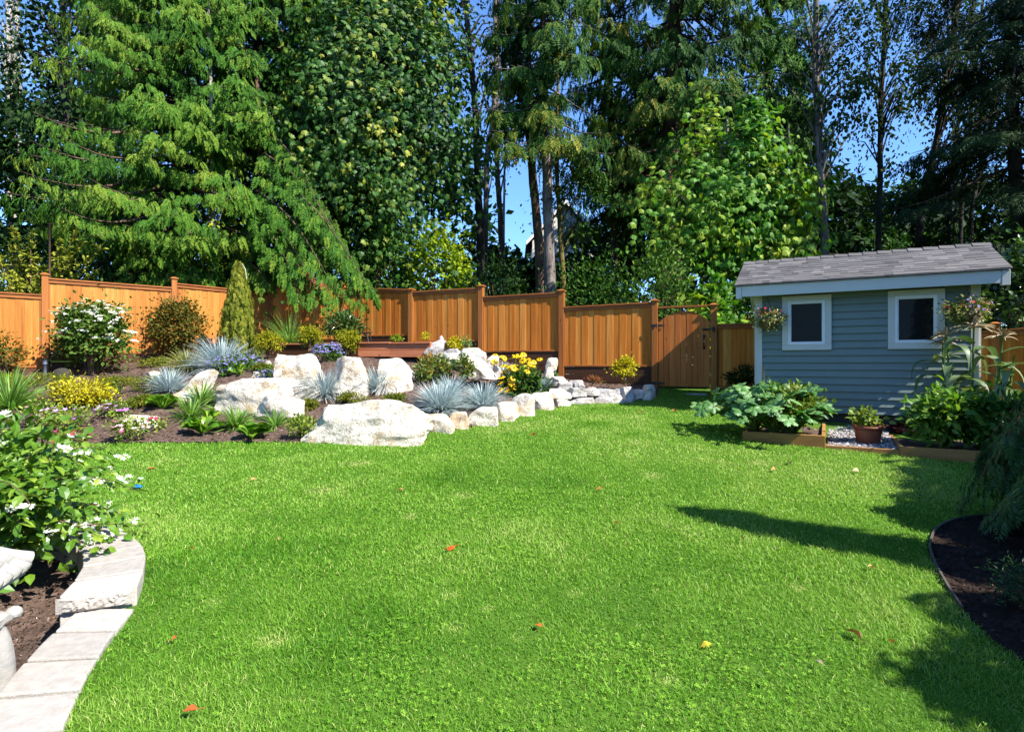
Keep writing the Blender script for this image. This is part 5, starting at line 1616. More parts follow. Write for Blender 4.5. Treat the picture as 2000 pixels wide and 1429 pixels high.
# corn
gC2 = 'corn plants by the shed corner'
clabs = ['tallest tasselled corn plant against the pale corner board', 'tasselled corn plant leaning towards the window', 'corn plant with long drooping leaves beside the orange fence', 'slender corn plant behind the pepper bush', 'short corn plant in the shade of the orange fence']
for i, (ds_, dd_, hh, ln) in enumerate([(.98, .46, 1.62, .02), (.80, .40, 1.5, -.06), (1.2, .5, 1.46, .08), (.72, .24, 1.40, -.02), (1.35, .35, 1.2, .1)]):
    r = rng(710 + i); b = S3(sB + ds_, dd_, zPR - .05); cp = thing('corn_plant', clabs[i], 'corn', b, gC2)
    sl = np.array([SR[0], SR[1], 0]) * ln
    stk = [b + sl * u * hh + np.array([0, 0, hh * u]) for u in np.linspace(0, 1, 8)]
    mb = MB(); mb.tube(stk, np.linspace(.022, .010, 8), 8); mb.build('stalk', M['stem_green'], cp, smooth=True)
    for j in range(10):
        f = .12 + .8 * j / 10; p0 = b + sl * f * hh + np.array([0, 0, hh * f]); a = j * math.pi + r.normal(0, .6) + i; o = np.array([math.cos(a), math.sin(a), 0])
        u = np.linspace(0, 1, 12); ll = r.uniform(.5, .75)
        P = p0 + o * (ll * .75 * np.sin(u * 1.7))[:, None] + np.array([0, 0, 1.0]) * (ll * (.75 * u - 1.25 * u ** 2.1))[:, None]
        w_ = .060 * np.interp(u, [0, .15, .5, 1], [.5, .95, 1, .05]); up = np.tile(np.array([0, 0, 1.0]) + o * .3, (12, 1)) + r.normal(0, .1, 3)
        V, F = strap_leaf(P, w_, up, .25); k = MB(); k.add(V, F, float(np.clip(r.normal(.5, .25), 0, 1))); k.build('leaf', L['corn'], cp, smooth=True)
    tz = MB(); top = stk[-1]
    for j in range(26):
        a = r.uniform(0, 6.28); e = r.uniform(.25, 1.5); o = np.array([math.cos(a) * math.cos(e), math.sin(a) * math.cos(e), math.sin(e)]); ll = r.uniform(.18, .30)
        u = np.linspace(0, 1, 6); P = top + np.array([0, 0, -.03]) + o * (ll * u)[:, None] - np.array([0, 0, 1.0]) * (.12 * u ** 2)[:, None]
        tz.tube(P, [.006, .009, .009, .009, .008, .004], 4)
    if i < 4: tz.build('tassel', L['straw'], cp)
# clay pot
b = S3((sM + sB) / 2 + .10, DF - .52, 0); b[2] = (gS(sM, DF) + gS(sB, DF)) / 2 + .06
pot = thing('flower_pot', 'glazed terracotta pot on the gravel', 'pot', b)
mb = MB(); mb.lathe([(.001, 0), (.125, 0), (.135, .02), (.165, .17), (.17, .20)], b, 28); mb.build('pot_body', M['terracotta'], pot, smooth=True)
mb = MB(); mb.lathe([(.172, .195), (.192, .20), (.195, .235), (.178, .238), (.165, .22), (.001, .215)], b, 28); mb.build('rim', M['terracotta'], pot, smooth=True)
shrub('strawberry_plant', 'small strawberry plant growing in the clay pot', 'plant', b + np.array([0, 0, .21]), .44, .22, OVALW, .08, 190, L['tomato'], 14, seed=720, stem_mat='stem_green', zc=.6)
# cane and hanging baskets
c0 = S3(.16, .30, zPL - .1); mb = MB(); mb.tube([c0, c0 + np.array([-.01, 0, .5]), c0 + np.array([-.03, 0, 1.02])], [.011, .010, .009], 8)
tag(mb.build('bamboo_cane', M['cane'], loc=c0, smooth=True), 'thin bamboo cane upright in front of the pale shed corner', 'cane')


def basket(name, label, top, drop, rad, seed, fl, n=900):
    r = rng(seed); c = top - np.array([0, 0, drop]); t = thing(name, label, 'hanging basket', c)
    mb = MB(); mb.lathe([(.02, -rad * .95), (rad * .6, -rad * .78), (rad * .9, -rad * .4), (rad, 0), (rad * .96, .0), (rad * .5, -.02), (.001, -.02)], c, 20); mb.build('pot_body', M['twig'], t, smooth=True)
    k = MB()
    for i in range(3):
        a = i * 2.094 + .4; k.tube([c + np.array([math.cos(a) * rad, math.sin(a) * rad, 0]), top - np.array([0, 0, .06]), ], [.0035, .0035], 5)
    k.tube([top - np.array([0, 0, .07]), top + np.array([0, 0, .05])], [.006, .006], 6); k.build('chain', M['black'], t)
    P, C, idx = clump_points(r, n, np.array([rad * 1.5, rad * 1.3, rad * 1.0]), 24, spreadf=.3); o = nrm(P)
    mb = MB(); leaves(mb, OVAL, P + c + np.array([0, 0, .03]), o * .6 + spread(r, n) * .6 + np.array([0, 0, -.2]), o * .5 + np.array([0, 0, .6]) + spread(r, n) * .5, r.uniform(.03, .06, n), np.clip(r.normal(.5, .28, n), 0, 1)); 
    # trailing strands
    for i in range(12):
        a = r.uniform(0, 6.28); p0 = c + np.array([math.cos(a), math.sin(a), 0]) * rad; ll = r.uniform(.08, .26 if i else .42); m_ = int(ll / .018)
        P2 = p0 + np.stack([np.zeros(m_), np.zeros(m_), -np.linspace(0, ll, m_)], 1) + r.normal(0, .012, (m_, 3)); leaves(mb, OVAL, P2, spread(r, m_) + [0, 0, -.7], spread(r, m_), r.uniform(.02, .04, m_), r.uniform(.2, .9, m_))
    mb.build('foliage', L['basket'], t)
    for j, (fm, cnt, sz) in enumerate(fl):
        o = spread(r, cnt); o[:, 1] -= .5; o[:, 2] = np.abs(o[:, 2]) * .7; o = nrm(o); m_ = cnt
        fb = MB(); leaves(fb, FLOWER5, c + o * np.array([rad * 1.75, rad * 1.5, rad * 1.35]) * r.uniform(.8, 1.05, (m_, 1)) + np.array([0, 0, .02]), np.cross(o, spread(r, m_)), o + spread(r, m_) * .3, r.uniform(.6, 1.1, m_) * sz, r.uniform(.2, 1, m_)); fb.build('blossoms', L[fm], t)


kS = lambda px, off: ((px - CX) / FPX * (WL + SN * off)[1] - (WL + SN * off)[0]) / (SR[0] - (px - CX) / FPX * SR[1])
s1, s2 = kS(1500, .22), kS(1888, .22)
basket('hanging_basket', 'hanging flower basket with red blooms at the shed corner by the gate', S3(s1, .22, zEb), .40, .17, 730, [('f_scarlet', 16, .026), ('f_white', 10, .016)])
basket('hanging_basket', 'fuller hanging flower basket above the corn with pink and violet blooms', S3(s2, .24, zEb), .40, .19, 731, [('f_scarlet', 14, .026), ('f_purple', 10, .026), ('f_pink', 12, .022)], 1300)
# ------------------------------------------------------------------ trees beyond the fence
gT = 'trees of the wood beyond the fence'


def trunk_path(pts, depth, zb=None, n=14, ext=4.0):
    """photo columns and rows of a trunk at a depth, run down to the ground"""
    P = np.array([W(a, b, depth) for a, b in pts])
    if zb is None: zb = gz(*P[-1][:2]) - .1 if P[-1][1] < 20 else .3
    P = np.vstack([P, [P[-1][0] + (P[-1][0] - P[-2][0]) * .3, P[-1][1], zb]])
    up = P[0] + (P[0] - P[1]) / np.linalg.norm(P[0] - P[1]) * ext
    P = np.vstack([[up], P])[::-1]
    d = np.concatenate([[0], np.cumsum(np.linalg.norm(np.diff(P, axis=0), axis=1))]); u = np.linspace(0, d[-1], n)
    return np.stack([np.interp(u, d, P[:, k]) for k in range(3)], 1)


def at_z(P, z):
    return np.array([np.interp(z, P[:, 2], P[:, k]) for k in range(3)])


def build_trunk(mb, P, r0, r1, seed, flare=.35):
    r = rng(seed); n = 40; u = np.linspace(0, 1, n); d = np.linspace(0, len(P) - 1, n)
    Q = np.stack([np.interp(d, range(len(P)), P[:, k]) for k in range(3)], 1)
    Q[:, :2] += np.cumsum(r.normal(0, r0 * .05, (n, 2)), 0) * (u * (1 - u) * 4)[:, None]
    rad = (r0 + (r1 - r0) * u) * (1 + flare * np.exp(-u * 18)) * (1 + r.normal(0, .03, n))
    mb.tube(Q, rad, 12)
    return Q


def conifer(name, label, P, r0, z0, z1, reach, nl, per, spr, smat, bmat, seed, cull=None, droop=.45, upt=.5, size=(.28, .5), front=.7, profile=1.0, lat=.30, down=.8, group=gT, tb=.5, reach_top=.25, flat=0.0, az=None):
    """conifer: P trunk path; limbs from height z0 to z1, each hung with flat sprays"""
    r = rng(seed); t = thing(name, label, 'tree', P[0], group)
    tm = MB(); Q = build_trunk(tm, P, r0, r0 * .25, seed)
    cm_ = MB()
    for i in range(nl):
        f = (i + r.random()) / nl; z = z0 + (z1 - z0) * f; p0 = at_z(Q, z)
        if az is not None: a = az[0] + r.normal(0, az[1])
        else: a = (-math.pi / 2 + r.normal(0, 1.0)) if r.random() < front else r.uniform(0, 6.283)
        o = np.array([math.cos(a), math.sin(a), 0]); s_ = np.array([-o[1], o[0], 0])
        Ln = reach * (reach_top + (1 - reach_top) * (1 - f) ** profile) * r.uniform(.55, 1.12)
        dr = droop * r.uniform(.7, 1.3)
        k = 9; u = np.linspace(0, 1, k)
        path = p0 + o * (Ln * u)[:, None] + np.array([0, 0, 1.0]) * (Ln * (-dr * u ** 1.15 + upt * dr * np.maximum(0, u - .45) ** 2 * 2))[:, None] + s_ * (Ln * .08 * r.normal() * u ** 2)[:, None]
        if cull:
            cp_ = np.nonzero(cull(path - [0, 0, .8]))[0]
            if len(cp_):
                if cp_[0] < 4: continue
                u = np.linspace(0, 1, k); e_ = cp_[0] / (k - 1); path = np.stack([np.interp(u * e_, u, path[:, c]) for c in range(3)], 1)
        tm.tube(path, np.linspace(.012 + .012 * Ln, .004, k), 5, caps=False)
        m_ = int(per * (.4 + .6 * Ln / reach)); uu = r.uniform(.18, 1.0, m_) ** .8
        base = np.stack([np.interp(uu, u, path[:, c]) for c in range(3)], 1)
        sg = r.choice([-1, 1], m_); ll = r.uniform(0, 1, m_) * lat * Ln * (1.15 - uu) * 1.4
        pos = base + s_ * (sg * ll)[:, None] + o * (ll * .35)[:, None]; pos[:, 2] -= ll * .35 + r.uniform(0, .12, m_)
        dd = s_ * (sg * r.uniform(.2, .8, m_))[:, None] + o * r.uniform(.1, .9, m_)[:, None] + np.array([0, 0, -1.0]) * (down * r.uniform(.4, 1.3, m_))[:, None]
        up = o * .7 + np.array([0, 0, .8]) + spread(r, m_) * .45
        tt = np.clip(tb + r.normal(0, .16) + (uu - .5) * .35 + r.normal(0, .1, m_), 0, 1.05)
        q = r.integers(0, 4, m_); sz = r.uniform(size[0], size[1], m_)
        if cull: q = np.where(cull(pos), 9, q)
        for v in range(4):
            w_ = q == v; leaves(cm_, spr[v], pos[w_], dd[w_], up[w_], sz[w_], tt[w_])
    tm.build('trunk', M[bmat], t, smooth=True); cm_.build('crown', smat, t)
    return t


def broadleaf(name, label, P, r0, ctr, dims, n, ls, T, mat, bmat, seed, k=70, spreadf=.20, hang=.5, group=gT, tb=.5, limbs=24, shell=.75, flat=.45, tv=.2, low=-1.0, front=.25):
    """deciduous tree: leaf layers grouped on branch ends"""
    r = rng(seed); t = thing(name, label, 'tree', P[0], group)
    tm = MB(); Q = build_trunk(tm, P, r0, r0 * .35, seed)
    c = spread(r, k); c[:, 1] -= front; c = nrm(c); c[:, 2] = np.maximum(c[:, 2], low)
    c = c * r.uniform(shell - .35, shell + .25, k)[:, None]
    wt = r.uniform(.3, 1.7, k); i = r.choice(k, n, p=wt / wt.sum()); sc = r.uniform(.5, 1.6, k)
    off = r.normal(size=(n, 3)) * spreadf * sc[i][:, None]; off[:, 2] = off[:, 2] * flat - .35 * (off[:, 0] ** 2 + off[:, 1] ** 2) / spreadf
    pos = (c[i] + off) * dims + ctr
    o = nrm((c[i] + off * 2.0) * dims)
    d = o * .75 + spread(r, n) * .9 + np.array([0, 0, -hang]); up = np.array([0, -.15, .7]) + o * .8 + spread(r, n) * .85
    ct = r.normal(tb, tv, k)
    mb = MB(); leaves(mb, T, pos, d, up, r.uniform(.6, 1.2, n) * ls, np.clip(ct[i] + r.normal(0, .1, n), 0, 1.1))
    for j in range(limbs):
        e = c[j % k] * dims * .95 + ctr; zz = np.clip(e[2] - r.uniform(.3, .9) * dims[2] * .6, Q[0, 2] + .5, Q[-1, 2]); b0 = at_z(Q, zz); m_ = (b0 + e) / 2 + np.array([0, 0, .08 * dims[2]])
        tm.tube([b0, m_, e], [max(.012, r0 * .28), max(.009, r0 * .16), .005], 5, caps=False)
    tm.build('trunk', M[bmat], t, smooth=True); mb.build('crown', mat, t)
    return t


def zr(v, d): return EYE + (HV - v) / FPX * d


# tall cedars of the sunlit side
P = trunk_path([(338, -60), (350, 250), (362, 520)], 16.2)
conifer('cedar_tree', 'big sunlit cedar with swept bright sprays behind the rusty shrub and fence', P, .27, 1.9, 13.5, 4.1, 200, 96, SPRAY, L['cedar'], 'bark_red', 801, lambda p: ((p[:, 1] < 14.6) & (p[:, 2] < 3.9)) | ((p[:, 0] < -10.9) & (p[:, 2] < 4.4)), droop=.42, upt=.7, down=1.25, size=(.16, .34), profile=.45, tb=.47, reach_top=.5)
P = trunk_path([(500, -60), (506, 250), (512, 520)], 18.0)
conifer('cedar_tree', 'shaded cedar rising behind the leaning cedar branches', P, .25, 3.0, 15.5, 3.2, 150, 44, SPRAY, L['cedar'], 'bark_red', 802, droop=.45, size=(.28, .5), profile=.4, tb=.2, reach_top=.5)
# cedar boughs sweeping over the fence
r = rng(803)
P = trunk_path([(498, 120), (505, 300), (520, 560)], 16.4, ext=.3); lc_ = thing('cedar_tree', 'young cedar whose long boughs sweep down over the wooden fence', 'tree', P[0], gT)
tm, cb = MB(), MB(); Q = build_trunk(tm, P, .14, .05, 804)
for (a0, b0, a1, b1, d0, d1, sz) in [(528, 262, 636, 430, 15.6, 14.4, .34), (516, 300, 690, 520, 15.6, 14.0, .40), (508, 335, 728, 572, 15.4, 13.4, .42), (500, 372, 662, 585, 15.2, 13.5, .40), (492, 405, 615, 560, 15.2, 13.8, .38),
                                     (486, 455, 560, 545, 15.4, 14.4, .32), (556, 420, 715, 555, 15.4, 13.6, .36), (540, 500, 640, 598, 15.0, 13.3, .34), (466, 505, 528, 562, 15.5, 14.6, .28), (560, 330, 668, 470, 15.8, 14.6, .34), (600, 470, 700, 590, 15.0, 13.4, .34), (505, 430, 590, 590, 15.2, 13.6, .36)]:
    A, B = W(a0, b0, d0), W(a1, b1, d1); k = 12; u = np.linspace(0, 1, k); ln = np.linalg.norm(B - A)
    path = A + (B - A) * u[:, None] + np.array([0, 0, 1.0]) * (ln * .10 * np.sin(u * math.pi))[:, None]
    tm.tube(path, np.linspace(.03, .005, k), 5, caps=False); tm.tube([at_z(Q, A[2] - .2), A], [.035, .03], 5, caps=False)
    s_ = nrm(np.cross(B - A, [0, 0, 1.0])); m_ = int(74 * ln / 2.6 + 18); uu = r.uniform(0, 1, m_); sg = r.choice([-1, 1], m_)
    pos = np.stack([np.interp(uu, u, path[:, c]) for c in range(3)], 1); ll = r.uniform(0, .34, m_) * (1.1 - uu * .5)
    pos += s_ * (sg * ll)[:, None]; pos[:, 2] -= ll * .5
    dd = nrm(B - A) * r.uniform(.2, .8, m_)[:, None] + s_ * (sg * r.uniform(.1, .7, m_))[:, None] + np.array([0, 0, -1.0]) * r.uniform(.5, 1.2, m_)[:, None]
    q = r.integers(0, 4, m_); up = np.array([.3, -.6, .8]) + spread(r, m_) * .5
    for v in range(4):
        w_ = q == v; leaves(cb, SPRAY[v], pos[w_], dd[w_], up[w_], r.uniform(.4, 1.05, w_.sum()) * sz, np.clip(r.normal(.5, .17, w_.sum()), 0, 1))
tm.build('trunk', M['bark_red'], lc_, smooth=True); cb.build('crown', L['cedar'], lc_)
db = MB(); A, B = W(592, 528, 13.9), W(634, 556, 13.6); m_ = 26; uu = r.uniform(0, 1, m_)
leaves(db, SPRAY[0], A + (B - A) * uu[:, None] + r.normal(0, .04, (m_, 3)), np.array([.4, -.1, -.8]) + spread(r, m_) * .4, np.array([.3, -.6, .8]) + spread(r, m_) * .5, r.uniform(.16, .26, m_), r.uniform(0, 1, m_)); db.build('dead_frond', L['dead'], lc_)
# white barked tree
P = trunk_path([(408, 60), (414, 250), (417, 500)], 15.6)
broadleaf('birch_tree', 'slim pale barked birch between the sunlit cedars', P, .075, W(424, 430, 15.3), np.array([.75, .6, 2.6]), 420, .11, OVALW, L['lime'], 'bark_pale', 805, k=26, limbs=8, spreadf=.22)
# big maple
P = trunk_path([(742, 0), (735, 300), (728, 560)], 17.6)
broadleaf('maple_tree', 'huge dark maple with scattered yellowing leaves behind the fence corner', P, .24, W(735, 205, 17.0) , np.array([3.1, 2.4, 5.2]), 16000, .17, MAPLE, L['maple'], 'bark_dark', 806, k=150, spreadf=.15, hang=1.5, limbs=60, shell=.70, tb=.36, tv=.2, flat=.7)
P = trunk_path([(620, 0), (630, 300), (640, 560)], 18.8)
broadleaf('maple_tree', 'deeply shaded maple behind the leaning cedar', P, .2, W(640, 240, 18.4), np.array([2.6, 1.8, 6.0]), 10000, .17, MAPLE, L['dark'], 'bark_dark', 807, k=110, spreadf=.18, hang=.5, limbs=20)
# bright low shrubs and understory against the fence
def under(name, label, px, d, w, h, n, ls, T, mat, seed, dep=None, tb=.5, k=40):
    x = (px - CX) / FPX * d; b = np.array([x, d, gz(x, d) - .05])
    shrub(name, label, 'shrub', b, w, h, T, ls, n, mat, k, 'undergrowth behind the fence', dep or w * .6, None, .6, True, seed, .55, .25, tb)


under('wild_shrub', 'sunlit lime green shrub leaning over the fence behind the timber bed', 858, 15.9, 2.1, 3.0, 2600, .13, OVALW, L['lime'], 811)
under('wild_shrub', 'grey green feathery shrub between the cedar boughs and the lime shrub', 752, 16.3, 1.9, 3.2, 2600, .13, OVAL, L['under'], 812, tb=.45)
under('wild_shrub', 'dark shrub behind the stepped fence under the bare trunks', 965, 15.6, 2.2, 2.7, 2600, .12, OVAL, L['dark'], 813)
under('wild_shrub', 'dark shrub at the foot of the pale trunk', 1060, 15.2, 1.9, 2.1, 2000, .11, OVAL, L['dark'], 814)
under('wild_shrub', 'small leaved dense shrub behind the highest gate post', 1168, 14.4, 2.4, 3.3, 4200, .10, OVAL, L['under'], 815, tb=.4, k=60)
under('wild_shrub', 'small leaved sunlit shrub above the arched gate', 1285, 13.7, 2.6, 3.4, 4800, .10, OVAL, L['under'], 816, tb=.55, k=60)
under('wild_shrub', 'big leaved light green sapling between gate and shed', 1395, 13.3, 1.7, 2.5, 700, .24, MAPLE, L['maple_lime'], 817, tb=.5, k=26)
under('wild_shrub', 'dark green shrub between the gate top and the shed roof', 1440, 14.6, 2.4, 3.0, 2600, .12, OVAL, L['under'], 818, tb=.3)
under('wild_shrub', 'dark shrub under the big cedar, low behind the first fence bay', 250, 15.2, 2.8, 3.0, 2600, .13, OVAL, L['dark'], 819)
under('wild_shrub', 'dark shrub in the gap between birch and cedar boughs', 440, 17.0, 2.6, 3.2, 2200, .13, OVAL, L['dark'], 820)
under('wild_shrub', 'dark undergrowth behind the yellow green cherry', 60, 15.5, 3.0, 3.4, 2600, .14, OVAL, L['dark'], 821)
# bare trunks in the gap
for i, (pts, d, rad, bm_, lab) in enumerate([
        ([(906, -20), (925, 200), (938, 470)], 20, .17, 'bark_dark', 'tall dark alder trunk, leftmost in the blue gap'),
        ([(966, -20), (968, 200), (950, 290), (946, 470)], 22, .14, 'bark_grey', 'crooked grey alder trunk crossing the blue gap'),
        ([(972, 60), (970, 300), (980, 470)], 23, .15, 'bark_red', 'reddish straight trunk in the blue gap'),
        ([(990, 150), (987, 300), (985, 430)], 24, .07, 'bark_pale', 'thin pale dead stem in the blue gap')]):
    P = trunk_path(pts, d, .3)
    t0, t1 = P[0], P[-1]
    broadleaf('alder_tree', lab, P, rad, W(930 + 22 * i, 100 + 40 * i, d), np.array([1.5, 1.0, 4.2]) if i != 3 else np.array([.5, .5, 2.0]), (900, 420, 160, 30)[i], .14, OVALW, L['alder'], bm_, 830 + i, k=40, spreadf=.2, limbs=16, tb=.4)
P = trunk_path([(1030, -40), (1031, 250), (1054, 480)], 18.5)
conifer('hemlock_tree', 'dark drooping hemlock on the right edge of the blue gap', P, .19, 8.6, 15, 1.25, 50, 26, SPRAY, L['cedar_dark'], 'bark_red', 841, droop=.6, size=(.24, .42), tb=.35, profile=.3, down=1.2)
P = trunk_path([(1062, -40), (1066, 250), (1074, 540)], 17.0)
conifer('cedar_tree', 'cedar with a stout pale lower trunk and hanging golden tipped sprays', P, .20, 8.1, 15, 2.2, 85, 34, SPRAY, L['cedar_gold'], 'bark_grey', 842, droop=.55, size=(.28, .5), tb=.30, profile=.25, down=1.3)
P = trunk_path([(1090, 120), (1088, 330), (1100, 540)], 17.6, ext=.3)
broadleaf('alder_tree', 'mossy yellowish trunk beside the stout pale trunk', P, .11, W(1110, 360, 17.6), np.array([1.3, 1.0, 2.2]), 1100, .12, OVAL, L['under'], 'bark_moss', 843, k=30, limbs=12)
P = trunk_path([(1190, -40), (1196, 250), (1200, 470)], 20.0)
conifer('cedar_tree', 'airy cedar with long golden brown hanging sprays before the blue sky', P, .16, 6.8, 16, 2.3, 100, 34, SPRAY, L['cedar_gold'], 'bark_red', 844, droop=.5, size=(.22, .42), tb=.38, profile=.25, down=1.4)
P = trunk_path([(1322, -40), (1314, 200), (1306, 480)], 19.5)
conifer('cedar_tree', 'old cedar with the thickest trunk, its top hidden by sunlit sprays', P, .50, 7.6, 17, 4.6, 150, 46, SPRAY, L['cedar_gold'], 'bark_red', 845, front=.25, droop=.42, size=(.3, .52), tb=.30, profile=.25, down=1.1)
P = trunk_path([(1500, -40), (1502, 250), (1505, 480)], 20.5)
conifer('cedar_tree', 'green cedar behind the bright maple, next to the dark alder trunk', P, .26, 4.0, 17, 2.5, 120, 40, SPRAY, L['cedar'], 'bark_red', 846, droop=.45, size=(.3, .5), tb=.3, profile=.3, down=1.0)
# bright maple by the gate
P = trunk_path([(1420, 250), (1415, 380), (1408, 560)], 15.2, ext=.3)
broadleaf('maple_tree', 'bright green big leaved maple between the gate and the shed roof', P, .10, W(1412, 395, 15.0), np.array([2.6, 1.6, 2.85]), 6000, .17, MAPLE, L['maple_lime'], 'bark_grey', 850, k=90, spreadf=.14, hang=1.4, limbs=60, shell=.74, tb=.5, tv=.22, flat=.6)
P = trunk_path([(1540, 260), (1545, 380), (1550, 520)], 14.9, ext=.3)
broadleaf('maple_tree', 'slim yellow green young maple at the far end of the shed roof', P, .06, W(1540, 400, 14.9), np.array([.8, .7, 1.9]), 800, .15, OVALW, L['lime'], 'bark_grey', 851, k=40, limbs=14, tb=.45)
# alders on the right
for i, (pts, d, rad, ctr, dims, n, bm_, lab) in enumerate([
        ([(1595, -30), (1598, 240), (1612, 460)], 15.5, .125, (1612, 110), (1.7, 1.3, 3.6), 1700, 'bark_grey', 'straight dark alder trunk rising past the near end of the bright maple'),
        ([(1730, -30), (1721, 200), (1716, 450)], 18.5, .11, (1725, 120), (2.0, 1.5, 4.4), 1700, 'bark_dark', 'thin alder trunk in the middle of the blue sky above the shed'),
        ([(1872, -30), (1835, 240), (1792, 460)], 16.5, .125, (1850, 130), (1.6, 1.3, 3.6), 1200, 'bark_dark', 'leaning alder trunk above the shed ridge'),
        ([(1895, 60), (1872, 240), (1855, 370)], 20, .10, (1880, 150), (1.5, 1.3, 4.0), 800, 'bark_dark', 'leaning thin dark trunk behind the fir, nearest the leaning alder'),
        ([(1910, 80), (1893, 240), (1876, 380)], 20.5, .10, (1900, 180), (1.4, 1.3, 4.0), 800, 'bark_dark', 'second leaning thin dark trunk behind the fir'),
        ([(1962, 130), (1935, 260), (1900, 390)], 19.5, .09, (1940, 220), (1.4, 1.3, 3.4), 800, 'bark_dark', 'most tilted thin trunk behind the fir')]):
    P = trunk_path(pts, d, None if d < 20 else .4)
    broadleaf('alder_tree', lab, P, rad, W(ctr[0], ctr[1], d), np.array(dims), int(n * 1.7), .125, OVALW, L['alder'], bm_, 860 + i, k=64, spreadf=.11, limbs=44, shell=.7, tb=.35, hang=.7)
P = trunk_path([(1966, -60), (1976, 200), (1992, 470)], 13.2)
conifer('fir_tree', 'dark fir with drooping boughs above the far fence', P, .19, 3.6, 12.5, 3.0, 100, 70, FIRS, L['fir'], 'bark_dark', 870, droop=.55, upt=.3, size=(.28, .5), tb=.4, profile=.25, down=.55, lat=.36)
# dark understory behind the shed
for i, (px, d, w, h, n, mat, tb, lab) in enumerate([
        (150, 20.0, 5.0, 6.5, 3600, 'dark', .5, 'tall dark thicket behind the yellow green cherry'),
        (270, 21.0, 5.0, 7.5, 3600, 'dark', .45, 'tall dark thicket behind the big sunlit cedar'),
        (1660, 18.5, 3.0, 4.2, 2600, 'dark', .5, 'dark rounded tree between the two upright alder trunks behind the shed'),
        (1745, 19.5, 3.2, 5.0, 2800, 'under', .2, 'mid green shrub below the thin alder trunk behind the shed'),
        (1850, 19.0, 3.4, 4.6, 2800, 'dark', .6, 'dark shrub under the leaning alder behind the shed'),
        (1945, 18.0, 3.4, 4.4, 2600, 'under', .3, 'dim green shrub behind the near end of the shed roof'),
        (2060, 16.5, 3.4, 5.0, 2600, 'dark', .5, 'dark shrub behind the fir at the picture side'),
        (1580, 17.0, 2.2, 3.6, 1800, 'dark', .4, 'dark shrub behind the far end of the shed roof')]):
    under('wild_shrub', lab, px, d, w, h, n, .16, OVAL, L[mat], 880 + i, w * .5, tb, 50)
x, y = 7.95, 10.2
shrub('laurel_shrub', 'glossy leaved laurel shrub looking over the orange fence', 'shrub', (x, y, gz(x, y)), 1.5, 2.3, OVALW, .12, 1100, L['rhodo'], 34, 'undergrowth behind the fence', 1.0, None, .6, True, 890, .6, .25, .6)
x, y = 9.3, 10.0
shrub('laurel_shrub', 'tall laurel shrub beyond the orange fence, under the fir', 'shrub', (x, y, gz(x, y)), 1.9, 3.0, OVALW, .12, 1500, L['rhodo'], 40, 'undergrowth behind the fence', 1.2, None, .6, True, 891, .6, .25, .5)
# far left
P = trunk_path([(122, -40), (128, 150), (134, 420)], 21, .6)
broadleaf('maple_tree', 'dark tree with a black trunk below the cloud patch', P, .2, W(125, 120, 21), np.array([2.2, 1.8, 5.2]), 4200, .2, OVALW, L['dark'], 'bark_dark', 900, k=90, spreadf=.17, limbs=30, tb=.5)
for i, (px, lab) in enumerate([(16, 'sunlit bare snag, outermost of three at the picture side'), (24, 'middle sunlit bare snag of three'), (37, 'sunlit bare snag nearest the dark tree')]):
    P = trunk_path([(px - 4, -60), (px, 60), (px + 3, 200)], 30 + i, .6)
    broadleaf('bare_snag', lab, P, .14, W(px, 60, 30 + i), np.array([1.0, .8, 4.5]), 260, .2, OVAL, L['alder'], 'bark_pale', 905 + i, k=30, limbs=26, tb=.8)
# yellow green cherry behind the fence
r = rng(910); b = np.array([-12.6, 13.8, gz(-12.6, 13.8)]); b = W(60, 620, 13.6); b[2] = gz(b[0], b[1])
ct_ = thing('cherry_tree', 'yellow green cherry with arching branches rising over the fence', 'tree', b, gT); tm, cb = MB(), MB()
for (a1, b1) in [(196, 482), (150, 448), (138, 500), (190, 530), (120, 470), (25, 445), (-20, 470), (60, 455), (0, 500), (30, 540), (-60, 480), (88, 520), (160, 470), (-30, 530), (70, 500), (20, 480), (110, 535), (45, 510)]:
    e = W(a1, b1, 13.4 + r.uniform(-.7, .5)); u = np.linspace(0, 1, 14); pk = b + (e - b) * .5 + np.array([0, 0, .55])
    P = (b * (1 - u[:, None]) ** 2 + 2 * pk * (u * (1 - u))[:, None] + e * (u ** 2)[:, None]); tm.tube(P, np.linspace(.03, .004, 14), 5, caps=False)
    m_ = 150; uu = r.uniform(.3, 1, m_); pos = np.stack([np.interp(uu, u, P[:, c]) for c in range(3)], 1) + r.normal(0, .09, (m_, 3)) * (1.3 - uu)[:, None]
    dirr = nrm(e - b); leaves(cb, OVAL, pos, dirr * .6 + spread(r, m_) * .7 + [0, 0, -.3], np.array([.2, -.3, 1.0]) + spread(r, m_) * .5, r.uniform(.09, .15, m_), np.clip(r.normal(.5, .2, m_), 0, 1))
tm.build('trunk', M['twig'], ct_, smooth=True); cb.build('crown', L['cherry'], ct_)
p = W(97, 560, 12.5); mb = MB(); mb.tube([v3(p, gz(p[0], p[1])), v3(p, zr(438, 12.5))], .022, 8)
tag(mb.build('garden_pole', M['twig'], loc=v3(p, gz(p[0], p[1])), smooth=True), 'thin bare pole upright behind the fence before the cherry', 'pole')

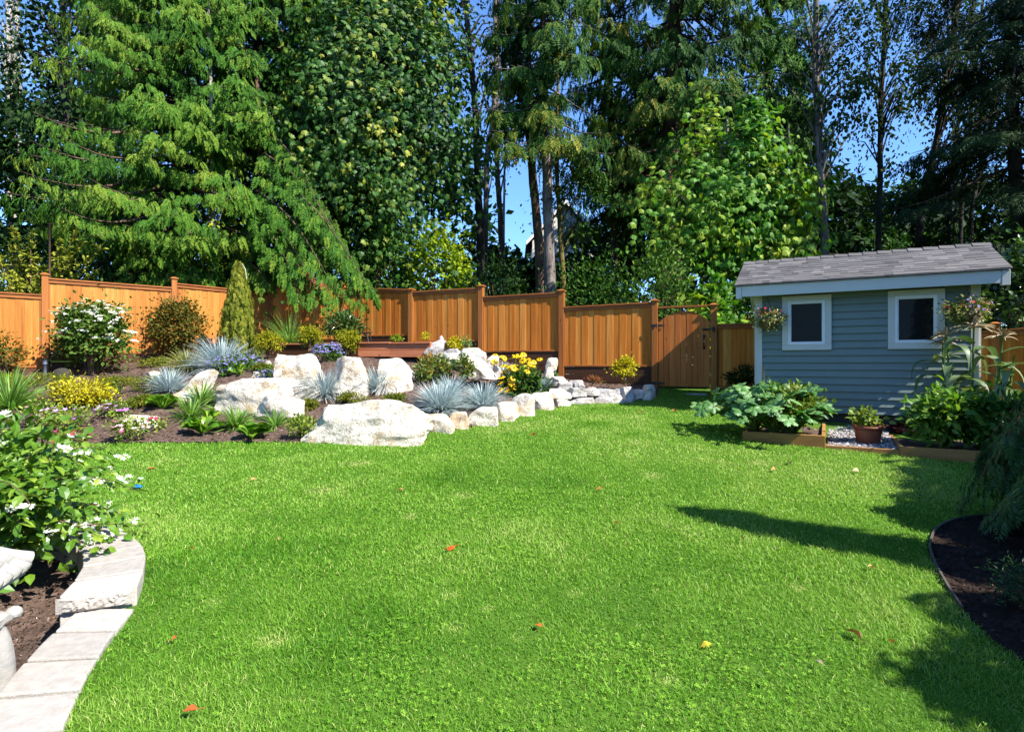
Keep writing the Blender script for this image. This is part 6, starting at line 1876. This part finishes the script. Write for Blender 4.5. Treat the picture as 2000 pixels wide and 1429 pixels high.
# conifer and bush close to the viewer ------------------------------------------------------------
r = rng(920); b = np.array([4.76, 4.3, gz(4.76, 4.3)])
wp = thing('weeping_conifer', 'weeping blue green conifer drooping over the shaded bed', 'tree', b); tm, cb = MB(), MB()
tm.tube([b, b + [-.05, .02, .7], b + [.03, 0, 1.1], b + [-.1, 0, 1.4]], [.06, .05, .04, .02], 8)
for i in range(96):
    z0 = r.uniform(.3, 1.3); a = math.pi + r.normal(0.3, .8) if i < 80 else r.uniform(0, 6.28); o = np.array([math.cos(a), math.sin(a), 0]); Ln = r.uniform(.6, 1.15) * (1.05 - .2 * z0 / 1.8)
    u = np.linspace(0, 1, 14); P = b + np.array([0, 0, z0]) + o * (Ln * u ** .85)[:, None] + np.array([0, 0, 1.0]) * (.22 * np.sin(u * 2.4) - (z0 * .62 + .12) * u ** 2.2)[:, None]
    P[:, 2] = np.maximum(P[:, 2], G(P[:, 0], P[:, 1]) + .06)
    tm.tube(P, np.linspace(.014, .003, 14), 5, caps=False)
    m_ = 46; uu = r.uniform(.2, 1, m_); pos = np.stack([np.interp(uu, u, P[:, c]) for c in range(3)], 1) + r.normal(0, .02, (m_, 3)); T_ = nrm(P[-1] - P[6]); s_ = nrm(np.cross(T_, [0, 0, 1.0])); sg = r.choice([-1, 1], m_)
    dd = T_ * .7 + s_ * (sg * r.uniform(.2, .9, m_))[:, None] + np.array([0, 0, -.7]) + spread(r, m_) * .2; q = r.integers(0, 4, m_)
    for v in range(4):
        w_ = q == v; leaves(cb, FIRS[v], pos[w_], dd[w_], (o * .5 + np.array([0, 0, .8])) + spread(r, w_.sum()) * .3, r.uniform(.12, .22, w_.sum()), np.clip(r.normal(.5, .2, w_.sum()), 0, 1))
tm.build('trunk', M['twig'], wp, smooth=True); cb.build('crown', L['weeping'], wp)
b = np.array([3.05, 3.05, gz(3.05, 3.05)])
shrub('dwarf_conifer', 'low dark shrub in the shaded bed at the picture side', 'shrub', on_ground(2010, 1195), .42, .28, T_diamond(.12), .035, 900, L['weeping'], 18, seed=921)

b = np.array([-3.72, 3.6, EYE - 1.45])
bb = shrub('flowering_bush', 'large white flowering bush spilling over the curved block wall', 'shrub', b, 2.3, 1.1, T_oval(.33, .18, .08), .085, 4600, L['viburnum'], 52, None, 1.35, ('f_white', 46, .022, 14, True), .75, True, 930, .56, .25, .5)
r = rng(931)
# arching shoots over the wall
lb, sb = MB(), MB(); OV2 = T_oval(.33, .18, .08); fb = MB()
for i in range(46):
    a = r.uniform(-1.7, 1.2); o = np.array([math.cos(a), math.sin(a), 0]); Ln = r.uniform(.75, 1.2); z1 = r.uniform(.3, .92); u = np.linspace(0, 1, 14)
    P = b + o * (Ln * u)[:, None] + np.array([0, 0, 1.0]) * (z1 * np.sin(u * 1.9) / .95 - .12 * u ** 3)[:, None]
    P[:, 2] = np.maximum(P[:, 2], EYE - 1.2); sb.tube(P, np.linspace(.010, .002, 14), 5, caps=False)
    for j in range(11):
        uu = .35 + .65 * j / 10; p = np.array([np.interp(uu, u, P[:, c]) for c in range(3)]); T_ = nrm(P[-1] - P[5]); s_ = nrm(np.cross(T_, [0, 0, 1.0]))
        for sg in (-1, 1):
            leaves(lb, OV2, p[None], (T_ * .5 + s_ * sg * .8 + np.array([0, 0, -.45]) + r.normal(0, .25, 3))[None], (np.array([.1, -.2, 1.0]) + r.normal(0, .3, 3))[None], np.array([r.uniform(.05, .095)]), np.array([np.clip(r.normal(.55, .2), 0, 1)]))
    if i % 3 == 0:
        m_ = 14; pp = P[-2] + r.normal(0, 1, (m_, 3)) * [.04, .04, .012] + [0, 0, .03]; leaves(fb, FLOWER5, pp, spread(r, m_), np.array([0, -.2, 1.0]) + spread(r, m_) * .4, r.uniform(.014, .024, m_), r.uniform(.2, 1, m_))
lb.build('foliage', L['viburnum'], bb); sb.build('stem', M['twig'], bb); fb.build('blossoms', L['f_white'], bb)

# unseen trees to the sun side of the garden, some added: their shade falls on the lawn and on the wood
def shade_tree(label, x, y, h, rad, seed, nl=90, per=30, z0=.4, rt=.05):
    P = np.array([[x, y, gz(x, y) - .1 if abs(x) < 14 else .5], [x, y, gz(x, y) + h * .5 if abs(x) < 14 else h * .5], [x, y, h]])
    return conifer('conifer_tree', label, P, .05 + rad * .07, z0, h * .97, rad, nl, per, FIRS, L['cedar_dark'], 'bark_red', seed, droop=.35, size=(.16 * (1 + rad * .5), .3 * (1 + rad * .5)), front=0.0, profile=1.0, group='conifers on the sun side of the lawn', reach_top=rt)


shade_tree('slim conifer whose shadow crosses the lawn', 4.15, 3.25, 3.55, .42, 940, 130, 22)
shade_tree('wide low conifer added out of view to shade the mulch bed', 5.4, 2.8, 2.5, 1.05, 942, 160, 60, .3, .7)  # unseen, put in to keep the mulch bed in shade
# unseen hedge, added and shaped to cast the straight shadow edge
r = rng(945); ha, hb2 = np.array([7.2, 2.74]), np.array([9.1, 5.64]); HL = np.linalg.norm(hb2 - ha); ht_ = (hb2 - ha) / HL; hn = np.array([ht_[1], -ht_[0]])
n = 22000; a_ = r.uniform(0, HL, n); b_ = r.uniform(-.4, .4, n); z_ = r.uniform(0, 1, n) ** .8 * 4.2
hg = thing('shade_hedge', 'unseen evergreen hedge added to shade the lawn and raised bed', 'hedge', v3((ha + hb2) / 2, gz(*((ha + hb2) / 2))))
hx = ha + ht_ * a_[:, None] + hn * b_[:, None]; mb = MB()
leaves(mb, DIAM, np.stack([hx[:, 0], hx[:, 1], G(hx[:, 0], hx[:, 1]) + z_ + r.normal(0, .05, n)], 1), spread(r, n), spread(r, n), r.uniform(.12, .22, n), r.uniform(0, 1, n)); mb.build('foliage', L['dark'], hg)
mb = MB()
for i in range(6):
    p_ = ha + ht_ * HL * (i + .5) / 6; mb = MB(); mb.tube([v3(p_, gz(*p_) - .1), v3(p_, gz(*p_) + 3.2)], [.06, .03], 7); mb.build('stem', M['twig'], hg)
shade_tree('broad unseen conifer added to widen the shade on the near lawn', 4.7, 1.55, 2.9, 1.1, 949, 110, 50, .3, .5)  # unseen, added to enlarge the shadow on the near lawn
shade_tree('round conifer closest to the viewer beside the lawn', 3.85, 1.35, 2.5, .95, 948, 110, 40)
for i, (x, y, h) in enumerate([(16.5, 10.5, 15), (19, 13.5, 17), (15.5, 13.0, 14), (22, 10, 18)]):
    shade_tree('tall conifer of the wood beyond the far fence', x, y, h, 2.6, 950 + i, 110, 26, 2.5)

# the garden's own house, behind the viewer, seen only as a reflection in the shed windows
hz = thing('house', 'grey house behind the viewer, mirrored in the shed windows', 'house', (-2, -9, -.4))
mb = MB(); mb.box((-2, -12, 2.6), (18, 6, 6.4)); mb.build('wall', M['trim'], hz)
mb = MB(); mb.prism([(-11.6, -8.4, 5.7), (-11.6, -15.6, 5.7), (-11.6, -12, 8.4)], (19.2, 0, 0)); mb.build('roof', M['shingle'], hz)
for wx in (-8, -4.5, -1, 2.5, 5.5):
    mb = MB(); mb.box((wx, -8.98, 1.6), (1.7, .06, 1.8)); wo = mb.build('window', M['vinyl'], hz); mb = MB(); mb.box((wx, -8.94, 1.6), (1.5, .02, 1.6)); mb.build('pane', M['glass'], wo)

# ------------------------------------------------------------------ neighbour's house and the far wood
hp = W(1104, 500, 36); hs = thing('neighbour_house', 'pale house with a white gable glimpsed through the trees', 'house', v3(hp, 2.0))
hw_, hd = 2.1, 6.0; ze = W(0, 470, 36)[2]; zr_ = W(0, 418, 36)[2] + .6
mb = MB(); mb.box(v3(hp, (1 + ze) / 2) + np.array([0, hd / 2, 0]), (hw_ * 2, hd, ze - 1)); mb.prism([v3(hp, ze) + np.array([-hw_, .01, 0]), v3(hp, ze) + np.array([hw_, .01, 0]), v3(hp, zr_) + np.array([0, .01, 0])], (0, hd - .02, 0)); mb.build('wall', M['trim'], hs)
for sg in (-1, 1):
    mb = MB(); e0 = v3(hp, ze) + np.array([sg * (hw_ + .4), -.4, -.25]); e1 = v3(hp, zr_) + np.array([0, -.4, .08]); mb.prism([e0, e1, e1 + [0, 0, .16], e0 + [0, 0, .16]], (0, hd + .8, 0)); mb.build('roof', M['foundation'], hs)
    mb = MB(); mb.prism([e0 + [0, -.03, -.1], e1 + [0, -.03, -.1], e1 + [0, -.03, .14], e0 + [0, -.03, .14]], (0, .028, 0)); mb.build('barge_board', M['vinyl'], hs)
for sx in (-1.2, 1.0):
    mb = MB(); mb.box(v3(hp, ze - 1.2) + np.array([sx, -.02, 0]), (1.1, .05, 1.2)); wo = mb.build('window', M['vinyl'], hs); mb = MB(); mb.box(v3(hp, ze - 1.2) + np.array([sx, -.05, 0]), (.9, .02, 1.0)); mb.build('pane', M['glass'], wo)
r = rng(960); mb = MB()
prof_px = [-900, -250, -60, 0, 40, 90, 130, 200, 560, 880, 915, 960, 1010, 1060, 1120, 1200, 1260, 1540, 1600, 1700, 1800, 2000, 2500, 3200]
prof_v = [-150, -150, 60, 190, 210, 220, 150, -60, -100, -60, 330, 500, 500, 500, 500, 430, 210, 170, 330, 370, 360, 350, 150, 0]
for i in range(2600):
    px = r.uniform(-700, 2900); d = r.uniform(24, 34); vt = np.interp(px, prof_px, prof_v); ztop = zr(vt, d); z = .2 + (ztop - .2) * r.random() ** .75
    if 1020 < px < 1140 and 395 < HV - (z - EYE) * FPX / d < 520: continue
    c = np.array([(px - CX) / FPX * d, d, z]); n = 46; k_ = r.uniform(.6, 1.3)
    o = spread(r, n); pos = c + o * r.uniform(.2, 1, n)[:, None] * np.array([1.2, 1.0, .8]) * k_
    leaves(mb, DIAM, pos, o * .6 + spread(r, n) * .7 + [0, 0, -.3], o * .6 + [0, 0, .8] + spread(r, n) * .4, r.uniform(.3, .6, n), np.clip(r.normal(.40, .15) + r.normal(0, .12, n), 0, 1))
tag(mb.build('woods', L['dark']), 'far dark wood closing the view behind the trees', None, None, 'stuff')
# ------------------------------------------------------------------ grass, clover, fallen leaves
def vnoise(x, y, s, seed):
    r = rng(seed); N = 64; g = r.random((N, N)); x = x / s + 100; y = y / s + 100
    xi = np.floor(x).astype(int); yi = np.floor(y).astype(int); fx = x - xi; fy = y - yi; fx = fx * fx * (3 - 2 * fx); fy = fy * fy * (3 - 2 * fy)
    a = g[xi % N, yi % N]; b = g[(xi + 1) % N, yi % N]; c = g[xi % N, (yi + 1) % N]; d = g[(xi + 1) % N, (yi + 1) % N]
    return (a * (1 - fx) + b * fx) * (1 - fy) + (c * (1 - fx) + d * fx) * fy


def fbm(x, y, s, seed):
    return .5 * vnoise(x, y, s, seed) + .3 * vnoise(x, y, s * .45, seed + 1) + .2 * vnoise(x, y, s * .2, seed + 2)


GR = greens('grass_blade', (80, 138, 28), (132, 184, 54), (200, 212, 126), .72, trans=.36, jitter=.35, spec=.2, rough=.5)
CL = greens('clover_leaf', (84, 148, 30), (128, 186, 52), (170, 206, 78), .70, trans=.32, jitter=.4, spec=.2)
brown = [(on_ground(a, b)[:2], s) for a, b, s in [(538, 1256, .10), (890, 1228, .08), (1122, 1160, .07), (908, 968, .12), (880, 1165, .06), (1010, 1250, .05), (955, 1190, .05), (700, 905, .16), (1280, 930, .14), (1480, 905, .14), (800, 1010, .1), (620, 960, .12), (1300, 1330, .07), (420, 1180, .06), (1560, 1150, .07)]]
lush = [(on_ground(a, b)[:2], s) for a, b, s in [(1110, 942, .35), (1160, 828, .35), (860, 935, .4), (560, 1070, .5), (730, 1210, .45), (1230, 850, .25), (1150, 800, .3), (330, 1120, .4), (650, 1290, .35)]]
r = rng(970)
tot = MB()
for (y0, y1, dens, w, h) in [(1.0, 2.6, 14000, .0028, .033), (2.6, 3.6, 11500, .0035, .033), (3.6, 5, 8400, .0048, .034), (5, 7, 5400, .0066, .032), (7, 9, 3400, .0088, .031), (9, 12.3, 2500, .0110, .030)]:
    xm = y1 * .93 + .9; n = int(dens * (y1 - y0) * 2 * xm)
    x = r.uniform(-xm, xm, n); y = r.uniform(y0, y1, n); k = lawn_mask(x, y); x, y = x[k], y[k]; n = len(x)
    nl = fbm(x, y, 1.5, 31); nf = fbm(x, y, .35, 37)
    lu = np.zeros(n); br = np.zeros(n)
    for c, s in lush: lu += np.exp(-((x - c[0]) ** 2 + ((y - c[1]) * 1.3) ** 2) / (s * s) * 1.6)
    for c, s in brown: br += np.exp(-((x - c[0]) ** 2 + (y - c[1]) ** 2) / (s * s) * 1.8)
    lu = np.clip(lu, 0, 1); br = np.clip(br, 0, 1)
    hh = h * (.55 + .55 * nl + .5 * (nf - .4) + .45 * lu) * r.uniform(.5, 1.35, n); hh *= 1 - .55 * br
    # longer uncut blades along walls and timber
    a = r.uniform(0, 6.283, n); ln = r.beta(1.5, 1.9, n) * 2.0
    d = np.stack([np.cos(a) * ln, np.sin(a) * ln, np.ones(n)], 1); d = nrm(d)
    s_ = nrm(np.stack([-np.sin(a), np.cos(a), 0 * a], 1) + spread(r, n) * .6)
    p0 = np.stack([x, y, G(x, y) + .002], 1); o = np.stack([np.cos(a), np.sin(a), 0 * a], 1)
    bend = r.uniform(.1, .55, n)
    p1 = p0 + d * (hh * .55)[:, None]; p2 = p0 + d * hh[:, None] + o * (bend * hh * .5)[:, None] - np.array([0, 0, 1.0]) * (bend * hh * .22)[:, None]
    ww = (w * r.uniform(.6, 1.25, n) * .5)[:, None]
    V = np.stack([p0 - s_ * ww, p0 + s_ * ww, p1 + s_ * ww * .85, p1 - s_ * ww * .85, p2], 1)
    n3 = fbm(x, y, 3.2, 61); t = np.clip(.42 + .85 * (nl - .5) + .4 * (nf - .5) + .5 * (n3 - .5) - .3 * lu + r.normal(0, .13, n), 0, .95) + br * .9
    t = np.where(r.random(n) < .035, .98, t)
    tot.batch(V, [(0, 1, 2, 3), (3, 2, 4)], t)
tag(tot.build('grass', GR), 'short green grass of the lawn, lusher in darker patches', None, None, 'stuff')

# clover: small three-part leaves in patches
tri = []
for j in range(3):
    a = j * 2.094; c, s = math.cos(a), math.sin(a)
    q = np.array([(0, .05), (.34, .45), (.30, .85), (0, .78), (-.30, .85), (-.34, .45)])
    tri.append(np.stack([q[:, 0] * c - q[:, 1] * s, q[:, 0] * s + q[:, 1] * c, np.array([0, .10, .16, .06, .16, .10])], 1))
CV = np.vstack(tri); CF = [tuple(range(6 * j, 6 * j + 6)) for j in range(3)]
n = 260000; x = r.uniform(-4, 4.6, n); y = r.uniform(1.2, 8, n)
pat = fbm(x, y, .9, 53)
cp = np.zeros(n)
for a, b, s in [(830, 1275, .42), (1000, 985, .5), (830, 1285, .3), (1330, 1090, .5), (1450, 1070, .45), (1550, 1235, .28), (1120, 1320, .6), (1250, 1380, .5), (1500, 1330, .4), (1560, 960, .4), (1690, 985, .35), (930, 1350, .5), (1260, 1180, .4), (1480, 1190, .3), (1060, 1075, .3)]:
    c = on_ground(a, b)[:2]; cp += np.exp(-((x - c[0]) ** 2 + ((y - c[1]) * .9) ** 2) / (s * s) * 1.4)
k = lawn_mask(x, y) & (np.abs(x) < y * .95 + .3) & (r.random(n) < np.clip(cp, 0, 1) * np.clip((pat - .34) * 3.2, 0, 1) * .26 + .010 * (pat > .5))
x, y = x[k], y[k]; n = len(x)
up = spread(r, n) * .30 + [0, -.1, 1.0]
V = inst(CV, np.stack([x, y, G(x, y) + r.uniform(.012, .034, n)], 1), frames(np.cross(up, spread(r, n)), up), r.uniform(.006, .013, n) * (.8 + .07 * y))
mb = MB(); mb.batch(V, CF, np.clip(r.normal(.5, .2, n) + (r.random(n) < .1) * .3, 0, 1))
tag(mb.build('clover', CL), 'clover patches growing through the lawn', None, None, 'stuff')

# fallen leaves
LC = {'orange': lin(226, 96, 34, .75), 'rust': lin(176, 96, 44, .7), 'brown': lin(140, 104, 62, .7), 'yellow': lin(214, 200, 60, .75), 'tan': lin(206, 160, 104, .7), 'dark': lin(74, 52, 36, .7), 'green': lin(112, 150, 30, .6), 'pale': lin(224, 204, 170, .75)}
LM = {k: leaf_mat('fallen_' + k, tuple(c * .75 for c in v[:3]) + (1,), v, tuple(min(1, c * 1.25) for c in v[:3]) + (1,), .2, .6, .3, .5) for k, v in LC.items()}
for i, (px, v, s, c, lab) in enumerate([
        (878, 1078, .085, 'orange', 'bright orange maple leaf in the middle of the lawn'), (1377, 1268, .062, 'yellow', 'plump yellow leaf lying flat on the lawn'),
        (1668, 1250, .085, 'brown', 'large curled brown leaf near the shaded bed'), (1740, 1267, .04, 'rust', 'small rust leaf beside the large brown leaf'),
        (342, 1262, .04, 'rust', 'curled rust brown leaf beside the block wall'), (372, 1407, .055, 'rust', 'rust brown leaf nearest the viewer'),
        (374, 1081, .045, 'rust', 'small rust leaf near the raised step of the wall'), (293, 919, .09, 'orange', 'orange leaf by the flowering bush'),
        (244, 960, .07, 'rust', 'rust leaf under the bush shoots'), (1543, 909, .11, 'dark', 'dark curled leaf in front of the timber bed'),
        (1511, 923, .08, 'tan', 'tan leaf beside the dark curled leaf'), (1673, 926, .10, 'pale', 'pale tan leaf in front of the gravel'),
        (1600, 1310, .035, 'pale', 'small pale leaf towards the shaded corner'), (1448, 1062, .045, 'tan', 'small tan leaf at the edge of the finger shadow'),
        (1054, 1234, .04, 'orange', 'small orange leaf among the clover'), (783, 964, .06, 'tan', 'tan leaf far back on the lawn below the edging stones'),
        (1170, 962, .06, 'rust', 'rust speck leaf behind the finger shadow tip'), (1205, 1031, .05, 'rust', 'rust leaf in front of the finger shadow tip'),
        (545, 1063, .045, 'tan', 'tan leaf on the sunny side of the lawn'), (888, 1378, .05, 'green', 'dull green leaf near the viewer'),
        (1700, 1118, .05, 'tan', 'tan leaf below the finger shadow'), (1040, 854, .09, 'rust', 'rust leaf beneath the daisies edging'),
        (1250, 808, .10, 'tan', 'tan leaf in the shade near the gate stones'), (495, 943, .06, 'tan', 'tan leaf below the rock garden lawn edge'), (1316, 806, .10, 'rust', 'rust leaf in the gate shadow'), (790, 878, .09, 'pale', 'pale leaf under the largest boulder')]):
    g = on_ground(px, v); rr = rng(990 + i); mb = MB()
    T = T_maple(.3 + .4 * rr.random()) if c in ('orange', 'yellow') else T_oval(.3, .35 * rr.random() + .1, .25)
    a = rr.uniform(0, 6.28); d = np.array([[math.cos(a), math.sin(a), rr.uniform(-.1, .5)]]); up = np.array([[rr.normal(0, .4), -.35 + rr.normal(0, .3), 1.0]])
    c0 = g + np.array([0, 0, .042]); leaves(mb, T, c0[None] - d * s * .5, d, up, np.array([s]), np.array([.5])); R = frames(d, up)[0]
    q = c0 - d[0] * s * .5; mb.tube([q + nrm(-d[0]) * s * .45 + [0, 0, .004], q, q + nrm(d[0]) * s * .2], [.0012, .0016, .0012], 4)
    tag(mb.build('fallen_leaf', LM[c], loc=c0), lab, 'leaf', 'fallen leaves on the lawn')
g = on_ground(268, 958); mb = MB(); mb.add(ICO[2][0] * [.055, .03, .02] + g + [0, 0, .04], ICO[2][1]); tag(mb.build('plastic_scrap', plain_mat('blue_plastic', lin(20, 110, 190, .8), .4), loc=g, smooth=True), 'small blue plastic scrap lying in the grass by the bush', 'scrap')
